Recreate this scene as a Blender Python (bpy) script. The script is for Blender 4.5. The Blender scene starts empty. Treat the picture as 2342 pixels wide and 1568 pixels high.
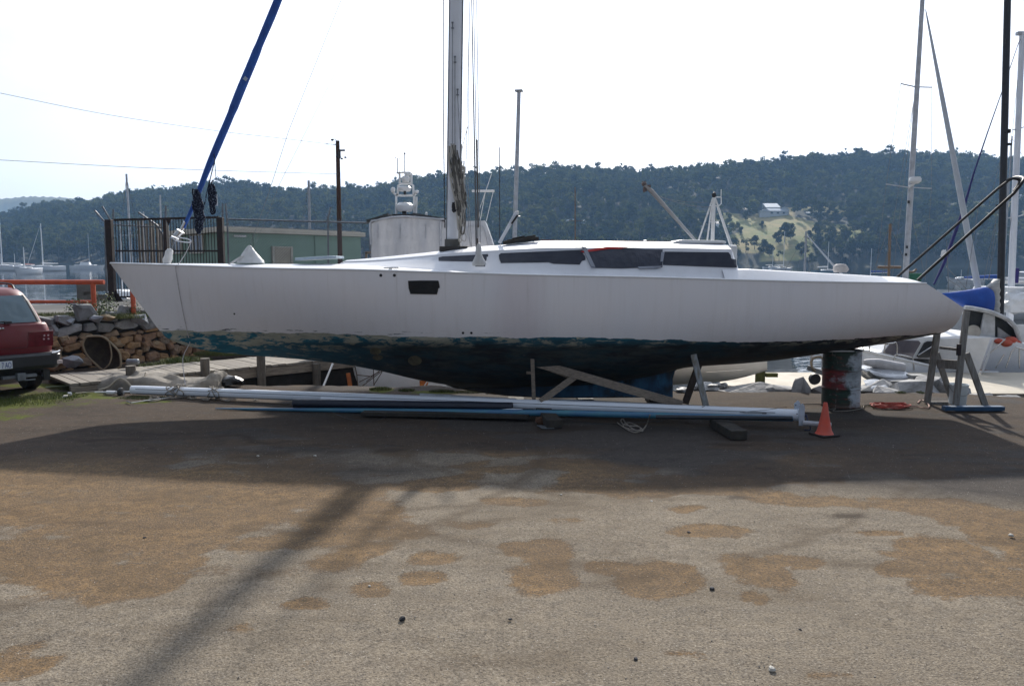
import bpy, bmesh, math, random
import numpy as np
from mathutils import Vector, Matrix, noise
from mathutils.bvhtree import BVHTree
R = math.radians
SC = bpy.context.scene
COL = SC.collection
random.seed(7)
# ---------------------------------------------------------------- camera
F, CX, CY, HZ, EYE = 1800.0, 1171.0, 784.0, 600.0, 2.2
PITCH = math.atan((CY - HZ) / F)
cd = bpy.data.cameras.new('camera'); cam = bpy.data.objects.new('camera', cd); COL.objects.link(cam)
cd.sensor_width = 36.0; cd.lens = 36.0 * F / 2342.0; cd.clip_start = 0.05; cd.clip_end = 6000
cam.location = (0, 0, EYE); cam.rotation_euler = (math.pi / 2 - PITCH, 0, 0)
SC.camera = cam
# ---------------------------------------------------------------- light
SUN_AZ, SUN_EL = 7.5, 30.5
w = bpy.data.worlds.new('World'); SC.world = w; w.use_nodes = True
wn, wl = w.node_tree.nodes, w.node_tree.links
wn.clear()
wo = wn.new('ShaderNodeOutputWorld'); bg = wn.new('ShaderNodeBackground')
sky = wn.new('ShaderNodeTexSky'); sky.sky_type = 'NISHITA'; sky.sun_disc = False
sky.sun_elevation = R(SUN_EL); sky.sun_rotation = R(SUN_AZ); sky.air_density = 1.0; sky.dust_density = 1.6
bg.inputs['Strength'].default_value = 0.09
tc = wn.new('ShaderNodeTexCoord'); mp = wn.new('ShaderNodeMapping'); mp.inputs['Scale'].default_value = (1.0, 1.0, 3.2)
cn = wn.new('ShaderNodeTexNoise'); cn.inputs['Scale'].default_value = 2.1; cn.inputs['Detail'].default_value = 6
cn.inputs['Roughness'].default_value = 0.62
cr = wn.new('ShaderNodeMapRange'); cr.inputs['From Min'].default_value = 0.33; cr.inputs['From Max'].default_value = 0.60
cr.inputs['To Min'].default_value = 0.5; cr.inputs['To Max'].default_value = 1.0
# thin veil of cloud is brighter towards the sun (forward scattering in the cloud layer)
sd = (math.sin(R(SUN_AZ)) * math.cos(R(SUN_EL)), math.cos(R(SUN_AZ)) * math.cos(R(SUN_EL)), math.sin(R(SUN_EL)))
dt = wn.new('ShaderNodeVectorMath'); dt.operation = 'DOT_PRODUCT'; dt.inputs[1].default_value = sd
dr = wn.new('ShaderNodeMapRange'); dr.inputs['From Min'].default_value = 0.0; dr.inputs['From Max'].default_value = 1.0
dr.inputs['To Min'].default_value = 2.5; dr.inputs['To Max'].default_value = 14.5
cc = wn.new('ShaderNodeVectorMath'); cc.operation = 'SCALE'; cc.inputs[0].default_value = (0.87, 0.955, 1.12)
mx = wn.new('ShaderNodeMix'); mx.data_type = 'RGBA'
wl.new(tc.outputs['Generated'], mp.inputs['Vector']); wl.new(mp.outputs[0], cn.inputs['Vector'])
wl.new(cn.outputs[0], cr.inputs['Value']); wl.new(tc.outputs['Generated'], dt.inputs[0])
pw = wn.new('ShaderNodeMath'); pw.operation = 'POWER'; pw.inputs[1].default_value = 2.2; pm = wn.new('ShaderNodeMath'); pm.operation = 'MAXIMUM'; pm.inputs[1].default_value = 0.0
wl.new(dt.outputs['Value'], pm.inputs[0]); wl.new(pm.outputs[0], pw.inputs[0]); wl.new(pw.outputs[0], dr.inputs['Value']); wl.new(dr.outputs[0], cc.inputs['Scale'])
wl.new(cr.outputs[0], mx.inputs['Factor']); wl.new(sky.outputs[0], mx.inputs['A']); wl.new(cc.outputs[0], mx.inputs['B'])
wl.new(mx.outputs['Result'], bg.inputs['Color']); wl.new(bg.outputs[0], wo.inputs['Surface'])
sl = bpy.data.lights.new('sun', 'SUN'); sl.energy = 3.7; sl.angle = R(1.8); sl.color = (1.0, 0.93, 0.83)
so = bpy.data.objects.new('sun', sl); COL.objects.link(so); so.location = (20, 60, 60)
so.rotation_euler = Vector(sd).to_track_quat('Z', 'Y').to_euler()
SC.view_settings.view_transform = 'Standard'; SC.view_settings.look = 'None'
SC.view_settings.exposure = 0.75; SC.view_settings.gamma = 1.0; SC.view_settings.use_curve_mapping = False
SC.cycles.max_bounces = 6; SC.cycles.transparent_max_bounces = 8; SC.cycles.volume_bounces = 1
# ---------------------------------------------------------------- measuring helpers (photo measurements -> metres)
_cp, _sp = math.cos(PITCH), math.sin(PITCH)
def ray(x, y):
    u, v = (x - CX) / F, (CY - y) / F
    return Vector((u, _cp + v * _sp, -_sp + v * _cp))
def P(x, y, Y):
    d = ray(x, y); return Vector((0, 0, EYE)) + d * (Y / d.y)
def G(x, y, z=0.0):
    d = ray(x, y); return Vector((0, 0, EYE)) + d * ((z - EYE) / d.z)
def Z(k, x, y):
    o = {1: (0, 366), 2: (0, 585.5), 3: (366, 347.6), 4: (823.3, 301.9), 5: (1280.8, 301.9), 6: (1756.5, 301.9),
         7: (1756.5, 0), 8: (1756.5, 594.6), 11: (183, 805), 12: (731.9, 750.2), 13: (1280.8, 750.2), 14: (347.6, 0), 15: (914.8, 0)}[k]
    return (o[0] + .25 * x, o[1] + .25 * y)
# ---------------------------------------------------------------- materials
def _n(nt, t, **kw):
    n = nt.nodes.new(t)
    for k, v in kw.items():
        if k in n.inputs: inp = n.inputs[k]
        else:
            inp = None
            for i in n.inputs:
                if i.identifier == k or i.name.replace(' ', '_') == k: inp = i; break
        if inp is None: setattr(n, k, v); continue
        if isinstance(v, bpy.types.NodeSocket): nt.links.new(v, inp)
        else: inp.default_value = v
    return n
def c4(c): return (c[0], c[1], c[2], 1.0)
def math_(nt, op, a, b=0.0, clamp=False):
    n = nt.nodes.new('ShaderNodeMath'); n.operation = op; n.use_clamp = clamp
    for i, v in enumerate((a, b)):
        if isinstance(v, bpy.types.NodeSocket): nt.links.new(v, n.inputs[i])
        else: n.inputs[i].default_value = v
    return n.outputs[0]
def mixc(nt, f, a, b):
    n = nt.nodes.new('ShaderNodeMix'); n.data_type = 'RGBA'
    for k, v in (('Factor', f), ('A', a), ('B', b)):
        inp = n.inputs[k] if k == 'Factor' else [i for i in n.inputs if i.name == k and i.type == 'RGBA'][0]
        if isinstance(v, bpy.types.NodeSocket): nt.links.new(v, inp)
        else: inp.default_value = v if k == 'Factor' else c4(v)
    return [o for o in n.outputs if o.type == 'RGBA'][0]
def rng_(nt, v, a, b, c=0.0, d=1.0):
    n = nt.nodes.new('ShaderNodeMapRange'); nt.links.new(v, n.inputs['Value'])
    n.inputs['From Min'].default_value = a; n.inputs['From Max'].default_value = b
    n.inputs['To Min'].default_value = c; n.inputs['To Max'].default_value = d
    return n.outputs[0]
def noise_(nt, vec, scale, detail=4.0, rough=0.55, stretch=None, dist=0.0):
    if stretch:
        m = nt.nodes.new('ShaderNodeMapping'); m.inputs['Scale'].default_value = stretch; nt.links.new(vec, m.inputs['Vector']); vec = m.outputs[0]
    n = nt.nodes.new('ShaderNodeTexNoise'); nt.links.new(vec, n.inputs['Vector'])
    n.inputs['Scale'].default_value = scale; n.inputs['Detail'].default_value = detail; n.inputs['Roughness'].default_value = rough
    n.inputs['Distortion'].default_value = dist
    return n.outputs[0]
def base_mat(name):
    m = bpy.data.materials.new(name); m.use_nodes = True; nt = m.node_tree; nt.nodes.clear()
    out = nt.nodes.new('ShaderNodeOutputMaterial'); b = nt.nodes.new('ShaderNodeBsdfPrincipled')
    nt.links.new(b.outputs[0], out.inputs['Surface']); t = nt.nodes.new('ShaderNodeTexCoord')
    return m, nt, b, t.outputs['Object'], out
def bump_(nt, b, h, strength, dist=0.02):
    n = nt.nodes.new('ShaderNodeBump'); n.inputs['Strength'].default_value = strength; n.inputs['Distance'].default_value = dist
    nt.links.new(h, n.inputs['Height']); nt.links.new(n.outputs[0], b.inputs['Normal'])
MATS = {}
def mat(name, col, rough=0.6, metal=0.0, col2=None, scale=6.0, lo=0.35, hi=0.65, bump=0.0, bscale=40.0, stretch=None, coat=0.0, alpha=None, trans=0.0):
    if name in MATS: return MATS[name]
    m, nt, b, oc, out = base_mat(name)
    col2 = col2 or tuple(c * 0.72 for c in col)
    f = rng_(nt, noise_(nt, oc, scale, 5, 0.6, stretch), lo, hi)
    nt.links.new(mixc(nt, f, col, col2), b.inputs['Base Color'])
    nt.links.new(rng_(nt, noise_(nt, oc, scale * 2.3, 3), 0.3, 0.7, max(0.03, rough - 0.08), min(1, rough + 0.1)), b.inputs['Roughness'])
    b.inputs['Metallic'].default_value = metal
    if coat: b.inputs['Coat Weight'].default_value = coat; b.inputs['Coat Roughness'].default_value = 0.08
    if trans: b.inputs['Transmission Weight'].default_value = trans
    if alpha is not None: b.inputs['Alpha'].default_value = alpha
    if bump: bump_(nt, b, noise_(nt, oc, bscale, 4), bump)
    MATS[name] = m
    return m
# ---------------------------------------------------------------- objects
ORG = {}
def thing(name, label, cat, loc=(0, 0, 0), group=None, kind=None):
    o = bpy.data.objects.new(name, None); COL.objects.link(o); o.location = loc; o.empty_display_size = 0.2
    tag(o, label, cat, group, kind); ORG[o] = Vector(loc)
    return o
def tag(o, label=None, cat=None, group=None, kind=None):
    if label: o['label'] = label
    if cat: o['category'] = cat
    if group: o['group'] = group
    if kind: o['kind'] = kind
    return o
def dup(root, loc, rotz=0.0, label=None, group=None, scale=None):
    r = root.copy(); COL.objects.link(r); r.location = loc; r.rotation_euler = (0, 0, rotz)
    if scale: r.scale = (scale, scale, scale)
    if label: r['label'] = label
    if group: r['group'] = group
    for ch in list(root.children):
        c = ch.copy(); COL.objects.link(c); c.parent = r
        for g in list(ch.children):
            d = g.copy(); COL.objects.link(d); d.parent = c
    return r
class MB:
    def __init__(s): s.v = []; s.f = []; s.m = []; s.mi = 0
    def add(s, vs, fs):
        o = len(s.v); s.v += [Vector(a) for a in vs]
        for f in fs: s.f.append(tuple(o + i for i in f)); s.m.append(s.mi)
        return s
    def box(s, c, size, rot=None, taper=None):
        hx, hy, hz = size[0] / 2, size[1] / 2, size[2] / 2
        vs = []
        for z in (-hz, hz):
            k = taper if (taper and z > 0) else 1
            for x, y in ((-hx, -hy), (hx, -hy), (hx, hy), (-hx, hy)): vs.append(Vector((x * k, y * k, z)))
        if rot is not None: vs = [rot @ a for a in vs]
        c = Vector(c)
        return s.add([a + c for a in vs], [(0, 3, 2, 1), (4, 5, 6, 7), (0, 1, 5, 4), (1, 2, 6, 5), (2, 3, 7, 6), (3, 0, 4, 7)])
    def bar(s, a, b, wd, th, up=(0, 0, 1)):
        a, b = Vector(a), Vector(b); d = (b - a); L = d.length; d.normalize()
        r = d.cross(Vector(up))
        if r.length < 1e-4: r = Vector((1, 0, 0))
        r.normalize(); u = r.cross(d)
        vs = []
        for p in (a, b):
            for i, j in ((-1, -1), (1, -1), (1, 1), (-1, 1)): vs.append(p + r * (i * wd / 2) + u * (j * th / 2))
        return s.add(vs, [(0, 1, 2, 3), (7, 6, 5, 4), (0, 4, 5, 1), (1, 5, 6, 2), (2, 6, 7, 3), (3, 7, 4, 0)])
    def tube(s, pts, r, n=8, caps=True, flat=1.0, up=None):
        pts = [Vector(p) for p in pts]; k = len(pts)
        rr = r if hasattr(r, '__len__') else [r] * k
        vs = []; prev = None
        for i, p in enumerate(pts):
            t = (pts[min(i + 1, k - 1)] - pts[max(i - 1, 0)])
            if t.length < 1e-9: t = Vector((0, 0, 1))
            t.normalize()
            if prev is None:
                a = Vector(up) if up else (Vector((0, 0, 1)) if abs(t.z) < 0.9 else Vector((1, 0, 0)))
                a = (a - t * a.dot(t)).normalized()
            else:
                a = (prev - t * prev.dot(t))
                a = a.normalized() if a.length > 1e-6 else prev
            prev = a; b = t.cross(a)
            for j in range(n):
                th = 2 * math.pi * j / n
                vs.append(p + (a * math.cos(th) + b * math.sin(th) * flat) * rr[i])
        fs = []
        for i in range(k - 1):
            for j in range(n):
                j2 = (j + 1) % n
                fs.append((i * n + j, i * n + j2, (i + 1) * n + j2, (i + 1) * n + j))
        if caps: fs.append(tuple(range(n))[::-1]); fs.append(tuple((k - 1) * n + j for j in range(n)))
        return s.add(vs, fs)
    def lathe(s, prof, c=(0, 0, 0), n=24, axis='z'):
        vs = []; c = Vector(c)
        for r, z in prof:
            for j in range(n):
                a = 2 * math.pi * j / n
                q = Vector((r * math.cos(a), r * math.sin(a), z))
                if axis == 'x': q = Vector((q.z, q.x, q.y))
                if axis == 'y': q = Vector((q.x, q.z, q.y))
                vs.append(c + q)
        fs = []
        for i in range(len(prof) - 1):
            for j in range(n):
                j2 = (j + 1) % n; fs.append((i * n + j, i * n + j2, (i + 1) * n + j2, (i + 1) * n + j))
        if prof[0][0] > 1e-6: fs.append(tuple(range(n))[::-1])
        if prof[-1][0] > 1e-6: fs.append(tuple((len(prof) - 1) * n + j for j in range(n)))
        return s.add(vs, fs)
    def prism(s, pts, vec):
        vec = Vector(vec); pts = [Vector(p) for p in pts]; n = len(pts)
        fs = [tuple(range(n))[::-1], tuple(range(n, 2 * n))] + [(i, (i + 1) % n, n + (i + 1) % n, n + i) for i in range(n)]
        return s.add(pts + [p + vec for p in pts], fs)
    def loft(s, rows, cap0=False, cap1=False, closed=False):
        n = len(rows[0]); vs = [p for r_ in rows for p in r_]; fs = []
        for i in range(len(rows) - 1):
            for j in range(n if closed else n - 1):
                j2 = (j + 1) % n
                fs.append((i * n + j, i * n + j2, (i + 1) * n + j2, (i + 1) * n + j))
        if cap0: fs.append(tuple(range(n))[::-1])
        if cap1: fs.append(tuple((len(rows) - 1) * n + j for j in range(n)))
        return s.add(vs, fs)
    def ell(s, c, r, n=12, k=7, jit=0.0, seed=0, rot=None):
        rd = random.Random(seed); rows = []; c = Vector(c)
        for i in range(k + 1):
            ph = math.pi * i / k; row = []
            for j in range(n):
                th = 2 * math.pi * j / n; q = Vector((math.sin(ph) * math.cos(th), math.sin(ph) * math.sin(th), -math.cos(ph)))
                jj = 1 + jit * noise.noise(q * 1.7 + Vector((seed * 3.1, 0, 0))) * 2
                q = Vector((q.x * r[0], q.y * r[1], q.z * r[2])) * jj
                if rot is not None: q = rot @ q
                row.append(c + q)
            rows.append(row)
        return s.loft(rows, closed=True)
    def build(s, name, material, parent=None, smooth=False, bevel=0.0, auto=None, weld=False):
        org = ORG.get(parent, Vector((0, 0, 0))) if parent is not None else Vector((0, 0, 0))
        me = bpy.data.meshes.new(name); me.from_pydata([tuple(a - org) for a in s.v], [], s.f)
        ms = material if isinstance(material, (list, tuple)) else [material]
        for m_ in ms: me.materials.append(m_)
        if len(ms) > 1: me.polygons.foreach_set('material_index', s.m)
        bm = bmesh.new(); bm.from_mesh(me)
        if weld: bmesh.ops.remove_doubles(bm, verts=bm.verts, dist=1e-4)
        bmesh.ops.recalc_face_normals(bm, faces=bm.faces)
        if bevel:
            es = [e for e in bm.edges if len(e.link_faces) == 2 and e.calc_face_angle(0) > 0.6]
            bmesh.ops.bevel(bm, geom=es, offset=bevel, segments=2, profile=0.6, affect='EDGES', clamp_overlap=True)
        bm.to_mesh(me); bm.free()
        if smooth or auto:
            me.polygons.foreach_set('use_smooth', [True] * len(me.polygons))
            me.set_sharp_from_angle(angle=R(auto or 50))
        o = bpy.data.objects.new(name, me); COL.objects.link(o)
        if parent is not None: o.parent = parent; ORG[o] = org
        return o
def pchip(xs, ys):
    xs = np.array(xs, float); ys = np.array(ys, float); h = np.diff(xs); d = np.diff(ys) / h
    m = np.zeros(len(xs)); m[0] = d[0]; m[-1] = d[-1]
    for i in range(1, len(xs) - 1):
        if d[i - 1] * d[i] > 0:
            w1, w2 = 2 * h[i] + h[i - 1], h[i] + 2 * h[i - 1]; m[i] = (w1 + w2) / (w1 / d[i - 1] + w2 / d[i])
    def f(x):
        x = min(max(x, xs[0]), xs[-1]); i = int(min(np.searchsorted(xs, x, side='right') - 1, len(xs) - 2)); t = (x - xs[i]) / h[i]
        return float((2*t**3-3*t**2+1)*ys[i] + (t**3-2*t**2+t)*h[i]*m[i] + (-2*t**3+3*t**2)*ys[i+1] + (t**3-t**2)*h[i]*m[i+1])
    return f
def sag(a, b, dz, n=10):
    a, b = Vector(a), Vector(b); return [a.lerp(b, t / n) - Vector((0, 0, dz * 4 * (t / n) * (1 - t / n))) for t in range(n + 1)]
def wob(pts, amp, sc=2.0, seed=0):
    return [p + Vector((noise.noise(p * sc + Vector((seed, 0, 0))), noise.noise(p * sc + Vector((0, seed + 9, 0))), noise.noise(p * sc + Vector((0, 0, seed + 5))))) * amp for p in pts]
def curve3(pts, n=6):
    pts = [Vector(p) for p in pts]; out = []
    for i in range(len(pts) - 1):
        p0, p1, p2, p3 = pts[max(i - 1, 0)], pts[i], pts[i + 1], pts[min(i + 2, len(pts) - 1)]
        for k in range(n):
            t = k / n; out.append(0.5 * ((2 * p1) + (p2 - p0) * t + (2 * p0 - 5 * p1 + 4 * p2 - p3) * t * t + (3 * p1 - p0 - 3 * p2 + p3) * t ** 3))
    return out + [pts[-1]]
# common materials
M_white = mat('gelcoat_white', (.74, .75, .76), .35, col2=(.64, .65, .66), scale=3)
M_whitepaint = mat('white_paint', (.72, .73, .74), .45, col2=(.55, .55, .53), scale=5, lo=.45, hi=.8)
M_alu = mat('aluminium', (.55, .57, .60), .38, metal=.6, col2=(.42, .44, .47))
M_mastwhite = mat('mast_white', (.74, .77, .83), .4, col2=(.66, .69, .75), scale=3)
M_mastgrey = mat('mast_grey', (.50, .52, .56), .45, metal=.1)
M_steel = mat('stainless', (.6, .6, .6), .25, metal=.9)
M_galv = mat('galvanised', (.22, .24, .26), .5, metal=.5, col2=(.13, .14, .16))
M_black = mat('black_rubber', (.015, .015, .017), .55)
def rockhull(c, r, seed, rot=0.0, n=16):
    rd_ = random.Random(seed); q = MB(); bm = bmesh.new()
    for _ in range(n):
        v = Vector((rd_.gauss(0, 1), rd_.gauss(0, 1), rd_.gauss(0, 1))).normalized(); k = rd_.uniform(.85, 1.1); v = Vector((v.x * r[0] * k, v.y * r[1] * k, v.z * r[2] * k)); v.rotate(Matrix.Rotation(rot, 3, 'Z')); bm.verts.new(v + Vector(c))
    bmesh.ops.convex_hull(bm, input=bm.verts); bm.verts.ensure_lookup_table()
    loose = [v for v in bm.verts if not v.link_faces]; bmesh.ops.delete(bm, geom=loose, context='VERTS'); bm.verts.index_update()
    q.add([v.co.copy() for v in bm.verts], [tuple(v.index for v in f.verts) for f in bm.faces]); bm.free(); return q
M_blackmetal = mat('black_mast', (.012, .013, .018), .35, col2=(.02, .022, .03))
M_brownsteel = mat('rusty_brown_steel', (.035, .02, .016), .75, col2=(.016, .012, .012), scale=9, bump=.2)
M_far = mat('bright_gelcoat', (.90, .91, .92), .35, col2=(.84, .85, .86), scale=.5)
M_wood = mat('weathered_timber', (.27, .235, .19), .85, col2=(.15, .125, .10), scale=5, stretch=(1, 1, 8), bump=.3, bscale=30)
M_woodx = mat('grey_board', (.30, .25, .20), .85, col2=(.17, .14, .115), scale=5, stretch=(3, 12, 12), bump=.3, bscale=30)
M_darkwood = mat('dark_timber', (.022, .02, .018), .85, col2=(.045, .038, .03), scale=7, bump=.5, bscale=25)
M_orange = mat('orange_paint', (.56, .10, .035), .5, col2=(.42, .075, .03), scale=8)
M_blue = mat('blue_canvas', (.02, .10, .40), .7, col2=(.012, .06, .28), scale=4, bump=.4, bscale=14)
M_rope = mat('old_rope', (.30, .27, .23), .9, col2=(.17, .15, .13), scale=12, bump=.6, bscale=160)
M_wire = mat('rigging_wire', (.20, .205, .21), .45, metal=.5)
M_wiredark = mat('dark_rigging', (.05, .05, .055), .5, metal=.3)
M_glass = mat('dark_glass', (.02, .025, .03), .08, col2=(.03, .035, .04))
M_vinyl = mat('clear_vinyl', (.66, .66, .67), .25, col2=(.47, .48, .51), scale=2.2, stretch=(2, 2, .4), bump=.5, bscale=3)
M_rock = mat('grey_rock', (.20, .20, .205), .85, col2=(.10, .10, .105), scale=3, bump=.6, bscale=9)
M_grass = mat('grass_blades', (.055, .085, .014), .75, col2=(.10, .105, .025), scale=2)
# ================================================================ ground, water, hills
WZ = -0.9
def nz(x, y, z=0.0): return noise.noise(Vector((x, y, z)))
def fbm(x, y, o=4):
    s = 0; a = 1.0
    for i in range(o): s += a * nz(x, y, i * 7.3); x *= 2.03; y *= 2.03; a *= .5
    return s
def sstep(a, b, x):
    t = min(1, max(0, (x - a) / (b - a))); return t * t * (3 - 2 * t)
# --- the yard
MUD = [(150,1085,330,35),(420,1110,380,45),(160,1165,240,60),(330,1210,330,45),(560,1160,90,60),(90,1270,170,60),(300,1330,200,60),(380,1290,150,30),(790,1200,120,50),
       (820,1265,90,28),(720,1120,180,30),(90,1490,190,40),(960,1110,130,22),(1225,1330,92,44),(1245,1270,50,35),(1480,1330,105,40),(1500,1372,40,18),
       (1385,1300,60,14),(1770,1320,88,44),(1735,1365,45,22),(1830,1280,60,16),(1640,1214,85,17),(1560,1165,60,9),(1860,1150,190,16),(2120,1160,150,28),(2270,1180,110,30),(2180,1280,130,50),
       (2270,1340,160,62),(2080,1300,70,20),(2340,1260,90,60),(1080,1195,60,9),(1040,1090,70,14),(1180,1255,40,20),(970,1330,60,18),(1590,1500,60,12),(2290,1480,45,9),(1900,1540,60,12),
       (1420,1115,200,16),(1250,1065,260,22),(1650,1090,300,22),(2100,1080,260,14),(1800,1020,120,16),(600,1010,260,10),(1100,1010,120,12),(700,1385,60,14),(560,1440,60,16),(1330,1450,40,8),
       (1560,1630,40,8),(2200,930,220,18),(1700,905,260,10),(2050,905,200,10),(960,1430,40,12),(340,1120,120,16),(620,1250,120,22),(1000,1280,50,14),(2000,1215,60,8),(1300,1190,50,8),
       (1130,1400,30,8),(850,1350,55,16),(1180,1145,90,10),(1700,1130,90,8)]
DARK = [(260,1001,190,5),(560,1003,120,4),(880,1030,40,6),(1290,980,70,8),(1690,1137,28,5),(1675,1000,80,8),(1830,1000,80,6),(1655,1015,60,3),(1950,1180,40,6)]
GREY = [(900,1500,700,110),(1400,1480,420,70),(1900,1450,300,70),(1050,1200,120,22),(1350,1215,200,30),(60,1400,180,28),(2150,1540,300,80)]
def ells(L):
    out = []
    for x, y, rx, ry in L:
        c = G(x, y); e = G(x + rx, y); t = G(x, y - ry); b_ = G(x, min(y + ry, 1900)); out.append((c.x, c.y, abs(e.x - c.x), abs(t.y - b_.y) / 2))
    return np.array(out)
xs = np.concatenate([np.linspace(-60, -11.2, 22), np.arange(-11, 11.01, .065), np.linspace(11.2, 60, 22)])
ys = np.concatenate([np.linspace(-45, 2.2, 20), np.arange(2.4, 15.4, .06), np.linspace(15.5, 34, 70)])
XX, YY = np.meshgrid(xs, ys)
def vnoise(X, Y, seed=0, octaves=4):
    out = np.zeros_like(X); amp = 1.0; tot = 0
    rs = np.random.RandomState(seed); T = rs.rand(256, 256)
    for o in range(octaves):
        xi = np.floor(X).astype(int); yi = np.floor(Y).astype(int); fx = X - xi; fy = Y - yi
        fx = fx * fx * (3 - 2 * fx); fy = fy * fy * (3 - 2 * fy)
        g = lambda a, b: T[a % 256, b % 256]
        out += amp * ((g(xi, yi) * (1 - fx) + g(xi + 1, yi) * fx) * (1 - fy) + (g(xi, yi + 1) * (1 - fx) + g(xi + 1, yi + 1) * fx) * fy)
        tot += amp; amp *= .55; X = X * 2.07 + 13.1; Y = Y * 2.07 + 5.7
    return out / tot
def maskof(L, seed, k=.85, soft=.20):
    E = ells(L); m = np.zeros_like(XX); n = vnoise(XX * 1.6, YY * 1.9, seed, 6) - .5
    wx = (vnoise(XX * 1.1, YY * 1.1, seed + 60, 5) - .5) * 1.5; wy = (vnoise(XX * 1.1, YY * 1.1, seed + 61, 5) - .5) * 1.3
    for cx, cy, rx, ry in E:
        if rx < .12 and seed == 3: continue
        k_ = min(1.0, rx * 1.05); d = np.sqrt(((XX + wx * k_ - cx) / rx) ** 2 + ((YY + wy * k_ - cy) / ry) ** 2)
        m = np.maximum(m, np.clip((1.0 - d + n * k * 2) / soft / 2 + .5, 0, 1))
    return m
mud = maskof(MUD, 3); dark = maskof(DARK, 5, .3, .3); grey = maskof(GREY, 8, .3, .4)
leftbrown = np.clip((-(XX + .9 * 0) - .2 * YY + .3) * .55 + (vnoise(XX * .8, YY * 1.1, 21, 5) - .5) * 3.2, 0, 1) * np.clip((YY - 5.0) * .5, 0, 1)
mud = np.clip(np.maximum(mud * (1 - .35 * grey), leftbrown * .8), 0, 1)
far = np.clip((YY - 7.0) / 1.2, 0, 1)
mud = np.maximum(mud, far * np.clip((vnoise(XX * .5, YY * 1.3, 31, 5) - .47) * 7, 0, 1) * .8)
MOSS = [(60,915,160,22),(150,900,110,10),(20,930,120,18),(60,882,150,5),(230,905,60,5),(330,918,70,4),(880,893,30,5),(1000,898,50,4)]
moss = maskof(MOSS, 11, .5, .4)
edge_n = (vnoise(XX * .7, XX * 0 + 3, 17, 4) - .5) * .9
YE = np.where(XX < -6.0, 40.0, 14.0 - .09 * np.clip(XX + 3, 0, 20)) + edge_n
t = np.clip((YY - YE) / 1.3, 0, 1); drop = t * t * (3 - 2 * t) * -3.2
und = (vnoise(XX * .35, YY * .35, 41, 3) - .5) * .05 + (vnoise(XX * 3, YY * 3, 42, 3) - .5) * .012 + mud * -.006
und *= np.clip((14 - YY) / 3, 0.2, 1)
right_far = np.where((XX > -6.0) & (YY > 15), -3.2, 0)
ZZ = und + np.where(YY > YE, drop, 0)
me = bpy.data.meshes.new('ground'); ny, nx = XX.shape
me.vertices.add(nx * ny); me.vertices.foreach_set('co', np.stack([XX, YY, ZZ], -1).astype(np.float32).ravel())
ii = (np.arange(ny - 1)[:, None] * nx + np.arange(nx - 1)[None, :]).ravel()
quads = np.stack([ii, ii + 1, ii + nx + 1, ii + nx], -1).astype(np.int32)
def setfaces(me, quads):
    n, k = quads.shape
    me.loops.add(n * k); me.loops.foreach_set('vertex_index', quads.ravel())
    me.polygons.add(n); me.polygons.foreach_set('loop_start', np.arange(0, n * k, k, dtype=np.int32))
    me.polygons.foreach_set('loop_total', np.full(n, k, dtype=np.int32)); me.update(calc_edges=True)
setfaces(me, quads); me.polygons.foreach_set('use_smooth', [True] * len(me.polygons))
asph_shade = np.clip((YY + (vnoise(XX * .6, YY * .9, 55, 5) - .5) * 3.2 + .05 * np.abs(XX) - 7.9 + .9 * np.clip((XX + 1) / 3, 0, 1)) / 1.5, 0, 1)  # dark paving, brought forward on the right as painted shade under the hull's shadow
track = np.zeros_like(XX); tn_ = vnoise(XX * 1.5, YY * 1.5, 77, 4)
for cx_, cy_, R_ in ((-5.2, 9.8, 4.1), (-5.2, 9.8, 5.6), (-2.0, 12.5, 6.2), (-2.0, 12.5, 7.7), (1.5, -3.0, 8.6), (1.5, -3.0, 10.1), (4.5, 13.5, 7.4), (4.5, 13.5, 8.9)):
    dd_ = np.abs(np.sqrt((XX - cx_) ** 2 + (YY - cy_) ** 2) - R_ - (tn_ - .5) * .25); track = np.maximum(track, np.clip(1 - dd_ / .11, 0, 1) * np.clip((tn_ - .40) * 5, 0, 1))
for nm, arr in (('track', track), ('mud', mud), ('moss', moss), ('dark', dark), ('asphalt_shade', asph_shade)):
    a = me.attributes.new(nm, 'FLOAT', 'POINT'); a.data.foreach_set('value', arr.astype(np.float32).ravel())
m, nt, b, oc, out = base_mat('yard_gravel')
def attr(nt, nm):
    n = nt.nodes.new('ShaderNodeAttribute'); n.attribute_name = nm; return n.outputs['Fac']
n1 = noise_(nt, oc, 1.1, 6, .6); n2 = noise_(nt, oc, 9, 5, .65); n3 = noise_(nt, oc, 48, 3, .7); n4 = noise_(nt, oc, 22, 2, .5)
gcol = mixc(nt, rng_(nt, n1, .35, .65), (.285, .240, .178), (.215, .180, .132))
gcol = mixc(nt, rng_(nt, n2, .40, .68, 0, .7), gcol, (.150, .132, .108))
mcol = mixc(nt, rng_(nt, n2, .35, .65), (.270, .162, .066), (.115, .073, .034))
trk = noise_(nt, oc, 1.6, 5, .6, (.22, 2.6, 1), .7)
mcol = mixc(nt, rng_(nt, n1, .4, .7, 0, .6), mcol, (.15, .108, .066)); mcol = mixc(nt, rng_(nt, trk, .42, .62, 0, .35), mcol, (.09, .06, .036))
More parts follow.
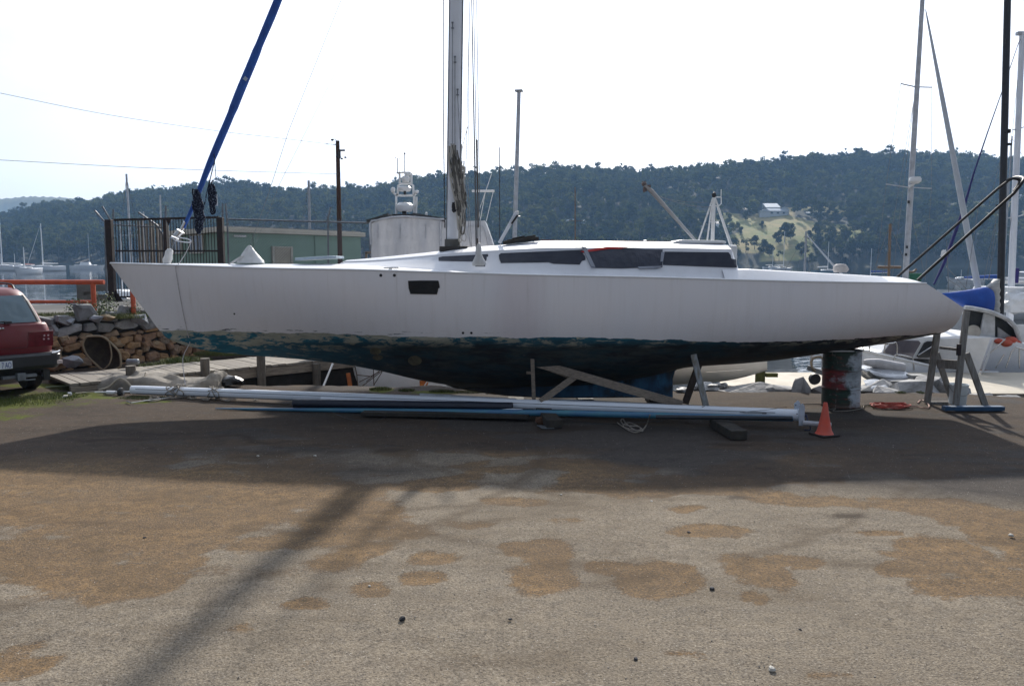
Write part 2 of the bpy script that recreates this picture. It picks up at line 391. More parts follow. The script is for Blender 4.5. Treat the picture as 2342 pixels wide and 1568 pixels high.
n5 = noise_(nt, oc, 3.2, 8, .68); mf = math_(nt, 'ADD', attr(nt, 'mud'), rng_(nt, n5, 0.3, 0.7, -.34, .34)); mf = math_(nt, 'ADD', mf, rng_(nt, n3, 0.3, 0.7, -.22, .22)); mf = math_(nt, 'ADD', mf, rng_(nt, trk, 0.35, 0.65, -.16, .16)); mf = math_(nt, 'SUBTRACT', mf, math_(nt, 'MULTIPLY', rng_(nt, noise_(nt, oc, 1.5, 6, .7), .54, .74), .42)); edg = rng_(nt, math_(nt, 'ABSOLUTE', math_(nt, 'SUBTRACT', mf, .5)), .0, .12, 1, 0); mf = rng_(nt, mf, .30, .68, 0, .9)
gcol = mixc(nt, rng_(nt, trk, .45, .68, 0, .25), gcol, (.115, .10, .083)); col = mixc(nt, mf, gcol, mcol)
acol = mixc(nt, rng_(nt, n2, .35, .65), (.040, .040, .042), (.024, .024, .0265)); abr = mixc(nt, rng_(nt, n2, .35, .65), (.058, .040, .027), (.034, .024, .018))  # paving tones lowered so the hull's shadow looks deeper
col = mixc(nt, math_(nt, 'MULTIPLY', edg, .45), col, (.07, .05, .034)); acol = mixc(nt, mf, acol, abr); col = mixc(nt, math_(nt, 'MULTIPLY', attr(nt, 'asphalt_shade'), .93), col, acol)
vor = nt.nodes.new('ShaderNodeTexVoronoi'); vor.inputs['Scale'].default_value = 55; nt.links.new(oc, vor.inputs['Vector'])
sel = math_(nt, 'GREATER_THAN', noise_(nt, oc, 38, 2, .5), .545)
spk = math_(nt, 'MULTIPLY', math_(nt, 'LESS_THAN', vor.outputs['Distance'], .36), sel)
col = mixc(nt, math_(nt, 'MULTIPLY', spk, .8), col, (.06, .055, .05))
vor2 = nt.nodes.new('ShaderNodeTexVoronoi'); vor2.inputs['Scale'].default_value = 85; nt.links.new(oc, vor2.inputs['Vector'])
col = mixc(nt, rng_(nt, vor2.outputs['Distance'], .2, .55, 0, .38), col, (.12, .10, .085))
gr = noise_(nt, oc, 62, 4, .75); col = mixc(nt, rng_(nt, gr, .51, .61, 0, .55), col, (.045, .038, .032)); col = mixc(nt, rng_(nt, gr, .45, .36, 0, .45), col, mixc(nt, attr(nt, 'asphalt_shade'), mixc(nt, mf, (.38, .34, .28), (.34, .21, .10)), (.062, .058, .054)))
trm = attr(nt, 'track'); col = mixc(nt, math_(nt, 'MULTIPLY', trm, .55), col, (.075, .055, .038))
mac = noise_(nt, oc, .75, 7, .66, (.7, 1.5, 1), .4); col = mixc(nt, rng_(nt, mac, .50, .70, 0, .5), col, mixc(nt, attr(nt, 'asphalt_shade'), (.085, .063, .042), (.02, .018, .017)))
mac2 = noise_(nt, oc, 2.3, 6, .7, (.6, 1.6, 1), .6); col = mixc(nt, rng_(nt, mac2, .52, .68, 0, .28), col, mixc(nt, attr(nt, 'asphalt_shade'), (.10, .075, .05), (.022, .02, .019)))
lsp = math_(nt, 'MULTIPLY', math_(nt, 'LESS_THAN', vor.outputs['Distance'], .2), math_(nt, 'LESS_THAN', noise_(nt, oc, 30, 2, .5), .36))
col = mixc(nt, math_(nt, 'MULTIPLY', lsp, .7), col, (.52, .49, .44))
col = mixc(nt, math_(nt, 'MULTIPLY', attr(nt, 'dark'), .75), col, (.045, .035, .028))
moc = mixc(nt, rng_(nt, n3, .35, .65), (.10, .115, .022), (.045, .055, .015))
col = mixc(nt, rng_(nt, math_(nt, 'ADD', attr(nt, 'moss'), rng_(nt, n2, .3, .7, -.5, .5)), .45, .85), col, moc)
nt.links.new(col, b.inputs['Base Color']); b.inputs['Roughness'].default_value = .92
b.inputs['Specular IOR Level'].default_value = .06
h = math_(nt, 'ADD', math_(nt, 'MULTIPLY', vor2.outputs['Distance'], -.5), math_(nt, 'ADD', math_(nt, 'MULTIPLY', n2, 1.2), math_(nt, 'MULTIPLY', n3, .6)))
bump_(nt, b, h, .55, .012)
me.materials.append(m)
ground = bpy.data.objects.new('ground', me); COL.objects.link(ground); tag(ground, kind='structure')
# loose stones
rs = random.Random(5); pb = MB()
def pebble(mb, p, s, seed):
    mb.ell(p, (s, s * rs.uniform(.6, 1), s * rs.uniform(.4, .7)), 6, 4, .35, seed, Matrix.Rotation(rs.uniform(0, 6), 3, 'Z'))
for i in range(700):
    y = rs.uniform(2.6, 13.5) if i % 3 else rs.uniform(2.6, 7)
    x = rs.uniform(-.68, .68) * y; s = rs.choice((.003, .004, .005, .006))
    pebble(pb, (x, y, s * .3), s, i)
tag(pb.build('loose_gravel', mat('loose_stone', (.17, .155, .135), .9, col2=(.30, .27, .235), scale=2.5)), 'small loose chips of stone scattered over the yard', 'gravel', kind='stuff')
for k, (x, y, s, c) in enumerate([(920,1416,.022,0),(1167,1416,.013,0),(1628,1347,.02,0),(1454,1507,.014,0),(1575,1217,.014,0),(2313,1225,.022,1),(1765,1532,.024,1),(1490,1147,.016,1),(1283,1131,.012,1),
                                  (585,915,.03,1),(720,1043,.02,1),(590,1043,.018,1),(1830,1440,.012,0),(150,908,.05,1),(330,1230,.015,0),(845,1340,.012,1)]):
    q = MB(); pebble(q, G(x, y) + Vector((0, 0, s * .3)), s, 900 + k)
    o = q.build('stone', mat('dark_stone', (.035, .035, .04), .9) if c == 0 else mat('pale_stone', (.55, .53, .48), .9), smooth=False)
    tag(o, ('dark angular stone' if c == 0 else 'pale shell-like stone') + ' lying loose on the open yard', 'stone', 'single stones lying on the yard')
# --- water
m, nt, b, oc, out = base_mat('harbour_water')
b.inputs['Base Color'].default_value = (.006, .013, .017, 1); b.inputs['Roughness'].default_value = .025; b.inputs['IOR'].default_value = 1.33
w1 = noise_(nt, oc, .62, 3, .5, (.32, 1, 1), .5); w2 = noise_(nt, oc, 2.4, 3, .5, (.4, 1, 1)); w3 = noise_(nt, oc, .05, 2, .5)
hh = math_(nt, 'ADD', math_(nt, 'MULTIPLY', w1, 1.0), math_(nt, 'MULTIPLY', w2, .22))
sy_ = nt.nodes.new('ShaderNodeSeparateXYZ'); nt.links.new(oc, sy_.inputs[0]); hh = math_(nt, 'MULTIPLY', hh, rng_(nt, w3, .35, .65, .55, 1.15)); hh = math_(nt, 'MULTIPLY', hh, rng_(nt, sy_.outputs['Y'], 50, 220, 1.0, .3))
bump_(nt, b, hh, 1.0, .065)
q = MB(); q.add([(-1400, 13.6, WZ), (1400, 13.6, WZ), (1400, 640, WZ), (-1400, 640, WZ)], [(0, 1, 2, 3)])
tag(q.build('water', m), kind='structure')
# --- upper land behind the stone wall
WALLA, WALLB = Vector((-9.3, 15.9, 0)), Vector((-7.2, 19.4, 0))
up = [(-60, 15.2), (-12, 15.6), (-9.3, 15.95), (-7.25, 19.4), (-3.9, 20.4), (-3.9, 36), (-12.0, 36), (-11.9, 23.4), (-11.8, 21.2), (-60, 21.2)]
q = MB(); q.prism([(x, y, -3.0) for x, y in up], (0, 0, 4.08))
tag(q.build('bank', mat('bank_gravel', (.12, .115, .11), .9, col2=(.08, .078, .07), scale=2.5, bump=.4, bscale=20)), kind='structure')
# --- hills
RX = [-900, -300, 0, 60, 130, 200, 300, 360, 420, 500, 560, 620, 700, 760, 860, 960, 1080, 1200, 1300, 1400, 1500, 1600, 1700, 1800, 1850, 2000, 2150, 2300, 2450, 2800, 3300]
RY = [520, 500, 492, 482, 462, 462, 441, 436, 432, 419, 413, 425, 433, 431, 424, 404, 399, 388, 383, 385, 388, 381, 372, 364, 355, 351, 353, 364, 374, 400, 430]
ridge = pchip(RX, RY)
D0, D1 = 560.0, 930.0
def clear(x, a):
    for cx, ca, rx_, ra in ((1770, .19, 108, .155), (1762, .37, 50, .06), (1650, .33, 60, .07), (1825, .43, 100, .035), (1900, .22, 60, .06), (2290, .47, 130, .035), (2210, .36, 70, .035), (2330, .36, 90, .03), (700, .36, 70, .018), (1310, .30, 30, .012)):
        d = math.hypot((x - cx) / rx_, (a - ca) / ra) + nz(x * .02, a * 12, 4) * .5
        if d < 1: return True
    return False
def hill(x, D):
    a = (D - D0 - 14 * nz(x * .006, 0, 2)) / (D1 - D0)
    zr = EYE + (HZ - (ridge(x) + 22)) / F * D1
    if a < 0: return WZ + max(-3, a * 40)
    s = a ** .92 if a <= 1 else 1 - (a - 1) * .55
    g = 7 * fbm(x * .004 + 3, D * .006) * math.sin(math.pi * min(1, max(0, a))) * (1 if not clear(x, a) else .6)
    return WZ + 1.2 + (zr - WZ - 1.2) * s + g
hx = np.arange(-700, 3000, 24.0); hD = np.concatenate([[545, 556], np.arange(562, 940, 9.0), np.arange(950, 1200, 25.0)])
HV = []; CLR = []
for D in hD:
    for x in hx:
        HV.append(((x - CX) / F * D, D, hill(x, D))); CLR.append(1.0 if clear(x, (D - D0) / (D1 - D0)) else 0.0)
ny, nx = len(hD), len(hx)
ii = (np.arange(ny - 1)[:, None] * nx + np.arange(nx - 1)[None, :]).ravel()
me = bpy.data.meshes.new('hills'); me.vertices.add(len(HV)); me.vertices.foreach_set('co', np.array(HV, np.float32).ravel())
setfaces(me, np.stack([ii, ii + 1, ii + nx + 1, ii + nx], -1).astype(np.int32)); me.polygons.foreach_set('use_smooth', [True] * len(me.polygons))
a = me.attributes.new('clr', 'FLOAT', 'POINT'); a.data.foreach_set('value', CLR)
m, nt, b, oc, out = base_mat('hill_soil')
n1 = noise_(nt, oc, .03, 5, .6); n2 = noise_(nt, oc, .25, 4, .6)
pad = mixc(nt, rng_(nt, n1, .42, .6), (.20, .21, .062), (.33, .26, .11)); pad = mixc(nt, rng_(nt, n2, .4, .7, 0, .5), pad, (.10, .125, .04))
nt.links.new(mixc(nt, rng_(nt, attr(nt, 'clr'), .3, .7), (.03, .035, .02), pad), b.inputs['Base Color']); b.inputs['Roughness'].default_value = 1
me.materials.append(m); o = bpy.data.objects.new('hills', me); COL.objects.link(o); tag(o, kind='structure')
# far blue hill
q = MB(); rows = []
FX = [-900, -300, 0, 80, 140, 190, 300, 420, 600]; FY = [440, 448, 456, 450, 451, 455, 470, 490, 520]; fr = pchip(FX, FY)
for D, k in ((1500, 0), (1700, .5), (1900, .85), (2100, 1.0), (2300, .8)):
    rows.append([Vector(((x - CX) / F * D, D, k * (EYE + (HZ - fr(x)) / F * 2100 + 3.0 * nz(x * .11, D) + 2 * nz(x * .5, D)) - 3)) for x in np.arange(-800, 620, 5.0)])
q.loft(rows)
tag(q.build('distant_hill', mat('far_forest', (.035, .05, .03), 1.0, col2=(.055, .07, .035), scale=.02), smooth=True), kind='structure')
# --- trees
NP = np.random.RandomState(12)
def leafmat(name, c1, c2, sc):
    m = bpy.data.materials.new(name); m.use_nodes = True; nt = m.node_tree; nt.nodes.clear()
    out = nt.nodes.new('ShaderNodeOutputMaterial'); t = nt.nodes.new('ShaderNodeTexCoord'); oi = nt.nodes.new('ShaderNodeObjectInfo'); ge = nt.nodes.new('ShaderNodeNewGeometry')
    n = noise_(nt, ge.outputs['Position'], sc, 3, .6)
    col = mixc(nt, rng_(nt, n, .35, .65), c1, c2); nL = noise_(nt, ge.outputs['Position'], .011, 4, .6); col = mixc(nt, rng_(nt, nL, .38, .62, 0, .55), col, tuple(v * .45 for v in c1))
    d = nt.nodes.new('ShaderNodeBsdfDiffuse'); tr = nt.nodes.new('ShaderNodeBsdfTranslucent'); ms = nt.nodes.new('ShaderNodeMixShader')
    nt.links.new(col, d.inputs['Color']); nt.links.new(col, tr.inputs['Color']); ms.inputs[0].default_value = .5
    nt.links.new(d.outputs[0], ms.inputs[1]); nt.links.new(tr.outputs[0], ms.inputs[2]); nt.links.new(ms.outputs[0], out.inputs['Surface'])
    return m
M_leaf = leafmat('gum_leaves', (.030, .052, .015), (.115, .125, .038), .05)
M_bark = mat('gum_bark', (.16, .14, .12), .9, col2=(.08, .07, .06), scale=.6)
def clumps(cs, per, size, squash=.75):
    V = []
    for (c, r) in cs:
        n = max(3, int(per * r * r))
        d = NP.normal(size=(n, 3)); d /= np.linalg.norm(d, axis=1)[:, None]
        rad = r * NP.uniform(.55, 1.0, (n, 1)); p = d * rad; p[:, 2] *= squash; p += np.array(c)
        nn = d * .8 + NP.normal(size=(n, 3)) * .6 + np.array([0, 0, .35]); nn /= np.linalg.norm(nn, axis=1)[:, None]
        a = np.cross(nn, NP.normal(size=(n, 3))); a /= np.linalg.norm(a, axis=1)[:, None]; bb = np.cross(nn, a)
        s = size * NP.uniform(.6, 1.25, (n, 1)); k = NP.uniform(.5, .9, (n, 1))
        V.append(np.stack([p - a * s, p - bb * s * k, p + a * s, p + bb * s * k], 1))
    return np.concatenate(V)       # (n,4,3)
def trunk_geo(H, lean, branches, r0, seed):
    q = MB(); rd = random.Random(seed); top = Vector((lean[0], lean[1], H * .82))
    pts = [Vector((0, 0, -1)), Vector((lean[0] * .3, lean[1] * .3, H * .3)), Vector((lean[0] * .6, lean[1] * .7, H * .58)), top]
    q.tube(pts, [r0, r0 * .8, r0 * .55, r0 * .2], 5, caps=False)
    for c, r in branches: 
        s = pts[1].lerp(pts[3], rd.uniform(.35, .8)); q.tube([s, Vector(c)], [r0 * .35, r0 * .1], 4, caps=False)
    return q
VAR = []
for k in range(8):
    rd = random.Random(100 + k); H = 14.0; lean = (rd.uniform(-1.2, 1.2), rd.uniform(-1, 1)); cs = []
    for j in range(rd.randint(6, 9)):
        an = rd.uniform(0, 6.28); rr = rd.uniform(.8, 3.4) * (1 if k % 2 else .8); hz = rd.uniform(.5, .95) * H
        if hz > .85 * H: rr *= .5
        cs.append(((lean[0] * .8 + rr * math.cos(an), lean[1] * .8 + rr * math.sin(an), hz), rd.uniform(1.3, 2.3)))
    VAR.append((cs, trunk_geo(H, lean, cs, .32, k)))
for k in range(3):
    rd = random.Random(300 + k); cs = []
    for j in range(15): an = rd.uniform(0, 6.28); h_ = rd.uniform(.22, .92); rr = rd.uniform(.5, 4.2) * math.sin(math.pi * min(1, h_ + .08)); cs.append(((rr * math.cos(an), rr * math.sin(an), h_ * 12), rd.uniform(1.4, 2.4)))
    VAR.append((cs, trunk_geo(13, (.3, .2), cs[:5], .3, 50 + k)))
# named trees share these detailed meshes
TREE_PROTO = []
for k in range(11):
    cs, tg = VAR[k]; L = clumps(cs, 26, .46)
    me = bpy.data.meshes.new('crown'); me.vertices.add(len(L) * 4); me.vertices.foreach_set('co', L.astype(np.float32).ravel())
    setfaces(me, np.arange(len(L) * 4, dtype=np.int32).reshape(-1, 4)); me.materials.append(M_leaf)
    tm = bpy.data.meshes.new('trunk'); tm.from_pydata([tuple(v) for v in tg.v], [], tg.f); tm.materials.append(M_bark)
    TREE_PROTO.append((me, tm))
def place_tree(k, loc, s, rz, label, group, name='gum_tree'):
    o = thing(name, label, 'tree', loc, group); o.rotation_euler = (0, 0, rz); o.scale = (s, s, s)
    for nm, me in (('crown', TREE_PROTO[k][0]), ('trunk', TREE_PROTO[k][1])):
        c = bpy.data.objects.new(nm, me); COL.objects.link(c); c.parent = o
    return o
rd = random.Random(3)
def hloc(x, a):
    D = D0 + a * (D1 - D0); return Vector(((x - CX) / F * D, D, hill(x, D)))
used = []
x = -60
while x < 2420:
    l = hloc(x, rd.uniform(.95, 1.04)); s = rd.uniform(.6, 1.08) * (1.08 if x > 1250 else .9); used.append(l)
    place_tree(rd.randrange(11), l - Vector((0, 0, .5)), s, rd.uniform(0, 6), 'thin crowned gum tree outlined on the skyline of the wooded hill', 'gum trees along the skyline')
    x += rd.uniform(8, 20)
x = -40
while x < 2400:
    if not (1650 < x < 1880 and rd.random() < .85):
        l = hloc(x, rd.uniform(.02, .06)); used.append(l)
        place_tree(rd.randrange(8), l, rd.uniform(.8, 1.25), rd.uniform(0, 6), 'gum tree with a bare trunk at the water edge of the far shore', 'gum trees along the far shore')
    x += rd.uniform(26, 44)
for x, a, s in ((1790, .13, 1.25), (1803, .15, 1.1), (1776, .12, .9), (1722, .09, .9), (1862, .08, .7), (1690, .2, .6), (1700, .33, .7), (1742, .06, 1.0), (1756, .05, .8), (1830, .05, .9), (1845, .14, .7), (1738, .24, .55), (1868, .22, .8)):
    l = hloc(x, a); used.append(l)
    place_tree(8 + rd.randrange(3), l - Vector((0, 0, .8)), s * 1.05, rd.uniform(0, 6), 'dark gum tree standing alone in the sunny green paddock', 'gum trees in the paddock')
# the rest of the wood reads as one mass
LV = [clumps(VAR[k][0], 9.0 if k < 8 else 7.0, .72) for k in range(11)]
TV = [(np.array([tuple(v) for v in VAR[k][1].v], np.float32), [f for f in VAR[k][1].f if len(f) == 4]) for k in range(11)]
LQ = []; TQv = []; TQf = []; off = 0; used_a = np.array([(u.x, u.y) for u in used])
D = D0 + 6
while D < D1 + 70:
    a = (D - D0) / (D1 - D0); sp = 7.2 if a < .85 else 6.2
    X0, X1 = -.86 * D, .86 * D; X = X0
    while X < X1:
        px = X + NP.uniform(-2.6, 2.6); py = D + NP.uniform(-3, 3); xd = px / py * F + CX; aa = (py - D0) / (D1 - D0)
        if not clear(xd, aa) and not (aa < .06 and 1640 < xd < 1880 and NP.rand() < .8) and NP.rand() > .06:
            k = NP.randint(11); s = NP.uniform(.5, 1.25) * (1.3 if NP.rand() < .12 else 1) * (.85 if aa > .93 else 1); th = NP.uniform(0, 6.28); c, sn = math.cos(th), math.sin(th)
            z = hill(xd, py) - .5; L = LV[k]; q = np.empty_like(L)
            q[..., 0] = (L[..., 0] * c - L[..., 1] * sn) * s + px; q[..., 1] = (L[..., 0] * sn + L[..., 1] * c) * s + py; q[..., 2] = L[..., 2] * s + z
            LQ.append(q.astype(np.float32))
            if aa < .16 or aa > .9:
                tv, tf = TV[k]; t = tv.copy(); t[:, 0] = (tv[:, 0] * c - tv[:, 1] * sn) * s + px; t[:, 1] = (tv[:, 0] * sn + tv[:, 1] * c) * s + py; t[:, 2] = tv[:, 2] * s + z
                TQv.append(t); TQf.append(np.array(tf, np.int32) + off); off += len(t)
        X += sp
    D += sp * .95
LQ = np.concatenate(LQ); nl = len(LQ); TQv = np.concatenate(TQv); TQf = np.concatenate(TQf)
me = bpy.data.meshes.new('forest'); me.vertices.add(nl * 4 + len(TQv))
me.vertices.foreach_set('co', np.concatenate([LQ.reshape(-1, 3), TQv]).astype(np.float32).ravel())
setfaces(me, np.concatenate([np.arange(nl * 4, dtype=np.int32).reshape(-1, 4), TQf + nl * 4]).astype(np.int32))
me.materials.append(M_leaf); me.materials.append(M_bark)
me.polygons.foreach_set('material_index', np.concatenate([np.zeros(nl, np.int32), np.ones(len(TQf), np.int32)]))
o = bpy.data.objects.new('forest', me); COL.objects.link(o); tag(o, 'dense bluish green gum forest covering the hills across the water', 'forest', kind='stuff')
# --- haze
m = bpy.data.materials.new('haze'); m.use_nodes = True; nt = m.node_tree; nt.nodes.clear()
out = nt.nodes.new('ShaderNodeOutputMaterial'); v = nt.nodes.new('ShaderNodeVolumePrincipled'); v.inputs['Color'].default_value = (.36, .62, 1, 1); v.inputs['Density'].default_value = .00023
nt.links.new(v.outputs[0], out.inputs['Volume'])
q = MB(); q.box((0, 1150, 62), (3800, 2500, 134))
o = q.build('haze', m); tag(o, kind='stuff'); o['label'] = 'thin blue haze over the bay and hills'; o['category'] = 'haze'
HAZE = o
# ================================================================ the big white yacht
YC = 12.3
yacht = thing('yacht', 'long white racing yacht with peeling blue antifouling propped up on the yard', 'yacht', (0, YC, 0))
bfun = pchip([-6.30, -6.0, -5, -4, -2.5, -1, 1, 3, 5, 6.6], [0.015, .11, .42, .68, 1.0, 1.22, 1.34, 1.31, 1.2, 1.06])
def solve(x, y, inset=0.0):
    Yv = YC - 1.0
    for _ in range(25):
        p = P(x, y, Yv); Yv = YC - max(0.0, bfun(p.x) - inset)
    return P(x, y, Yv)
SH = [(252, 602), (400, 607), (616, 614), (823, 617.5), (951, 621.4), (1281, 630.7), (1409, 633), (1756, 642), (1866, 644.5), (2119, 648.5)]
sp_ = [solve(*a) for a in SH]; zs = pchip([p.x for p in sp_] + [7.2], [p.z for p in sp_] + [sp_[-1].z - .02])
XB = sp_[0].x; XT = sp_[-1].x
KL = [(252, 602.5), (300, 668), (340, 722), (378, 770), (420, 788), (485, 803), (570, 812), (660, 819), (760, 829), (860, 846), (980, 872), (1080, 884), (1300, 880), (1480, 858), (1560, 838),
      (1690, 828), (1760, 821), (1900, 800), (2050, 775), (2150, 757), (2215, 744)]
kp = [P(x, y, YC) for x, y in KL]; zk = pchip([p.x for p in kp], [p.z for p in kp])
tl = solve(2208, 705); tl2 = solve(2208, 738); XE = tl.x
def ztop(X): return zs(X) if X <= XT else zs(XT) + (tl.z - zs(XT)) * (X - XT) / (XE - XT)
pf = pchip([-6.3, -5.2, -3, 0, 3, 5, 6.6], [1.0, 1.25, 2.0, 2.9, 3.3, 3.3, 3.0]); qf = pchip([-6.3, -5.2, -3, 0, 3, 5, 6.6], [1.0, 1.05, 1.35, 1.75, 2.0, 2.1, 2.1])
def halfb(X, z):
    wv = min(1, max(0, (zs(X) - z) / max(1e-4, zs(X) - zk(X)))); return bfun(X) * max(0.0, 1 - wv ** pf(X)) ** (1 / qf(X))
NS = 96; XS = [XB + (XE - XB) * i / NS for i in range(NS + 1)]; XS = sorted(set(XS + [XT]))
rows = []
for X in XS:
    zt, zb = ztop(X), zk(X); near = []
    for j in range(25):
        s = j / 24; s = 1 - (1 - s) ** 1.6; z = zt + (zb - zt) * s; near.append(Vector((X, YC - halfb(X, z), z)))
    near[-1].y = YC
    rows.append(near + [Vector((p.x, 2 * YC - p.y, p.z)) for p in near[-2::-1]])
# hull paint
m, nt, b, oc, out = base_mat('hull_paint')
sx = nt.nodes.new('ShaderNodeSeparateXYZ'); nt.links.new(oc, sx.inputs[0]); X_, Z_ = sx.outputs['X'], sx.outputs['Z']
na = noise_(nt, oc, 2.2, 6, .62, (1, 1, 4)); nb = noise_(nt, oc, 3.2, 6, .72, (.9, 1, 3.4), .4); nc = noise_(nt, oc, 1.1, 3, .5); nd = noise_(nt, oc, 5, 4, .7, (2.2, 1, .12)); ne = noise_(nt, oc, 7, 4, .6, (.7, 1, 3))
zz = math_(nt, 'ADD', Z_, math_(nt, 'MULTIPLY', math_(nt, 'SUBTRACT', na, .5), .11))
wl_ = math_(nt, 'ADD', math_(nt, 'ADD', 1.14, math_(nt, 'MULTIPLY', rng_(nt, X_, 1.2, 3.4), -.075)), math_(nt, 'MULTIPLY', rng_(nt, X_, 3.9, 6.3), .085))
af = math_(nt, 'LESS_THAN', math_(nt, 'SUBTRACT', zz, wl_), 0.0)
white = mixc(nt, rng_(nt, nc, .3, .7), (.82, .795, .81), (.78, .775, .81))
white = mixc(nt, rng_(nt, nd, .5, .8, 0, .18), white, (.50, .45, .42))
pk = math_(nt, 'MULTIPLY', rng_(nt, X_, -.35, -.05), rng_(nt, X_, .55, .25)); white = mixc(nt, math_(nt, 'MULTIPLY', pk, .22), white, (.52, .38, .40))
bowd = rng_(nt, X_, -3.4, 1.5)   # 0 at bow, 1 amidships: how much of the cream undercoat is gone
cream = mixc(nt, rng_(nt, ne, .35, .7), (.44, .43, .35), (.28, .29, .23))
blue = mixc(nt, rng_(nt, ne, .3, .7), (.014, .16, .23), (.010, .085, .13))
sternb = rng_(nt, X_, 1.8, 3.4)
thr = math_(nt, 'ADD', math_(nt, 'ADD', .43, math_(nt, 'MULTIPLY', bowd, .10)), math_(nt, 'MULTIPLY', rng_(nt, Z_, 1.12, .8), .14))
thr = math_(nt, 'SUBTRACT', thr, math_(nt, 'MULTIPLY', sternb, .05))
pc = rng_(nt, math_(nt, 'SUBTRACT', nb, thr), -.02, .03)
a1 = mixc(nt, pc, blue, cream)
dk = math_(nt, 'ADD', rng_(nt, math_(nt, 'SUBTRACT', math_(nt, 'ADD', Z_, math_(nt, 'MULTIPLY', nb, .22)), math_(nt, 'MULTIPLY', rng_(nt, X_, -3.0, -.3), .055)), 1.205, 1.06), math_(nt, 'SUBTRACT', rng_(nt, X_, -4.4, -1.6), 1.0), True)
dk = math_(nt, 'MAXIMUM', dk, math_(nt, 'MULTIPLY', sternb, rng_(nt, nb, .62, .5)))
a2 = mixc(nt, dk, a1, mixc(nt, rng_(nt, nb, .45, .66), mixc(nt, rng_(nt, na, .42, .6), (.010, .012, .016), (.010, .034, .046)), (.045, .050, .047)))
drip = noise_(nt, oc, 4, 5, .65, (2.2, 1, .10)); white = mixc(nt, math_(nt, 'MULTIPLY', rng_(nt, drip, .60, .72, 0, .35), rng_(nt, Z_, 1.2, 1.9)), white, (.45, .42, .38)); scf = noise_(nt, oc, 3, 6, .7, (.5, 1, 3)); white = mixc(nt, rng_(nt, scf, .62, .74, 0, .25), white, (.50, .49, .49))
fl = noise_(nt, oc, 6, 5, .7, (.35, 1, 5)); flm = math_(nt, 'MULTIPLY', rng_(nt, fl, .60, .63), math_(nt, 'MULTIPLY', rng_(nt, math_(nt, 'SUBTRACT', Z_, wl_), .10, .06), rng_(nt, X_, .6, -.4))); white = mixc(nt, flm, white, (.03, .05, .07))
bump_(nt, b, noise_(nt, oc, 1.3, 3, .5, (1, 1, .5)), .12, .03)
nt.links.new(mixc(nt, af, white, a2), b.inputs['Base Color'])
nt.links.new(math_(nt, 'ADD', math_(nt, 'MULTIPLY', af, .4), .30), b.inputs['Roughness'])
M_hull = m
q = MB(); q.loft(rows)
for r_ in (rows[-1],): q.add(r_, [tuple(range(len(r_)))])
hull = q.build('hull', M_hull, yacht, auto=38)
# sloped transom + deck
M_deck = mat('deck_paint', (.66, .67, .70), .42, col2=(.58, .59, .62), scale=2.2, bump=.06, bscale=8)
def zdeck(X, y): return zs(X) + .085 * min(1, bfun(X)) * (1 - (y / max(.02, bfun(X))) ** 2) - .004
q = MB(); dr_ = []
for X in [x for x in XS if x <= XT]:
    bb = bfun(X); dr_.append([Vector((X, YC + bb * s, zdeck(X, bb * s))) for s in np.linspace(-1, 1, 15)])
for X in [x for x in XS if x > XT]:
    bb = halfb(X, ztop(X)); dr_.append([Vector((X, YC + bb * s, ztop(X) + .0)) for s in np.linspace(-1, 1, 15)])
q.loft(dr_); deck = q.build('deck', M_deck, yacht, auto=25)
q = MB()
for sg in (-1, 1):
    q.tube([Vector((X, YC + sg * (bfun(X) - .004), zs(X) + .002)) for X in XS if X <= XT], .014, 6)
q.build('gunwale', M_white, yacht, smooth=True)
# coachroof
CRN = [(776, 596), (823, 592.5), (951, 580), (1003, 574.5), (1071, 565.8), (1138, 561), (1198, 555), (1233, 551.5), (1281, 550.5), (1409, 552), (1560, 553.5), (1655, 555)]
CHN = [(776, 598), (823, 597), (951, 587), (1003, 582), (1071, 576.5), (1138, 572.5), (1198, 569.5), (1233, 567.5), (1281, 566), (1409, 565.5), (1560, 567.5), (1673, 570)]
cin = pchip([-3, -2.6, -1.6, -.7, 0, 1, 3.8], [.86, .78, .42, .22, .20, .20, .22])    # inset of the cabin side foot from the sheer
kin = pchip([-3, -2.6, -1.6, -.7, 0, 1, 3.8], [.90, .88, .78, .66, .58, .54, .54])
cp_ = [P(x, y, YC) for x, y in CRN]; zc = pchip([p.x for p in cp_] + [4.2], [p.z for p in cp_] + [cp_[-1].z])
hp = []
for x, y in CHN:
    Yv = YC - .7
    for _ in range(20):
        p = P(x, y, Yv); Yv = YC - (bfun(p.x) - kin(p.x))
    hp.append(P(x, y, Yv))
zh = pchip([p.x for p in hp] + [4.2], [p.z for p in hp] + [hp[-1].z])
XC0 = hp[0].x; XC1 = hp[-1].x; XC2 = solve(1710, 614, .25).x
crows = []
for i in range(61):
    X = XC0 + (XC1 - XC0) * i / 60; bb = bfun(X); cb = bb - cin(X); ch = bb - kin(X); zb = zdeck(X, cb) - .01; z1 = zh(X); z2 = max(zc(X), z1 + .005)
    if i == 0: z1 = zb + .01; z2 = z1 + .005
    half = [(cb + .05, zb - .02), (cb, zb + .012), (cb + (ch - cb) * .25, zb + (z1 - zb) * .22), (cb + (ch - cb) * .6, zb + (z1 - zb) * .58), (ch + .012, z1 - .018), (ch, z1), (ch - .02, z1 + .008)]
    for s in (.8, .6, .4, .2, 0): half.append(((ch - .02) * s, z1 + .008 + (z2 - z1 - .008) * (1 - s * s)))
    crows.append([Vector((X, YC - y_, z_)) for y_, z_ in half] + [Vector((X, YC + y_, z_)) for y_, z_ in half[-2::-1]])
last = crows[-1]; endrow = []
for p in last:
    t = 1.0; zb = zdeck(XC2, p.y - YC) - .02
    endrow.append(Vector((XC2 if p.z > last[1].z + .03 else p.x + (XC2 - XC1) * .9, p.y, zb if p.z > last[1].z + .03 else p.z)))
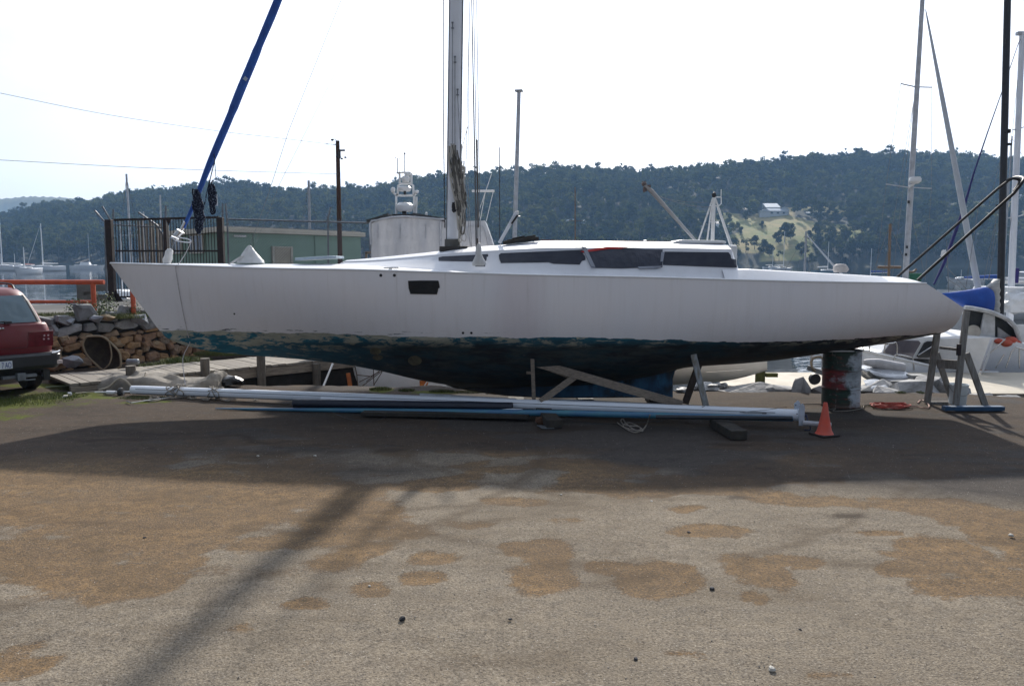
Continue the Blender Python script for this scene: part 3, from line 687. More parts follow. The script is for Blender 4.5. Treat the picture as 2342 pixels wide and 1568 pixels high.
q = MB(); q.loft(crows + [endrow]); coach = q.build('coachroof', M_deck, yacht, auto=30)
# cockpit coaming aft of the cabin
q = MB(); rws = []
c0 = P(1712, 615.5, YC - .9); c1 = P(2034, 633, YC - .85)
for i in range(25):
    X = XC2 - .35 + (c1.x - XC2 + .35) * i / 24; f_ = (X - c0.x) / (c1.x - c0.x); zt = c0.z + (c1.z - c0.z) * max(0, f_)
    if i == 24: zt = zdeck(X, .9) + .005
    bb = bfun(X); rws.append([Vector((X, YC - bb + .10, zdeck(X, bb - .1) - .01)), Vector((X, YC - bb + .16, zdeck(X, bb - .1) + .01)), Vector((X, YC - bb + .30, zt - .01)), Vector((X, YC - bb + .34, zt)), Vector((X, YC - bb + .5, zt + .005)),
                 Vector((X, YC - bb + .52, zdeck(X, 0) - .25))])
q.loft(rws); q.build('cockpit_coaming', M_deck, yacht, auto=35); q = MB()
q.loft([[Vector((p.x, 2 * YC - p.y, p.z)) for p in r_] for r_ in rws]); q.build('cockpit_coaming', M_deck, yacht, auto=35)
# keel
KP = [(880, 840), (980, 866), (1040, 889), (1100, 899), (1160, 907), (1260, 912), (1541, 910), (1541, 868), (1546, 850), (1560, 838), (1640, 826), (1560, 800), (1200, 800), (960, 800)]
m, nt, b, oc, out = base_mat('keel_paint')
sx = nt.nodes.new('ShaderNodeSeparateXYZ'); nt.links.new(oc, sx.inputs[0]); X_, Z_ = sx.outputs['X'], sx.outputs['Z']
na = noise_(nt, oc, 2.4, 6, .65, (2.5, 1, .35)); nb = noise_(nt, oc, 3, 5, .6)
f_ = math_(nt, 'MULTIPLY', rng_(nt, X_, -.2, 1.4), rng_(nt, math_(nt, 'ADD', Z_, math_(nt, 'MULTIPLY', na, .5)), .86, .58))
c_ = mixc(nt, rng_(nt, na, .45, .7), (.010, .012, .015), (.04, .042, .042))
nt.links.new(mixc(nt, math_(nt, 'MULTIPLY', f_, rng_(nt, nb, .3, .5)), c_, mixc(nt, rng_(nt, na, .35, .65), (.040, .17, .34), (.020, .075, .16))), b.inputs['Base Color']); b.inputs['Roughness'].default_value = .7
q = MB(); pts = [P(x, y, YC - .1) for x, y in KP]; cx_ = sum(p.x for p in pts) / len(pts); cz_ = sum(p.z for p in pts) / len(pts)
def kth(p): return .05 + .15 * max(0, min(1, (p.z) / .9)) * (0.35 + .65 * min(1, max(0, (p.x + 1.6) / 1.5))) if p.x < 1.5 else .05 + .1 * max(0, min(1, (2.45 - p.x) / 1)) * min(1, p.z / .9)
mid = Vector((cx_, YC, cz_)); n_ = len(pts)
ins = [mid.lerp(p, .93) for p in pts]
def off(p, s, k): return Vector((p.x, YC + s * (kth(p) + .02) * k, p.z))
R1 = [[off(p, -1, .35) for p in pts], [off(p, -1, 1) for p in ins]]
R2 = [[off(p, 1, 1) for p in ins], [off(p, 1, .35) for p in pts]]
allr = R2 + R1
q.loft(allr + [allr[0]], closed=True)
q.add([off(p, -1, 1) for p in ins], [tuple(range(n_))]); q.add([off(p, 1, 1) for p in ins], [tuple(range(n_))])
q.build('keel', m, yacht)
# ---- taped-over windows (sheets laid on the cabin side and hull)
def joined(objs):
    V = []; Fc = []
    for o in objs:
        k = len(V); og = ORG[o]; V += [v.co + og for v in o.data.vertices]; Fc += [tuple(k + i for i in f.vertices) for f in o.data.polygons]
    return BVHTree.FromPolygons(V, Fc)
BV = joined([hull, coach, deck])
def decal(poly, name, material, th=.006, step=6, parent=yacht, bulge=0.0, bv=None, off0=.003):
    bv = bv or BV
    xs_ = sorted(set([p[0] for p in poly] + list(np.arange(min(p[0] for p in poly), max(p[0] for p in poly), step))))
    q = MB(); cols = []
    for x in xs_:
        ysv = []
        for i in range(len(poly)):
            (x1, y1), (x2, y2) = poly[i], poly[(i + 1) % len(poly)]
            if x1 == x2: continue
            if min(x1, x2) - 1e-6 <= x <= max(x1, x2) + 1e-6: ysv.append(y1 + (y2 - y1) * (x - x1) / (x2 - x1))
        if len(ysv) < 2: continue
        yt, yb = min(ysv), max(ysv); fr_, bk = [], []
        for k in range(5):
            d = ray(x, yt + (yb - yt) * k / 4).normalized(); hit = bv.ray_cast(Vector((0, 0, EYE)), d)
            if hit[0] is None: fr_ = None; break
            nn = hit[1] if hit[1].dot(d) < 0 else -hit[1]; e = bulge * math.sin(math.pi * k / 4) * (.6 + .5 * nz(x * .09, k))
            fr_.append(hit[0] + nn * (th + off0 + e)); bk.append(hit[0] + nn * off0 * .3)
        if fr_: cols.append((fr_, bk))
    if len(cols) < 2: return None
    q.loft([c[0] for c in cols]); q.loft([c[1] for c in cols])
    for i in range(len(cols) - 1):
        for k in (0, 4):
            q.add([cols[i][0][k], cols[i + 1][0][k], cols[i + 1][1][k], cols[i][1][k]], [(0, 1, 2, 3)])
    for i in (0, -1):
        for k in range(4): q.add([cols[i][0][k], cols[i][0][k + 1], cols[i][1][k + 1], cols[i][1][k]], [(0, 1, 2, 3)])
    return q.build(name, material, parent)
M_tape = mat('black_tape', (.012, .016, .030), .7, col2=(.018, .023, .040), scale=3, stretch=(1, 1, 12), bump=.25, bscale=9)
M_film = mat('black_plastic_sheet', (.012, .017, .034), .5, col2=(.022, .028, .05), scale=2, bump=.9, bscale=6, stretch=(1, 1, .3))
M_gtape = mat('grey_tape', (.25, .27, .32), .45)
M_red = mat('red_cloth', (.50, .022, .02), .6)
z4 = lambda L: [Z(4, *p) for p in L]; z5 = lambda L: [Z(5, *p) for p in L]
o = decal(z4([(720, 1150), (760, 1142), (1052, 1127), (1172, 1120), (1172, 1140), (1160, 1140), (1158, 1165), (1150, 1183), (1040, 1184), (720, 1178)]), 'taped_window', M_tape)
o['label'] = 'slim window taped over in black, nearest the mast'
o = decal(z4([(1270, 1128), (1290, 1112), (2035, 1080), (2040, 1118), (2060, 1140), (2062, 1170), (2030, 1180), (2010, 1212), (1770, 1205), (1725, 1192), (1290, 1198), (1276, 1165)]), 'taped_window', M_tape)
o['label'] = 'long window taped over in black with ragged tape ends'
o = decal(z5([(955, 1097), (1540, 1103), (1560, 1130), (1565, 1160), (1605, 1168), (1608, 1200), (1616, 1242), (940, 1216)]), 'taped_window', M_tape)
o['label'] = 'aft window taped over in black'
o = decal(z5([(240, 1085), (440, 1062), (600, 1060), (780, 1075), (937, 1078), (935, 1236), (720, 1242), (560, 1248), (318, 1243)]), 'plastic_sheet', M_film, .008, 4, bulge=.012); 
decal(z5([(190, 1100), (250, 1085), (430, 1055), (612, 1060), (560, 1074), (440, 1076), (250, 1105), (215, 1105)]), 'red_strip', M_red, .004, off0=.016)
decal(z5([(197, 1054), (236, 1062), (322, 1245), (284, 1240)]), 'grey_tape', M_gtape, .003, 3, off0=.026)
decal(z5([(925, 1105), (955, 1106), (940, 1195), (915, 1192)]), 'grey_tape', M_gtape, .003, 3, off0=.020)
decal(z5([(710, 1240), (935, 1232), (890, 1252), (720, 1254)]), 'grey_tape', M_gtape, .003, off0=.020)
o = decal(z4([(441, 1360), (560, 1357), (716, 1358), (722, 1372), (731, 1424), (716, 1430), (714, 1452), (704, 1484), (462, 1480), (446, 1427)]), 'taped_porthole', mat('matt_black_tape', (.009, .009, .010), .7, bump=.3, bscale=12))
o['label'] = 'hull porthole sealed with black tape'
M_hole = mat('dark_fitting', (.02, .02, .025), .6)
def spot(x, y, r, ri=None, mt=M_hole, nm='skin_fitting', flat=.3):
    d = ray(x, y).normalized(); h_ = BV.ray_cast(Vector((0, 0, EYE)), d); n_ = h_[1] if h_[1].dot(d) < 0 else -h_[1]
    rot = n_.to_track_quat('Z', 'Y').to_matrix(); q = MB()
    prof = [(r, -.004), (r, .004), (r * .8, .007), (ri or r * .3, .006), (ri or r * .3, .001), (0, .001)]
    k = MB(); k.lathe(prof, n=14); q.add([rot @ v + h_[0] for v in k.v], k.f); return q.build(nm, mt, yacht, smooth=False)
for x, y, r in ((871, 629.5, .022), (902, 629.5, .022), (536, 717.5, .014), (1059, 761, .018), (1078, 761, .018)): spot(x, y, r)
M_patch = mat('bare_primer', (.16, .14, .08), .85, col2=(.07, .065, .045), scale=9)
def blob(x, y, rx, ry, seed):
    return [(x + rx * (1 + .18 * nz(k, seed)) * math.cos(k * .42), y + ry * (1 + .18 * nz(k, seed + 3)) * math.sin(k * .42)) for k in range(15)]
decal(blob(859, 803, 13, 8, 1), 'bare_patch', M_patch, .001, 3); decal(blob(864, 817, 12, 6, 2), 'bare_patch', M_patch, .001, 3); decal(blob(949, 824, 16, 11, 5), 'bare_patch', M_patch, .001, 3)
# pale chainplate strip seen on deck, small marks
for L in ([(842, 610), (856, 610), (846, 618), (832, 618)], ): decal(L, 'deck_mark', M_white, .003)
d = ray(1818, 636).normalized(); h_ = BV.ray_cast(Vector((0, 0, EYE)), d)
q = MB(); q.lathe([(.03, 0), (.03, .02), (.018, .03), (.018, .05), (0, .055)], h_[0]); q.build('deck_cleat', mat('tarnished_bronze', (.10, .10, .06), .5, metal=.3), yacht, smooth=True)
q = MB(); h_ = BV.ray_cast(Vector((0, 0, EYE)), ray(893, 616).normalized()); q.bar(h_[0] + Vector((-.1, 0, .025)), h_[0] + Vector((.12, 0, .025)), .02, .02); q.box(h_[0] + Vector((0, 0, .01)), (.05, .03, .03))
q.build('deck_cleat', M_steel, yacht, bevel=.004)
# roof trim, hatch
M_trim = mat('brown_trim', (.13, .035, .03), .6)
q = MB(); L = [(1237, 549.8), (1280, 551), (1340, 551.5), (1409, 552.2), (1475, 553), (1560, 554), (1655, 556)]
q.tube([P(x, y - .3, YC) + Vector((0, 0, .004)) for x, y in L], .008, 6); q.build('roof_trim', M_trim, yacht, smooth=True)
q = MB()
ht = [(1540, 553), (1553, 549), (1560, 548.2), (1650, 550), (1661, 551.5), (1661, 556), (1540, 556)]
q.prism([P(x, y, YC - .42) for x, y in ht], (0, .84, 0)); q.build('sliding_hatch', M_white, yacht, bevel=.008)
q = MB(); q.box(P(1475, 551.5, YC), (.05, .05, .035)); q.build('roof_fitting', M_white, yacht, bevel=.008)
q = MB(); q.bar(P(1412, 551, YC + .1), P(1412, 545, YC + .1), .006, .006); q.build('roof_pin', M_steel, yacht)
# foredeck hatch (pale blue lid)
q = MB(); a = [Z(3, 1230, 968), Z(3, 1560, 948), Z(3, 1612, 952), Z(3, 1614, 972), Z(3, 1235, 992)]
q.prism([P(x, y, YC - .28) for x, y in a], (0, .56, 0)); q.build('foredeck_hatch', mat('pale_blue_acrylic', (.42, .52, .60), .25), yacht, bevel=.008)
# timber pile by the cabin front
q = MB()
for (xa, ya, xb, yb, yy, t_) in ((1150, 556, 1232, 545, 12.0, .05), (1160, 551, 1225, 540, 12.2, .035), (1172, 547, 1200, 541, 12.1, .035), (1155, 553, 1210, 548, 12.35, .04)):
    q.bar(P(xa, ya, yy), P(xb, yb, yy), .09, t_)
tag(q.build('timber_planks', M_darkwood, None, bevel=.004), 'few dark mossy planks stacked on the yacht cabin roof', 'planks')
q = MB(); q.bar(P(1142, 556, 12.1), P(1181, 486, 12.1), .075, .05); 
cr_ = thing('boom_crutch', 'pale grey inclined arm standing up from the yacht cabin front', 'boom crutch', P(1142, 558, 12.1))
q.build('arm', M_mastwhite, cr_, bevel=.01); q = MB(); q.bar(P(1170, 512, 12.04), P(1184, 492, 12.04), .05, .03); q.build('pad', M_black, cr_, bevel=.005)
q = MB(); q.bar(P(1181, 494, 12.1), P(1190, 495, 12.1), .04, .02); q.box(P(1182, 487, 12.1), (.06, .06, .05)); q.build('end_cap', M_white, cr_, bevel=.006)
# ---- mast
MX0, MX1 = P(1036, 566, YC), P(1043.5, 0, YC); dm = (MX1 - MX0); MT = MX0 + dm * (11.2 / dm.z)
q = MB(); pts = [MX0 + (MT - MX0) * (i / 20) for i in range(21)]
q.tube(pts, .103, 20, flat=.62, up=(1, 0, 0)); q.build('mast', M_mastwhite, yacht, smooth=True)
q = MB(); q.tube([p + Vector((-.098, -.02, 0)) for p in (MX0 + dm * .0 + Vector((0, 0, .1)), MX0 + dm * (4.55 / dm.z * 1.0))][:2], .011, 6)
q.tube([MX0 + Vector((.10, -.02, .1)), MT + Vector((.10, -.02, -.3))], .012, 6); q.build('mast_track', M_galv, yacht)
q = MB(); q.box(Vector((MX0.x - .005, YC, MX0.z + .03)), (.235, .2, .20)); q.build('mast_collar', mat('grey_collar', (.16, .155, .145), .6, col2=(.1, .1, .09)), yacht, bevel=.015)
q = MB(); q.prism([P(1005, 563, YC - .28), P(1069, 563, YC - .28), P(1069, 566, YC - .28), P(1004.5, 574.5, YC - .28)], (0, .56, 0)); q.build('mast_step', mat('step_timber', (.05, .045, .04), .8), yacht, bevel=.006)
q = MB()
for x, y0 in ((1035, 52), (1040.5, 130), (1046.5, 205)):
    c = P(x, y0, YC - .09); q.box(c, (.03, .02, .02)); q.box(c + Vector((0, 0, -.08)), (.04, .02, .015)); q.bar(c, c + Vector((0, 0, -.08)), .015, .01)
    q.tube([c + Vector((0, -.01, -.08)), P(1036 + (x - 1036) * 1.6 if y0 != 130 else x, 330, YC - .1)], .005, 5)
q.build('halyard_exits', M_galv, yacht)
# coiled halyards on the mast: each coil of rope
M_rope2 = M_rope
def rope_bundle(name, spine, width, n, r, seed, mt, parent=yacht, yoff=-.12):
    rd = random.Random(seed); q = MB()
    for i in range(n):
        a = rd.uniform(0, .35) if i % 3 else rd.uniform(0, .6); b_ = rd.uniform(.65, 1.0) if i % 2 else rd.uniform(.45, .8); pts = []
        o0 = rd.uniform(-1, 1)
        for k in range(9):
            t_ = a + (b_ - a) * k / 8; x, y, w_ = spine(t_); o_ = (o0 + .35 * nz(i * 3.1, t_ * 4)) * w_ * width
            pts.append(P(x + o_, y, YC + yoff + rd.uniform(-.01, .01) + .05 * nz(i, t_ * 3, 8) + 0 * i))
        # a hanging loop: go down one side and up the other
        pts2 = [p + Vector((rd.uniform(.02, .05), .01, 0)) for p in pts[::-1]]
        q.tube(curve3(pts + [pts[-1] + Vector((.02, 0, -.03))] + pts2, 2), r, 5, caps=False)
    return q.build(name, mt, parent, smooth=True)
def sp1(t):
    x = 1030 + 22 * min(1, t * 1.35) ** 1.1; y = 322 + 216 * t; w_ = .35 + .75 * math.sin(math.pi * min(1, t * .95 + .05)); return x, y, w_
rope_bundle('halyard_coils', sp1, 13, 9, .013, 5, mat('mast_rope', (.50, .48, .44), .9, col2=(.36, .345, .31), scale=2), yoff=-.13)
rope_bundle('halyard_coils', sp1, 12, 8, .012, 15, mat('mast_rope_dark', (.16, .155, .145), .9, col2=(.09, .088, .08), scale=5), yoff=-.14)
rope_bundle('halyard_coils', sp1, 11, 6, .010, 25, M_black, yoff=-.12)
rope_bundle('halyard_coils', lambda t: (1056 - 6 * t, 368 + 110 * t, .5 + .4 * math.sin(math.pi * t)), 6, 16, .010, 9, MATS['mast_rope'])
rope_bundle('halyard_coils', lambda t: (1050 - 1 * t, 480 + 75 * t, .6), 3.5, 8, .007, 19, MATS['mast_rope'])
rope_bundle('halyard_coils', lambda t: (1038 - 2 * t, 462 + 22 * t, .9), 3, 8, .012, 29, M_black)
q = MB(); q.tube([MX0 + Vector((-.12, -.06, .3)), MX0 + Vector((-.125, -.08, 2.1)), MX0 + Vector((-.1, -.1, 4.6)), MX1 + Vector((-.11, -.05, 0))], .008, 5); q.build('halyard', M_wiredark, yacht)
q = MB(); q.tube([P(x, y, YC - .15) for x, y in ((1056, 330), (1056.5, 360), (1055, 400), (1060, 430), (1064, 448), (1060, 458), (1054, 460))], .005, 5); q.tube([P(x, y, YC) for x, y in ((1070, 290), (1064, 310), (1057, 340), (1056, 372))], .005, 5)
q.tube(curve3([P(x, y, YC - .16) for x, y in ((1060, 500), (1062, 520), (1056, 545), (1063, 552), (1066, 540), (1060, 528))], 4), .004, 5); q.build('loose_line', M_rope2, yacht)
# ---- shrouds
cb_ = solve(1095, 611, .1) + Vector((0, .05, .02))
M_wrap = mat('white_plastic_wrap', (.66, .66, .65), .45, col2=(.5, .5, .49), scale=6, bump=.8, bscale=9)
q = MB()
q.lathe([(.13, 0), (.135, .04), (.10, .10), (.055, .18), (.05, .26), (.03, .33), (0, .34)], (0, 0, 0), 14)
w_ = MB(); w_.add([Vector((v.x * .75 * (1 + .3 * nz(v.z * 9, v.x * 6)), v.y * .6, v.z * .95)) + cb_ for v in q.v], q.f); w_.build('chainplate_wrap', M_wrap, yacht, smooth=True)
q = MB(); q.box(cb_ + Vector((.02, -.03, .0)), (.14, .03, .025)); q.build('chainplate', M_galv, yacht)
for (xb, yb, xt, r) in ((1091, 598, 1079, .0065), (1094, 598, 1083, .0065), (1099, 600, 1090, .006), (1089, 598, 1078.5, .006)):
    a = P(xb, yb, cb_.y); e = P(xt, 0, YC - .35); q = MB(); q.tube([a, e, e + (e - a) * .75], r, 5)
    q.build('shroud', M_wire, yacht)
q = MB(); q.tube([P(1093.5, 520, cb_.y + .1), P(1092.5, 460, cb_.y + .2)], .014, 8); q.tube([P(1091, 320, cb_.y + .3), P(1092.4, 460, cb_.y + .2)], .011, 8); q.tube([P(1092, 545, cb_.y), P(1092, 575, cb_.y)], .012, 8); q.build('turnbuckle', mat('rust_wire', (.10, .075, .06), .6), yacht)
fb = P(1086, 596, YC + 1.15)
for dx in (-9, -14):
    q = MB(); q.tube([fb + Vector((dx * .004, 0, -.1)), P(1079 + dx, 420, YC + .9), P(1074 + dx * 0, 0, YC + .3)], .005, 5); q.build('shroud', M_wire, yacht)
# ---- forward babystay pair with its bagged foot
f0 = P(572, 600, YC - .1)
q = MB(); q.lathe([(.23, -.01), (.20, .03), (.135, .12), (.08, .20), (.035, .26), (.015, .28), (0, .285)], (0, 0, 0), 16)
w_ = MB(); w_.add([Vector((v.x * (1 + .22 * nz(v.z * 8, math.atan2(v.y, v.x) * 2)), v.y * .7, v.z * .93)) + f0 for v in q.v], q.f); w_.build('stay_bag', M_wrap, yacht, smooth=True)
q = MB(); q.prism([f0 + Vector(a) for a in ((-.2, -.1, .002), (-.34, -.12, -.05), (-.1, -.12, .10), (-.05, -.1, .1))], (0, .01, 0)); q.build('bag_flap', M_wrap, yacht)
q = MB(); q.tube([P(570, 570, YC - .1), P(583, 530, YC - .1), P(615, 440, YC - .1), P(660, 300, YC - .05), MT.lerp(MX0, .3)], .004, 5); q.build('stay', M_wire, yacht)
q = MB(); q.tube([P(577, 571, YC), P(600, 520, YC), P(640, 420, YC), MT.lerp(MX0, .45)], .003, 5); q.build('stay', M_wire, yacht)
# ---- furled headsail on its stay
A0, A1 = P(420, 521, YC), P(636, 0, YC); dA = A1 - A0; A2 = A0 + dA * ((MT.x - .25 - A0.x) / dA.x)
q = MB(); pts = []; rr = []
for i in range(90):
    t_ = i / 89; p = A0 + (A2 - A0) * t_; s = (p - A0).length
    pts.append(p + Vector((.012 * nz(s * 1.4, 1), .01 * nz(s, 3), 0))); rr.append((.026 + .03 * sstep(0, 1.5, s) + .010 * nz(s * 1.3, 7) + (.008 if 2.0 < s < 2.9 else 0)) * (1 - .55 * sstep(.6, 1, t_)))
q.tube(pts, rr, 12); q.build('furled_sail', M_blue, yacht, smooth=True)
q = MB(); p0 = P(Z(14, 855, 722)[0], Z(14, 855, 722)[1], YC - .062); u_ = dA.normalized(); v_ = u_.cross(Vector((0, 1, 0))).normalized(); q.prism([p0 + u_ * a + v_ * c for a, c in ((-.03, -.02), (.02, -.035), (.035, .02), (-.02, .035))], (0, -.003, 0)); q.build('sail_label', mat('pale_tag', (.42, .5, .62), .6), yacht)
q = MB(); q.tube([P(415, 527, YC), P(424, 508, YC)], .03, 12); q.tube([P(402, 541, YC - .02), P(412, 530, YC)], .05, 14); q.tube([P(399, 547, YC), P(401, 543, YC)], .062, 14); q.tube([P(411, 531, YC), P(413, 528, YC)], .062, 14)
q.build('furler_drum', M_steel, yacht, auto=40)
q = MB(); q.tube(curve3([P(x, y, YC - .06) for x, y in ((396, 545), (402, 550), (418, 553), (432, 554), (437, 551), (428, 546), (412, 543), (406, 540))], 4), .008, 6); q.build('furler_guard', M_mastwhite, yacht, smooth=True)
q = MB(); q.tube([P(400, 548, YC), P(392, 572, YC)], .008, 6); q.build('stay_link', M_galv, yacht)
q = MB(); q.lathe([(.07, -.10), (.10, -.03), (.075, .03), (.085, .09), (.04, .13), (0, .135)], (0, 0, 0), 12); c = P(384, 588, YC); w_ = MB(); w_.add([Vector((v.x * .75 * (1 + .4 * nz(v.z * 20, v.x * 9)) + v.z * .25, v.y * .7, v.z)) + c for v in q.v], q.f); w_.build('tack_wrap', M_wrap, yacht, smooth=True)
# dark blue and white sheets hung in coils
m, nt, b, oc, out = base_mat('sheet_rope')
nn = nt.nodes.new('ShaderNodeTexVoronoi'); nn.inputs['Scale'].default_value = 48; nt.links.new(oc, nn.inputs['Vector'])
nt.links.new(mixc(nt, rng_(nt, nn.outputs['Distance'], .24, .32, 0, 1), (.20, .25, .34), (.006, .010, .028)), b.inputs['Base Color']); b.inputs['Roughness'].default_value = .9
rope_bundle('sheet_coil', lambda t: (444 + 8 * t + 4 * math.sin(t * 3), 432 + 100 * t, .35 + .6 * math.sin(math.pi * (t * .9 + .08))), 9, 20, .013, 3, m, yoff=-.1)
rope_bundle('sheet_coil', lambda t: (482 + 1 * t, 410 + 78 * t, .15 + .8 * math.sin(math.pi * (t ** .7))), 6, 13, .012, 4, m, yoff=-.05)
q = MB(); q.tube(curve3([P(x, y, YC - .08) for x, y in ((460, 480), (468, 465), (473, 440), (480, 412), (483, 400), (488, 380), (491, 368), (489, 352))], 4), .008, 6)
q.tube([P(491, 372, YC), P(492, 380, YC), P(494, 410, YC)], .005, 5); q.build('sheet_line', m, yacht)
# rope from the furler over the side down to the ground
q = MB(); pts = [P(438, 551, YC - .1), P(424, 580, YC - .2), P(408, 604, 11.9)]
sideX = P(410, 640, 12.0).x
for zq in np.linspace(zs(sideX) - .02, .95, 12): pts.append(Vector((sideX + .02 * (2.1 - zq) * .6, YC - halfb(sideX, zq) - .012, zq)))
pts.append(P(418, 820, 11.9)); pts.append(P(424, 880, 11.2))
q.tube(curve3(pts, 3), .0055, 6); q.build('hanging_rope', mat('pale_rope', (.66, .62, .62), .9, col2=(.42, .40, .40), scale=30), yacht, smooth=True)
# stern crutch: two black tubes meeting in a loop
q = MB(); near = [P(*Z(6, 1370, 1355), 11.35), P(*Z(6, 1900, 930), 11.0), P(*Z(6, 2250, 560), 10.8), P(*Z(6, 2330, 455), 10.75), P(*Z(6, 2335, 420), 10.9), P(*Z(6, 2270, 412), 11.4), P(*Z(6, 2200, 445), 12.0), P(*Z(6, 2100, 520), 12.2), P(*Z(6, 1700, 850), 12.8), P(*Z(6, 1160, 1345), 13.1)]
q.tube(curve3(near[:1] + near[2:9:1] + near[-1:], 8) if False else [near[0], near[2]] + curve3(near[2:7], 5)[1:] + [near[7], near[9]], .020, 10)
st_ = thing('stern_crutch', 'pair of black tubes leaning out over the yacht stern and joined in a loop', 'crutch', near[0])
q.build('tube_frame', mat('black_tube', (.010, .010, .012), .55), st_, smooth=True)
q = MB(); q.tube(curve3([P(*Z(6, a, c), 10.9) for a, c in ((2180, 445), (2240, 425), (2300, 440), (2285, 490), (2250, 540))], 4), .02, 7); q.build('lashing', M_black, st_, smooth=True)
# winch with white cover
c = P(1922, 623, YC + .1); q = MB(); q.lathe([(.10, 0), (.115, .05), (.115, .10), (.08, .13), (0, .135)], (0, 0, 0), 14); w_ = MB(); w_.add([Vector((v.x * (1 + .35 * nz(v.z * 12, v.x * 8)) * (1 - .6 * max(0, v.x * 5) * abs(v.z - .06) * 5), v.y, v.z)) + c for v in q.v], q.f)
w_.build('winch_cover', mat('canvas_white', (.52, .49, .47), .8, bump=.5, bscale=12), yacht, smooth=True)
# ================================================================ props, drum, stands and things on the yard
rd = random.Random(77)
def vbar(q, x0, y0, x1, y1, Y0, Y1, wd, th, up=(0, 1, 0)): q.bar(P(x0, y0, Y0), P(x1, y1, Y1), wd, th, up=up)
# keel blocks
for x in (1180, 1340, 1500):
    q = MB(); c = P(x, 912, YC); q.box((c.x, YC, .026), (.25, .6, .052)); tag(q.build('keel_block', M_darkwood, None, bevel=.006), {1180: 'flat dark timber block under the front of the yacht keel', 1340: 'flat dark timber block under the middle of the yacht keel', 1500: 'flat dark timber block under the back corner of the yacht keel'}[x], 'timber block', 'blocks under the keel')
# T-prop forward
Yp = 11.45
pr = thing('boat_prop', 'grey timber prop with a short crosspiece and a long diagonal plank under the yacht', 'prop', (P(1225, 917, Yp).x, Yp, 0))
q = MB(); vbar(q, 1222, 917 + 22, 1217, 806, Yp - .05, Yp - .2, .055, .05); q.build('post', M_woodx, pr, bevel=.004)
q = MB(); vbar(q, 1197, 807, 1240, 807, Yp - .22, Yp - .22, .035, .07, up=(0, 0, 1)); q.build('crosspiece', M_woodx, pr, bevel=.004)
q = MB(); q.bar(P(1199, 822, Yp - .06), P(1560, 925, Yp - .35), .05, .115, up=(0, 0, 1)); q.build('diagonal_plank', M_woodx, pr, bevel=.004)
q = MB(); q.bar(P(1326, 853, Yp - .12), P(1236, 918, Yp - .25), .035, .09, up=(0, 0, 1)); q.build('brace', M_woodx, pr, bevel=.004)
q = MB(); q.bar(P(1255, 843, Yp - .02), P(1305, 862, Yp - .05), .04, .06, up=(0, 0, 1)); q.box(P(1210, 848, Yp), (.08, .05, .09)); q.build('cleat_block', M_woodx, pr, bevel=.004)
# A-prop aft
pr = thing('boat_prop', 'two-legged prop of one pale and one dark plank with a wooden pad under the yacht', 'prop', (P(1600, 920, 11.6).x, 11.6, 0))
q = MB(); q.bar(P(1582, 795, 11.35), P(1616, 934, 11.2), .085, .05, up=(0, 1, 0)); q.build('pale_leg', mat('painted_board', (.32, .36, .39), .7, col2=(.19, .17, .14), scale=7, stretch=(4, 4, 1)), pr, bevel=.004)
q = MB(); q.bar(P(1602, 822, 11.7), P(1567, 922, 11.9), .10, .05, up=(0, 1, 0)); q.build('dark_leg', mat('brown_board', (.085, .065, .055), .8), pr, bevel=.004)
q = MB(); q.box(P(1584, 786, 11.3), (.14, .12, .05)); q.box(P(1576, 791, 11.32) , (.08, .1, .05)); q.build('pad', mat('ochre_wood', (.26, .17, .09), .8), pr, bevel=.006)
# oil drum
c = G(1932.5, 932); c = Vector((c.x, 12.0, 0)); r_ = .285
dr = thing('oil_drum', 'battered oil drum with patchy green red and white paint under the yacht stern', 'drum', c)
prof = []
H = .87
prof += [(r_ - .02, 0), (r_, .004), (r_ + .004, .015), (r_ - .004, .03)]
for k in range(1, 60):
    z = .03 + (H - .05) * k / 60; e = 0
    for zc_ in (.29, .58): e += .012 * math.exp(-((z - zc_) / .010) ** 2)
    if .05 < z < .27 or .62 < z < .82: e += .0032 * math.sin(z * 2 * math.pi / .035)
    prof.append((r_ - .006 + e, z))
prof += [(r_ - .002, H - .015), (r_ + .004, H - .006), (r_, H), (r_ - .012, H), (r_ - .018, H - .012), (0, H - .012)]
m, nt, b, oc, out = base_mat('drum_paint')
sx = nt.nodes.new('ShaderNodeSeparateXYZ'); nt.links.new(oc, sx.inputs[0]); X_, Z_ = sx.outputs['X'], sx.outputs['Z']
na = noise_(nt, oc, 3.2, 5, .65, (1, 1, 1.4)); nb = noise_(nt, oc, 9, 5, .65, (1, 1, 3)); nw = noise_(nt, oc, 2.4, 5, .6)
g_ = mixc(nt, rng_(nt, nb, .4, .6), (.010, .040, .027), (.008, .015, .014))
rdm = math_(nt, 'MULTIPLY', rng_(nt, math_(nt, 'ADD', X_, math_(nt, 'MULTIPLY', na, .16)), .06, .0), math_(nt, 'MULTIPLY', rng_(nt, Z_, .27, .31), rng_(nt, Z_, .60, .56)))
cc_ = mixc(nt, rdm, g_, mixc(nt, rng_(nt, nb, .4, .6), (.20, .022, .025), (.07, .012, .014)))
wm = math_(nt, 'ADD', math_(nt, 'ADD', X_, math_(nt, 'MULTIPLY', math_(nt, 'SUBTRACT', na, .5), .9)), math_(nt, 'MULTIPLY', math_(nt, 'ABSOLUTE', math_(nt, 'SUBTRACT', Z_, .45)), -.55))
cc_ = mixc(nt, math_(nt, 'MULTIPLY', rng_(nt, wm, -.16, -.05), rng_(nt, nw, .42, .52, .55, 1)), cc_, (.40, .45, .50))
cc_ = mixc(nt, rng_(nt, math_(nt, 'ADD', Z_, math_(nt, 'MULTIPLY', nb, .2)), .20, .08), cc_, (.09, .035, .02))
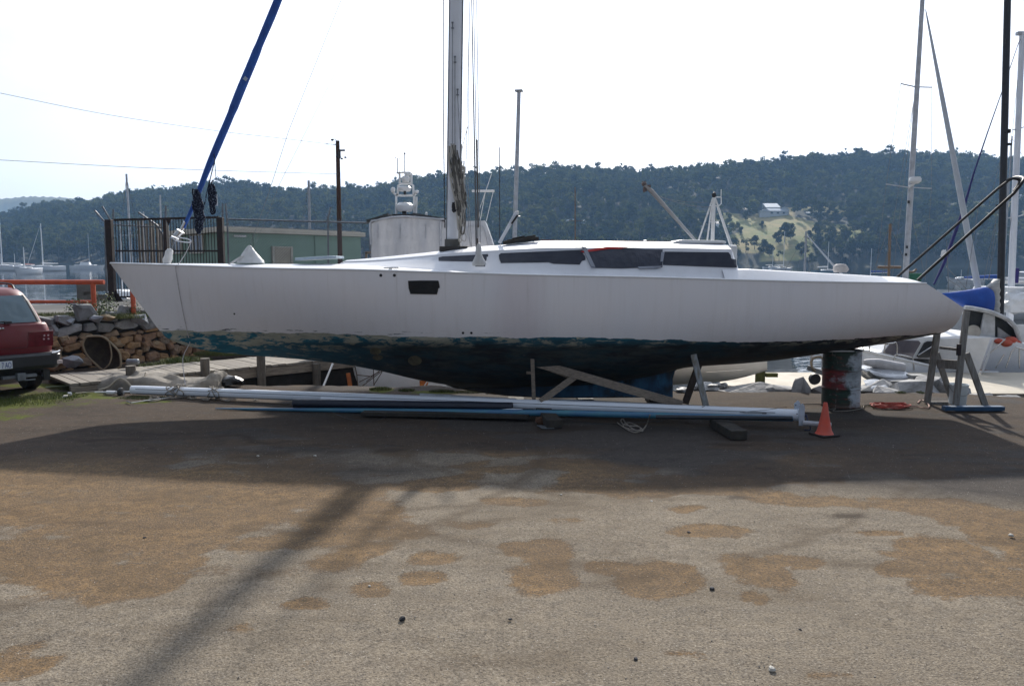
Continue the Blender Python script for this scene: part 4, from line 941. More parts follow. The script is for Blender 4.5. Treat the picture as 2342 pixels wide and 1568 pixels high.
cc_ = mixc(nt, rng_(nt, nb, .55, .68, 0, .85), cc_, (.12, .05, .03)); cc_ = mixc(nt, rng_(nt, noise_(nt, oc, 14, 4, .7, (1, 1, .5)), .6, .7, 0, .6), cc_, (.34, .32, .28))
nt.links.new(cc_, b.inputs['Base Color']); b.inputs['Roughness'].default_value = .55
q = MB(); q.lathe(prof, c, 48); q.build('drum_shell', m, dr, auto=50)
q = MB(); q.lathe([(.03, 0), (.03, .012), (0, .012)], c + Vector((-.15, -.1, H - .013)), 12); q.build('bung', M_brownsteel, dr)
q = MB(); cb2 = c + Vector((-.08, 0, H + .045)); q.box(cb2, (.36, .42, .07)); q.box(cb2 + Vector((.02, .02, .055)), (.26, .34, .045)); q.box(cb2 + Vector((.04, .03, .098)), (.22, .3, .045))
tag(q.build('support_blocks', mat('tarry_wood', (.03, .026, .022), .85, bump=.3), None, bevel=.008), 'dark wooden packing blocks between the oil drum and the yacht hull', 'blocks')
q = MB(); q.prism([c + Vector((-.34, -.30, H + .002)), c + Vector((.05, -.30, H + .002)), c + Vector((.0, .25, H + .002)), c + Vector((-.30, .2, H + .002))], (0, 0, .012)); tag(q.build('scrap_plywood', M_whitepaint), 'pale scrap of plywood lying on the oil drum lid', 'plywood')
# stern trestle
tr = thing('stern_trestle', 'weathered timber trestle with leaning legs and cross boards under the yacht transom', 'trestle', (P(2190, 937, 11.8).x, 11.8, 0))
def z8(x, y, Y): return P(*Z(8, x, y), Y)
M_gw = mat('grey_trestle_wood', (.25, .245, .235), .85, col2=(.14, .13, .115), scale=4, stretch=(8, 8, 1), bump=.3)
def leg(a, b_, w_, t_, nm='leg', mt=M_gw): q = MB(); q.bar(a, b_, w_, t_, up=(0, 1, 0)); return q.build(nm, mt, tr, bevel=.004)
leg(z8(1818, 465, 11.75), z8(1715, 1345, 11.65), .085, .05)
leg(z8(1548, 665, 12.1), z8(1455, 1305, 12.2), .09, .05)
leg(z8(1815, 850, 11.8), z8(1990, 1338, 11.7), .085, .045)
leg(z8(1540, 850, 12.15), z8(1690, 1300, 12.2), .08, .045)
q = MB(); q.bar(z8(1575, 800, 12.05), z8(1745, 818, 11.8), .05, .04); q.build('cross_board', M_gw, tr, bevel=.004)
q = MB(); q.bar(z8(1550, 945, 12.05), z8(1745, 960, 11.8), .045, .14, up=(0, 0, 1)); q.build('cross_board', M_gw, tr, bevel=.004)
q = MB(); q.bar(z8(1470, 1310, 12.2), z8(1650, 1310, 12.1), .05, .06); q.build('bottom_rail', M_gw, tr, bevel=.004)
q = MB(); q.box(z8(1745, 820, 11.66), (.05, .05, .17)); q.build('clamp_block', mat('dark_purple_block', (.035, .025, .03), .8), tr, bevel=.005)
q = MB(); a, b_ = z8(1605, 1368, 11.55), z8(2146, 1362, 11.55); a.z = b_.z = .045; q.bar(a, b_, .12, .065); q.build('foot_plank', mat('blue_foot_paint', (.012, .07, .16), .55, col2=(.01, .045, .10)), tr, bevel=.006)
# bucket
c = z8(1730, 1340, 12.15); c.z = 0.0
bk = thing('bucket', 'pale blue white plastic bucket standing behind the trestle leg', 'bucket', c)
q = MB(); q.lathe([(.12, 0), (.145, .30), (.15, .30), (.15, .315), (.14, .315), (.115, .02), (0, .02)], c, 24); q.build('pail', mat('pail_plastic', (.50, .56, .60), .5, col2=(.4, .45, .48)), bk, auto=40)
q = MB(); q.tube(curve3([c + Vector(a) for a in ((-.15, 0, .29), (-.12, -.1, .2), (0, -.16, .15), (.12, -.1, .2), (.15, 0, .29))], 4), .004, 5); q.build('handle', M_galv, bk)
# traffic cone
c = G(1885, 995); cn_ = thing('traffic_cone', 'faded orange traffic cone standing at the end of the white spar', 'traffic cone', c)
q = MB(); q.box(c + Vector((0, 0, .012)), (.27, .27, .024), Matrix.Rotation(.35, 3, 'Z')); q.build('base', mat('cone_base', (.03, .02, .02), .8), cn_, bevel=.008)
q = MB(); q.lathe([(.115, .024), (.11, .03), (.098, .05), (.088, .07), (.052, .25), (.026, .41), (.022, .425), (.014, .425), (.014, .40)], c, 28); q.build('cone', mat('cone_orange', (.62, .085, .045), .6, col2=(.50, .10, .07), scale=7, bump=.15, bscale=20), cn_, auto=40)
# red rope heap
def tangle(c, rx, ry, n, r, seed, mt, name, label, cat, h=.03, group=None):
    rd = random.Random(seed); q = MB(); pts = []
    for i in range(n):
        a = i * .9 + rd.uniform(-.4, .4); k = rd.uniform(.35, 1); pts.append(Vector(c) + Vector((rx * k * math.cos(a), ry * k * math.sin(a), r + h * rd.random())))
    q.tube(curve3(pts, 5), r, 5); return tag(q.build(name, mt, None, smooth=True), label, cat, group)
M_redrope = mat('red_rope', (.36, .025, .02), .8, col2=(.48, .16, .12), scale=14, bump=.5, bscale=80)
tangle(z8(1110, 1325, 11.9).xy.to_3d(), .33, .20, 60, .009, 4, M_redrope, 'rope_heap', 'loose heap of red rope lying between drum and trestle', 'rope', .04)
q = MB(); q.tube([v.xy.to_3d() + Vector((0, 0, .012)) for v in curve3([G(*Z(8, a, b_)) for a, b_ in ((1230, 1345), (1350, 1345), (1440, 1360), (1475, 1340), (1440, 1300), (1400, 1285), (1370, 1310))], 5)], .010, 5)
tag(q.build('rope_end', mat('pink_rope', (.42, .25, .2), .8), None, smooth=True), 'pale pinkish rope end curling beside the trestle foot', 'rope')
q = MB(); q.tube([v.xy.to_3d() + Vector((0, 0, .010)) for v in curve3([G(*Z(8, a, b_)) for a, b_ in ((270, 1325), (420, 1322), (540, 1325), (560, 1365), (620, 1360), (600, 1385), (720, 1385), (860, 1360), (880, 1335), (960, 1330))], 5)], .007, 5)
tag(q.build('ground_line', M_rope, None, smooth=True), 'thin grey line snaking round the foot of the oil drum', 'rope')
# ---------------- spars lying on the ground
SA, SB = P(302, 891, 13.0), P(1826, 948, 10.35)
sp = thing('spare_mast', 'long white spare mast lying on timber blocks in front of the yacht', 'mast', (SB.x, SB.y, 0))
q = MB(); d_ = SB - SA; q.tube([SA, SA + d_ * .02, SA + d_ * .5, SB], [.072, .075, .077, .074], 22, flat=.85); q.build('mast_tube', mat('spar_white', (.78, .82, .88), .35, col2=(.72, .76, .83), scale=2), sp, auto=50)
q = MB()
for dz in (.028, -.05): q.tube([SA + d_ * t_ + Vector((0, -.073 + abs(dz) * .28, dz)) for t_ in np.linspace(.01, .97, 30)], .0035, 4)
q.build('luff_groove', M_wiredark, sp)
q = MB(); u_ = d_.normalized(); q.lathe([(.082, -.02), (.082, .02), (0, .02)], (0, 0, 0), 16, axis='x'); w_ = MB(); w_.add([v + SB for v in q.v], q.f)
w_.prism([SB + Vector(a) for a in ((-.02, -.09, -.13), (.05, -.09, -.13), (.05, -.09, .13), (.02, -.09, .17), (-.03, -.09, .14))], (0, .012, 0))
w_.prism([SB + Vector(a) for a in ((-.02, .08, -.1), (.05, .08, -.1), (.05, .08, .15), (.02, .08, .18), (-.03, .08, .14))], (0, .012, 0))
w_.build('end_plate', mat('plate_white', (.50, .56, .64), .4), sp, bevel=.003)
q = MB(); q.tube([SB + Vector((.05, -.02, -.02)), SB + Vector((.10, -.04, .0))], .02, 8); q.tube(curve3([SB + Vector(a) for a in ((.09, -.05, 0), (.10, -.08, -.08), (.13, -.1, -.16), (.10, -.1, -.19), (.05, -.1, -.18))], 4), .009, 6); q.build('sheave_strap', mat('navy_strap', (.03, .04, .09), .6), sp, smooth=True)
q = MB(); q.tube([SB + Vector((.02, -.1, -.09)), SB + Vector((.38, -.14, -.11))], .035, 10); q.build('heel_pipe', M_mastgrey, sp)
q = MB(); bp = P(1863, 945, 10.3)
q = MB(); a = P(*Z(12, 995, 640), SA.lerp(SB, .455).y - .09)
q.prism([P(*Z(12, x, y), SA.lerp(SB, .46).y - .10) for x, y in ((995, 632), (1130, 632), (1132, 680), (1090, 686), (1000, 655))], (0, .03, 0)); q.build('spreader_bracket', mat('cast_alloy', (.38, .42, .46), .45), sp, bevel=.004)
for (xa, ya) in ((1672, 945), (1745, 945), (1820, 926), (1823, 946)):
    q = MB(); t_ = (xa - 302) / 1524; c = P(xa, ya, SA.lerp(SB, t_).y - .085); q.lathe([(.008, -.004), (.008, .004), (0, .004)], c, 8, axis='y'); q.build('rivet', M_wiredark, sp)
# tangles of line round the spar and long loose wires
def onspar(t, a, r=.085):
    c = SA + d_ * t; return c + Vector((0, -r * math.cos(a), r * math.sin(a)))
for t0, n, sd_, w0 in ((.083, 34, 3, .018), (.15, 20, 8, .014)):
    rr_ = random.Random(sd_); pts = [onspar(t0 + rr_.uniform(-w0, w0), i * 1.3 + rr_.uniform(-.5, .5), .088 + rr_.uniform(0, .03)) for i in range(n)]
    q = MB(); q.tube(curve3(pts, 4), .008, 5); tag(q.build('rope_lashing', M_rope, None, smooth=True), 'thick knot of old rope wound round the spar nearest its tip' if t0 < .1 else 'smaller knot of old rope wound round the spar', 'rope', 'rope knots on the spare mast')
wi = thing('rigging_wires', 'loose thin rigging wires draped along the lying white spar', 'wires', (0, 11, 0))
for L in ([(395, 890), (560, 892), (700, 905)], [(520, 887), (700, 900), (860, 908), (1060, 914)], [(748, 937), (790, 955), (830, 962), (870, 958), (910, 938), (955, 915), (990, 909), (1040, 918), (1090, 926), (1200, 922), (1260, 917), (1330, 925), (1460, 942), (1600, 948), (1740, 938), (1800, 930)],
          [(800, 912), (900, 938)], [(1200, 912), (1240, 925), (1262, 940)], [(1500, 930), (1530, 944), (1480, 926), (1476, 944)], [(1568, 946), (1612, 928)], [(1284, 950), (1350, 968), (1450, 966), (1530, 960)], [(1640, 946), (1745, 944), (1748, 946)]):
    q = MB(); pts = []
    for x, y in L:
        t_ = min(1, max(0, (x - 302) / 1524)); Yc_ = SA.lerp(SB, t_).y - .10; p = P(x, y, Yc_)
        if p.z < .01: p = G(x, y, .008)
        pts.append(p)
    q.tube(curve3(pts, 5), .0035, 4); q.build('wire', M_wiredark, wi, smooth=True)
q = MB(); a, b_ = P(735, 912, 12.0), P(1195, 938, 11.1); q.tube([a, b_], [.03, .02], 8)
tag(q.build('thin_spar', MATS['spar_white']), 'thin tapering white spar lying across the black tube', 'spar')
q = MB(); a, b_ = P(672, 921.5, 11.75), P(1172, 930, 11.2); q.tube([a, a + (b_ - a) * .002, b_], [.062, .066, .066], 18); o = q.build('dark_tube', mat('navy_tube', (.012, .017, .035), .45), auto=40)
tag(o, 'thick dark navy tube lying against the white spar', 'tube')
q = MB(); L = [(493, 933.5, 11.75, .008), (560, 935, 11.7, .018), (680, 936.5, 11.6, .026), (768, 937.5, 11.5, .034), (1020, 941, 11.15, .042), (1317, 945, 10.75, .045), (1600, 952, 10.4, .042), (1813, 957, 10.2, .036)]
q.tube([P(x, y, Y) for x, y, Y, r in L], [l[3] for l in L], 12); m = mat('faded_blue_paint', (.035, .12, .26), .4, col2=(.05, .20, .26), scale=2.4, stretch=(.8, 4, 4), coat=.2)
tag(q.build('blue_pole', m, auto=50), 'long faded blue pole lying on the ground before the white spar', 'pole')
q = MB(); q.tube([P(1500, 953, 10.28), P(1812, 956, 10.1)], .028, 8); tag(q.build('dark_pole', mat('dark_pole', (.02, .025, .035), .5), None), 'short dark pole lying along the blue pole near the cone', 'pole')
q = MB(); q.tube([P(1235, 912, 12.0), P(1760, 936.5, 11.1)], .017, 8); tag(q.build('alloy_tube', M_alu), 'slim bare alloy tube lying behind the white spar', 'tube')
q = MB(); q.tube([P(960, 903, 11.9), P(1180, 915, 11.6)], .03, 8, flat=.5); tag(q.build('grey_batten', M_mastgrey), 'flat grey batten lying behind the middle of the white spar', 'batten')
q = MB(); a = G(560, 912); q.bar(P(830, 944, 11.2), P(1210, 951, 10.85), .16, .05); tag(q.build('ground_board', M_darkwood), 'black board lying flat under the blue pole', 'board')
# bearers
for L, lab in ((((1269, 981), (1236, 942)), 'short square black bearer under the middle of the spars'), (((1692, 1007), (1650, 982)), 'long square black bearer sticking out under the spars near the cone')):
    a, b_ = G(*L[0]), G(*L[1]); u = (b_ - a).normalized(); q = MB(); q.bar(a + Vector((0, 0, .062)) + u * .02, b_ + Vector((0, 0, .062)) + u * .18, .21, .115)
    tag(q.build('timber_bearer', M_darkwood, None, bevel=.010), lab, 'timber', 'bearers under the spars')
q = MB(); q.ell(G(1236, 968) + Vector((0, 0, .04)), (.08, .05, .05), 8, 5, .3, 4); tag(q.build('rusty_lump', mat('rust', (.10, .05, .03), .9, bump=.5)), 'rusty lump of iron beside the short black bearer', 'scrap')
q = MB(); q.prism([G(1228, 973, .005), G(1262, 975, .005), G(1268, 980, .005), G(1240, 980, .005)], (0, 0, .01)); tag(q.build('crushed_can', M_galv), 'small crushed grey scrap lying by the short black bearer', 'scrap')
# coil of pale line
q = MB(); L = [(1412, 966), (1425, 975), (1445, 982), (1470, 985), (1460, 975), (1430, 972), (1420, 962), (1425, 958), (1432, 968), (1455, 984), (1465, 978), (1440, 966), (1425, 974), (1450, 988), (1470, 982), (1480, 968), (1487, 948)]
q.tube(curve3([G(x, y, .015) if y > 950 else P(x, y, 10.3) for x, y in L], 5), .009, 5); tag(q.build('rope_coil', M_rope, None, smooth=True), 'small tangled coil of pale line on the ground before the spars', 'rope')
q = MB(); L = [(330, 915), (350, 917), (380, 911), (420, 908), (455, 903), (490, 906), (540, 908)]; q.tube(curve3([G(x, y, .012) for x, y in L], 5), .012, 5)
tag(q.build('frayed_rope', M_rope, None, smooth=True), 'frayed rope trailing under the left end of the white spar', 'rope')
for i, (x, y) in enumerate(((355, 912), (440, 912), (470, 916), (500, 911), (525, 917))): tangle(G(x, y), .11, .08, 14, .008, 30 + i, M_rope, 'rope_scrap', 'little knot of dirty rope lying under the left part of the spar', 'rope', .03, 'rope scraps under the spar')
# trolley wheels at the left end
c = P(277, 897, 13.0); tw = thing('launching_trolley', 'small two wheeled trolley end with white hub under the spar tip', 'trolley', (c.x, c.y, 0))
for dx, nm in ((0, 'wheel'),):
    q = MB(); q.lathe([(.03, -.035), (.075, -.03), (.085, 0), (.075, .03), (.03, .035)], c, 18, axis='x'); wl2 = q.build(nm, M_black, tw, auto=50)
    q = MB(); q.lathe([(.035, -.04), (.035, .04), (0, .04)], c, 12, axis='x'); q.build('rim', M_galv, wl2)
q = MB(); q.tube([c + Vector((-.45, .02, 0)), c + Vector((.5, 0, .02))], .012, 6); q.tube([c + Vector((-.25, .02, .0)), c + Vector((-.09, 0, 0))], .03, 8); q.build('axle', M_whitepaint, tw)
q = MB(); L = [(290, 917), (297, 920), (300, 921), (345, 914), (390, 908)]; q.tube([G(x, y, .02) for x, y in L], .009, 5); tag(q.build('tie_rod', M_galv), 'thin grey rod lying on the ground by the trolley wheel', 'rod')
q = MB(); q.tube([G(172, 899, .02), G(195, 897, .02), G(235, 894, .03)], .012, 5); tag(q.build('pale_stick', mat('bleached_wood', (.45, .40, .31), .8)), 'bleached stick lying in the moss left of the trolley', 'stick')
# canvas heap (covered dinghy)
YT = 13.8
ridge_ = [Z(11, *a) for a in ((105, 275), (200, 240), (300, 215), (400, 198), (520, 188), (640, 182), (740, 190), (870, 240), (960, 245), (1100, 250), (1180, 215), (1250, 180), (1300, 182), (1312, 240))]
rws = []
for i, (x, y) in enumerate(ridge_):
    top = P(x, y, YT); w_ = (.24 + .16 * math.sin(math.pi * i / 13)); row = []
    for k in range(13):
        a = math.pi * k / 12; yy = YT - w_ * math.cos(a); zz_ = max(.0, top.z) * (max(0, math.sin(a)) ** .55); row.append(Vector((top.x + .05 * nz(i * 1.7, k * .6), yy + .03 * nz(i, k), max(0, zz_ + .11 * nz(i * 1.9, k * 1.3, 3) * math.sin(a)))))
    rws.append(row)
def refine(rows, n=3):
    T = []
    for j in range(len(rows[0])): T.append(curve3([r[j] for r in rows], n))
    return [[T[j][i] for j in range(len(T))] for i in range(len(T[0]))]
q = MB(); q.loft(refine(rws), cap0=True, cap1=True)
tag(q.build('canvas_cover', mat('old_canvas', (.27, .245, .21), .9, col2=(.13, .12, .105), scale=2.6, bump=.8, bscale=7), auto=50), 'dirty beige canvas thrown over a low dinghy beyond the spar', 'canvas')
q = MB(); q.tube(curve3([P(*Z(11, a, b_), YT - .42) for a, b_ in ((175, 345), (260, 320), (330, 260), (375, 242), (430, 270), (480, 330))], 4), .02, 6); q.tube([P(*Z(11, 600, 190), YT - .2), P(*Z(11, 580, 300), YT - .35)], .03, 6, flat=.4)
tag(q.build('canvas_strap', mat('strap_canvas', (.36, .32, .26), .9)), 'folded canvas strap hanging over the left of the canvas heap', 'strap')
q = MB(); q.ell(P(*Z(11, 1365, 260), 13.9), (.24, .2, .1), 12, 6, .25, 3); tag(q.build('black_bag', mat('black_bin_bag', (.015, .015, .017), .35, bump=.8, bscale=9), None, smooth=True), 'crumpled black plastic bag at the right end of the canvas heap', 'bag')
# ------------------------------------------------ moss tufts and weeds
def blades(name, areas, label, n=1.0, h=(.03, .09), seed=1, material=None, kind='stuff', w=.004):
    rs_ = np.random.RandomState(seed); V = []
    for (cx, cy, cz, rx, ry, cnt) in areas:
        k = int(cnt * n); a = rs_.uniform(0, 6.28, k); r = np.sqrt(rs_.rand(k)); x = cx + rx * r * np.cos(a); y = cy + ry * r * np.sin(a)
        hh_ = rs_.uniform(h[0], h[1], k) * (1.1 - .5 * r); th = rs_.uniform(0, 6.28, k); ln = rs_.uniform(.1, .6, k) * hh_; z = np.full(k, cz)
        ux, uy = np.cos(th) * w, np.sin(th) * w; lx, ly = np.cos(th + 1.3) * ln, np.sin(th + 1.3) * ln
        V.append(np.stack([np.stack([x - ux, y - uy, z], 1), np.stack([x + ux, y + uy, z], 1), np.stack([x + lx * .5 + ux * .6, y + ly * .5 + uy * .6, z + hh_ * .6], 1), np.stack([x + lx, y + ly, z + hh_], 1)], 1))
    V = np.concatenate(V); me = bpy.data.meshes.new(name); me.vertices.add(len(V) * 4); me.vertices.foreach_set('co', V.astype(np.float32).ravel()); setfaces(me, np.arange(len(V) * 4, dtype=np.int32).reshape(-1, 4))
    me.materials.append(material or M_grass); o = bpy.data.objects.new(name, me); COL.objects.link(o); return tag(o, label, 'grass', kind=kind)
ar = []
for x, y, rx, ry, cnt in ((60, 915, 110, 14, 900), (130, 905, 70, 8, 600), (170, 888, 60, 4, 500), (330, 910, 60, 4, 300), (870, 890, 26, 4, 500), (930, 893, 20, 3, 260), (1010, 895, 30, 3, 350), (1070, 897, 40, 3, 350), (1140, 900, 30, 2, 150), (450, 905, 40, 3, 150), (2060, 898, 12, 2, 90), (2105, 898, 8, 2, 50), (2010, 930, 50, 3, 60)):
    c = G(x, y); e = G(x + rx, y); t_ = G(x, y - ry); ar.append((c.x, c.y, .0, e.x - c.x, abs(t_.y - c.y), cnt))
blades('grass_tufts', ar, 'low mossy green grass growing at the yard edge', 2.2, (.012, .05))
# ================================================================ wharf, wall, shed, fences
UZ = 1.08
# stone wall
m, nt, b, oc, out = base_mat('wall_stone'); ge = nt.nodes.new('ShaderNodeNewGeometry'); rp = nt.nodes.new('ShaderNodeValToRGB')
nt.links.new(ge.outputs['Random Per Island'], rp.inputs[0]); els = rp.color_ramp.elements; els[0].color = (.34, .20, .10, 1); els[1].color = (.24, .19, .14, 1)
for p_, c_ in ((.25, (.44, .27, .13, 1)), (.5, (.26, .15, .09, 1)), (.7, (.42, .31, .19, 1)), (.85, (.30, .21, .14, 1))): e = els.new(p_); e.color = c_
nn = noise_(nt, oc, 7, 5, .65); nt.links.new(mixc(nt, rng_(nt, nn, .35, .7, 0, .6), rp.outputs[0], (.07, .06, .05)), b.inputs['Base Color']); b.inputs['Roughness'].default_value = .9; bump_(nt, b, nn, .7, .03); M_brownst = m
m2, nt, b, oc, out = base_mat('cap_stone'); ge = nt.nodes.new('ShaderNodeNewGeometry'); rp = nt.nodes.new('ShaderNodeValToRGB')
nt.links.new(ge.outputs['Random Per Island'], rp.inputs[0]); els = rp.color_ramp.elements; els[0].color = (.16, .165, .175, 1); els[1].color = (.34, .34, .34, 1)
nn = noise_(nt, oc, 5, 5, .65); nt.links.new(mixc(nt, rng_(nt, nn, .35, .7, 0, .6), rp.outputs[0], (.06, .06, .06)), b.inputs['Base Color']); b.inputs['Roughness'].default_value = .85; bump_(nt, b, nn, .6, .03); M_cap = m2
wall = thing('stone_wall', 'dry stone retaining wall of brown stones with grey stones on top', 'wall', (WALLA.x, WALLA.y, 0))
def stone(mb, o, u, n, w_, h_, dpt, rs_):
    k = rs_.randint(6, 8); pts = []
    for i in range(k):
        a = 2 * math.pi * i / k + rs_.uniform(-.42, .42); sx_ = math.copysign(abs(math.cos(a)) ** .55, math.cos(a)); sz_ = math.copysign(abs(math.sin(a)) ** .55, math.sin(a))
        pts.append((sx_ * w_ / 2 * rs_.uniform(.78, 1.08), sz_ * h_ / 2 * rs_.uniform(.78, 1.1)))
    tl_ = rs_.uniform(-.28, .28); pts = [(p[0] * math.cos(tl_) - p[1] * math.sin(tl_), p[0] * math.sin(tl_) + p[1] * math.cos(tl_)) for p in pts]
    rows_ = []
    for s, dd in ((1.0, 0), (1.02, .6), (.9, .93), (.5, 1.03 + rs_.uniform(-.12, .1))):
        rows_.append([o + u * (p[0] * s) + Vector((0, 0, p[1] * s)) + n * (dd * dpt + (rs_.uniform(-.012, .012) if dd > .5 else 0)) for p in pts])
    mb.loft(rows_, closed=True, cap1=True)
segs = [(Vector((-13.5, 15.45, 0)), WALLA), (WALLA, WALLB), (WALLB, Vector((-3.9, 20.3, 0)))]
rs_ = random.Random(21); qb, qc = MB(), MB(); qk = MB()
for a, b_ in segs:
    d_ = b_ - a; L_ = d_.length; u = d_.normalized(); n = Vector((u.y, -u.x, 0))
    qk.prism([a - u * .1 - n * .3, b_ + u * .1 - n * .3, b_ + u * .1 + n * .02, a - u * .1 + n * .02], (0, 0, 1.0))
    z = -.25; row = 0
    while z < UZ - .05:
        capr = z > .66; h_ = rs_.uniform(.20, .30) if capr else rs_.uniform(.11, .19); x = -rs_.uniform(0, .2)
        while x < L_:
            w_ = rs_.uniform(.26, .66) if capr else rs_.uniform(.13, .44); hh_ = h_ * rs_.uniform(.75, 1.45)
            stone(qc if (capr and rs_.random() < .93) else qb, a + u * (x + w_ / 2) + Vector((0, 0, z + hh_ / 2 + rs_.uniform(-.06, .05))), u, n, w_ * 1.0, hh_ * 1.04, rs_.uniform(.10, .17), rs_); x += w_ * .97
        z += h_ * .97
qk.build('backing', mat('wall_backing', (.022, .02, .018), .95), wall); qb.build('lower_stones', M_brownst, wall); qc.build('top_stones', M_cap, wall)
for (x, y, Y, s, c_) in ((245, 725, 16.4, .17, 0), (322, 730, 16.9, .22, 1), (222, 728, 16.3, .16, 1), (150, 735, 16.1, .2, 1), (165, 826, 15.6, .22, 1)):
    c = P(x, y, Y); q = rockhull(c, (s, s * .7, s * (.45 if c_ == 0 else .6)), int(x)); tag(q.build('boulder', mat('sandstone', (.38, .28, .17), .9, bump=.4) if c_ == 0 else mat('pale_bluestone', (.30, .32, .35), .85, bump=.5, bscale=9)), {245: 'flat tan stone lying on top of the stone wall', 322: 'pale bluish boulder on the wall top near the yacht bow', 222: 'grey pointed boulder on top of the stone wall', 150: 'light grey boulder on the wall top nearest the red car', 165: 'pale boulder at the wall foot beside the red car bumper'}[x], 'boulder')
blades('bank_grass', [(P(x, y, Y).x, Y, UZ - .06, rx, ry, c_) for x, y, Y, rx, ry, c_ in ((150, 715, 16.8, .9, .5, 1800), (260, 712, 17.2, .9, .6, 2200), (320, 712, 17.8, .6, .6, 1200), (100, 718, 16.6, .6, .4, 700), (200, 716, 16.7, 1.2, .35, 1500), (40, 716, 16.5, 1.0, .5, 1000))], 'unkempt green grass growing behind the top of the stone wall', 1.6, (.05, .17), 5)
blades('wall_foot_grass', [(G(420, 838).x, G(420, 838).y + .15, .08, .55, .35, 1600), (G(360, 846).x, G(360, 846).y, .06, .4, .2, 500), (G(500, 822).x, 17.9, .1, .6, .3, 1500), (G(550, 816).x, 18.4, .2, .4, .3, 900)], 'bright green grass at the foot of the stone wall', 1.6, (.05, .16), 6)
M_weed = mat('weed_leaf', (.05, .085, .02), .7, col2=(.09, .12, .04))
for i, (x, Y, s, lab) in enumerate(((175, 16.6, .26, 'bushy green weed nearest the car on the wall top'), (228, 16.8, .22, 'dark weed growing at the foot of the orange rail post'), (240, 17.4, .3, 'tall grey green weed behind the orange rail end'), (300, 17.2, .2, 'low weed on the wall top by the yacht bow'))):
    c = P(x, 710, Y); c.z = UZ - .03; pl = thing('weed', lab, 'weed', c); L = clumps([((c.x, c.y, c.z + s * .8), s), ((c.x + s * .4, c.y, c.z + s * .5), s * .7), ((c.x - s * .5, c.y, c.z + s * .45), s * .6)], 2600, .022, 1.0)
    q = MB(); q.add([Vector(v) - Vector((0, 0, 0)) for f in L for v in f], [(4 * k, 4 * k + 1, 4 * k + 2, 4 * k + 3) for k in range(len(L))]); q.build('foliage', M_weed, pl)
    q = MB()
    for k in range(5): q.tube([c, c + Vector((.25 * s * math.cos(k * 1.3), .25 * s * math.sin(k * 1.3), s * 1.1))], .004, 4)
    q.build('stem', M_weed, pl)
# orange rails
for j, (xs_, xe, yr, posts) in enumerate(((-260, 238, 17.1, (215, 27, -150)), (302, 560, 17.2, (305, 470)))):
    base = P(posts[0], 718, yr); rl = thing('barrier_rail', 'orange pipe barrier rail running behind the red car' if j == 0 else 'orange pipe barrier rail mostly hidden behind the yacht bow', 'barrier', (base.x, yr, UZ), 'orange barrier rails on the wall top')
    for yy, r__ , nm in ((645, .052, 'top_rail'), (690, .035, 'lower_rail')):
        a, b_ = P(xs_, yy, yr), P(xe if nm == 'top_rail' else posts[0], yy, yr); a.z = b_.z; q = MB(); q.tube([a, b_], r__, 12); q.build(nm, M_orange, rl, auto=50)
    for x in posts:
        c = P(x, 700, yr); q = MB(); q.tube([(c.x, yr, UZ - .15), (c.x, yr, P(x, 645, yr).z)], .05, 12); q.build('post', M_orange, rl, auto=50)
# brown steel gate
YG = 22.9
gt = thing('steel_gate', 'tall dark brown steel bar gate at the head of the wharf', 'gate', (P(250, 690, YG).x, YG, UZ))
for x, w_, nm in ((254, .17, 'post'), (507, .17, 'post'), (381, .09, 'post')):
    q = MB(); t_ = P(x, 497 if x > 400 else 502, YG); c = P(x, 600, YG); q.box((c.x, YG, (UZ + t_.z) / 2 - .05), (w_, w_, t_.z - UZ + .1))
    if x == 254: q.add([(c.x - .2, YG, UZ), (c.x + .3, YG, UZ), (c.x + .07, YG, UZ + .35), (c.x - .07, YG, UZ + .35)], [(0, 1, 2, 3)])
    q.build(nm, M_brownsteel, gt, bevel=.01)
q = MB(); a, b_ = P(261, 503, YG), P(500, 497, YG); q.bar(a, b_, .05, .06); q.build('top_rail', M_brownsteel, gt)
for zz_ in (UZ + .12, UZ + 1.45):
    q = MB(); q.bar((a.x, YG, zz_), (b_.x, YG, zz_), .04, .05); q.build('cross_rail', M_brownsteel, gt)
x = 268
while x < 500:
    if abs(x - 381) > 6:
        c = P(x, 600, YG); q = MB(); q.tube([(c.x, YG, UZ + .1), (c.x, YG, P(x, 500, YG).z)], .011, 5, caps=False); q.build('bar', M_brownsteel, gt)
    x += 6.6
q = MB(); q.prism([P(378, 498, YG - .02), P(392, 498, YG - .02), P(385, 516, YG - .02)], (0, .02, 0)); q.build('gusset', M_brownsteel, gt)
q = MB(); c = P(530 / 1, 500, 22.5); q.box(P(494, 450 + 8, 22.8), (.08, .02, .32)); q.build('sign_plate', M_mastgrey, gt)
pf_ = thing('paling_fence', 'weathered grey paling fence standing behind the brown steel gate', 'fence', (P(355, 600, 25).x, 25, UZ))
rs_ = random.Random(4); x = 322
while x < 392:
    c = P(x, 600, 25); q = MB(); zt = P(x, 506 + rs_.uniform(-3, 7) + (6 if x > 390 else 0), 25).z; q.box((c.x, 25 + rs_.uniform(-.05, .05), (UZ + zt) / 2 - .1), (.07, .03, zt - UZ + .2)); q.build('paling', mat('paling_grey', (.33, .30, .26), .85, col2=(.20, .18, .16), scale=3), pf_); x += rs_.uniform(6.5, 10)
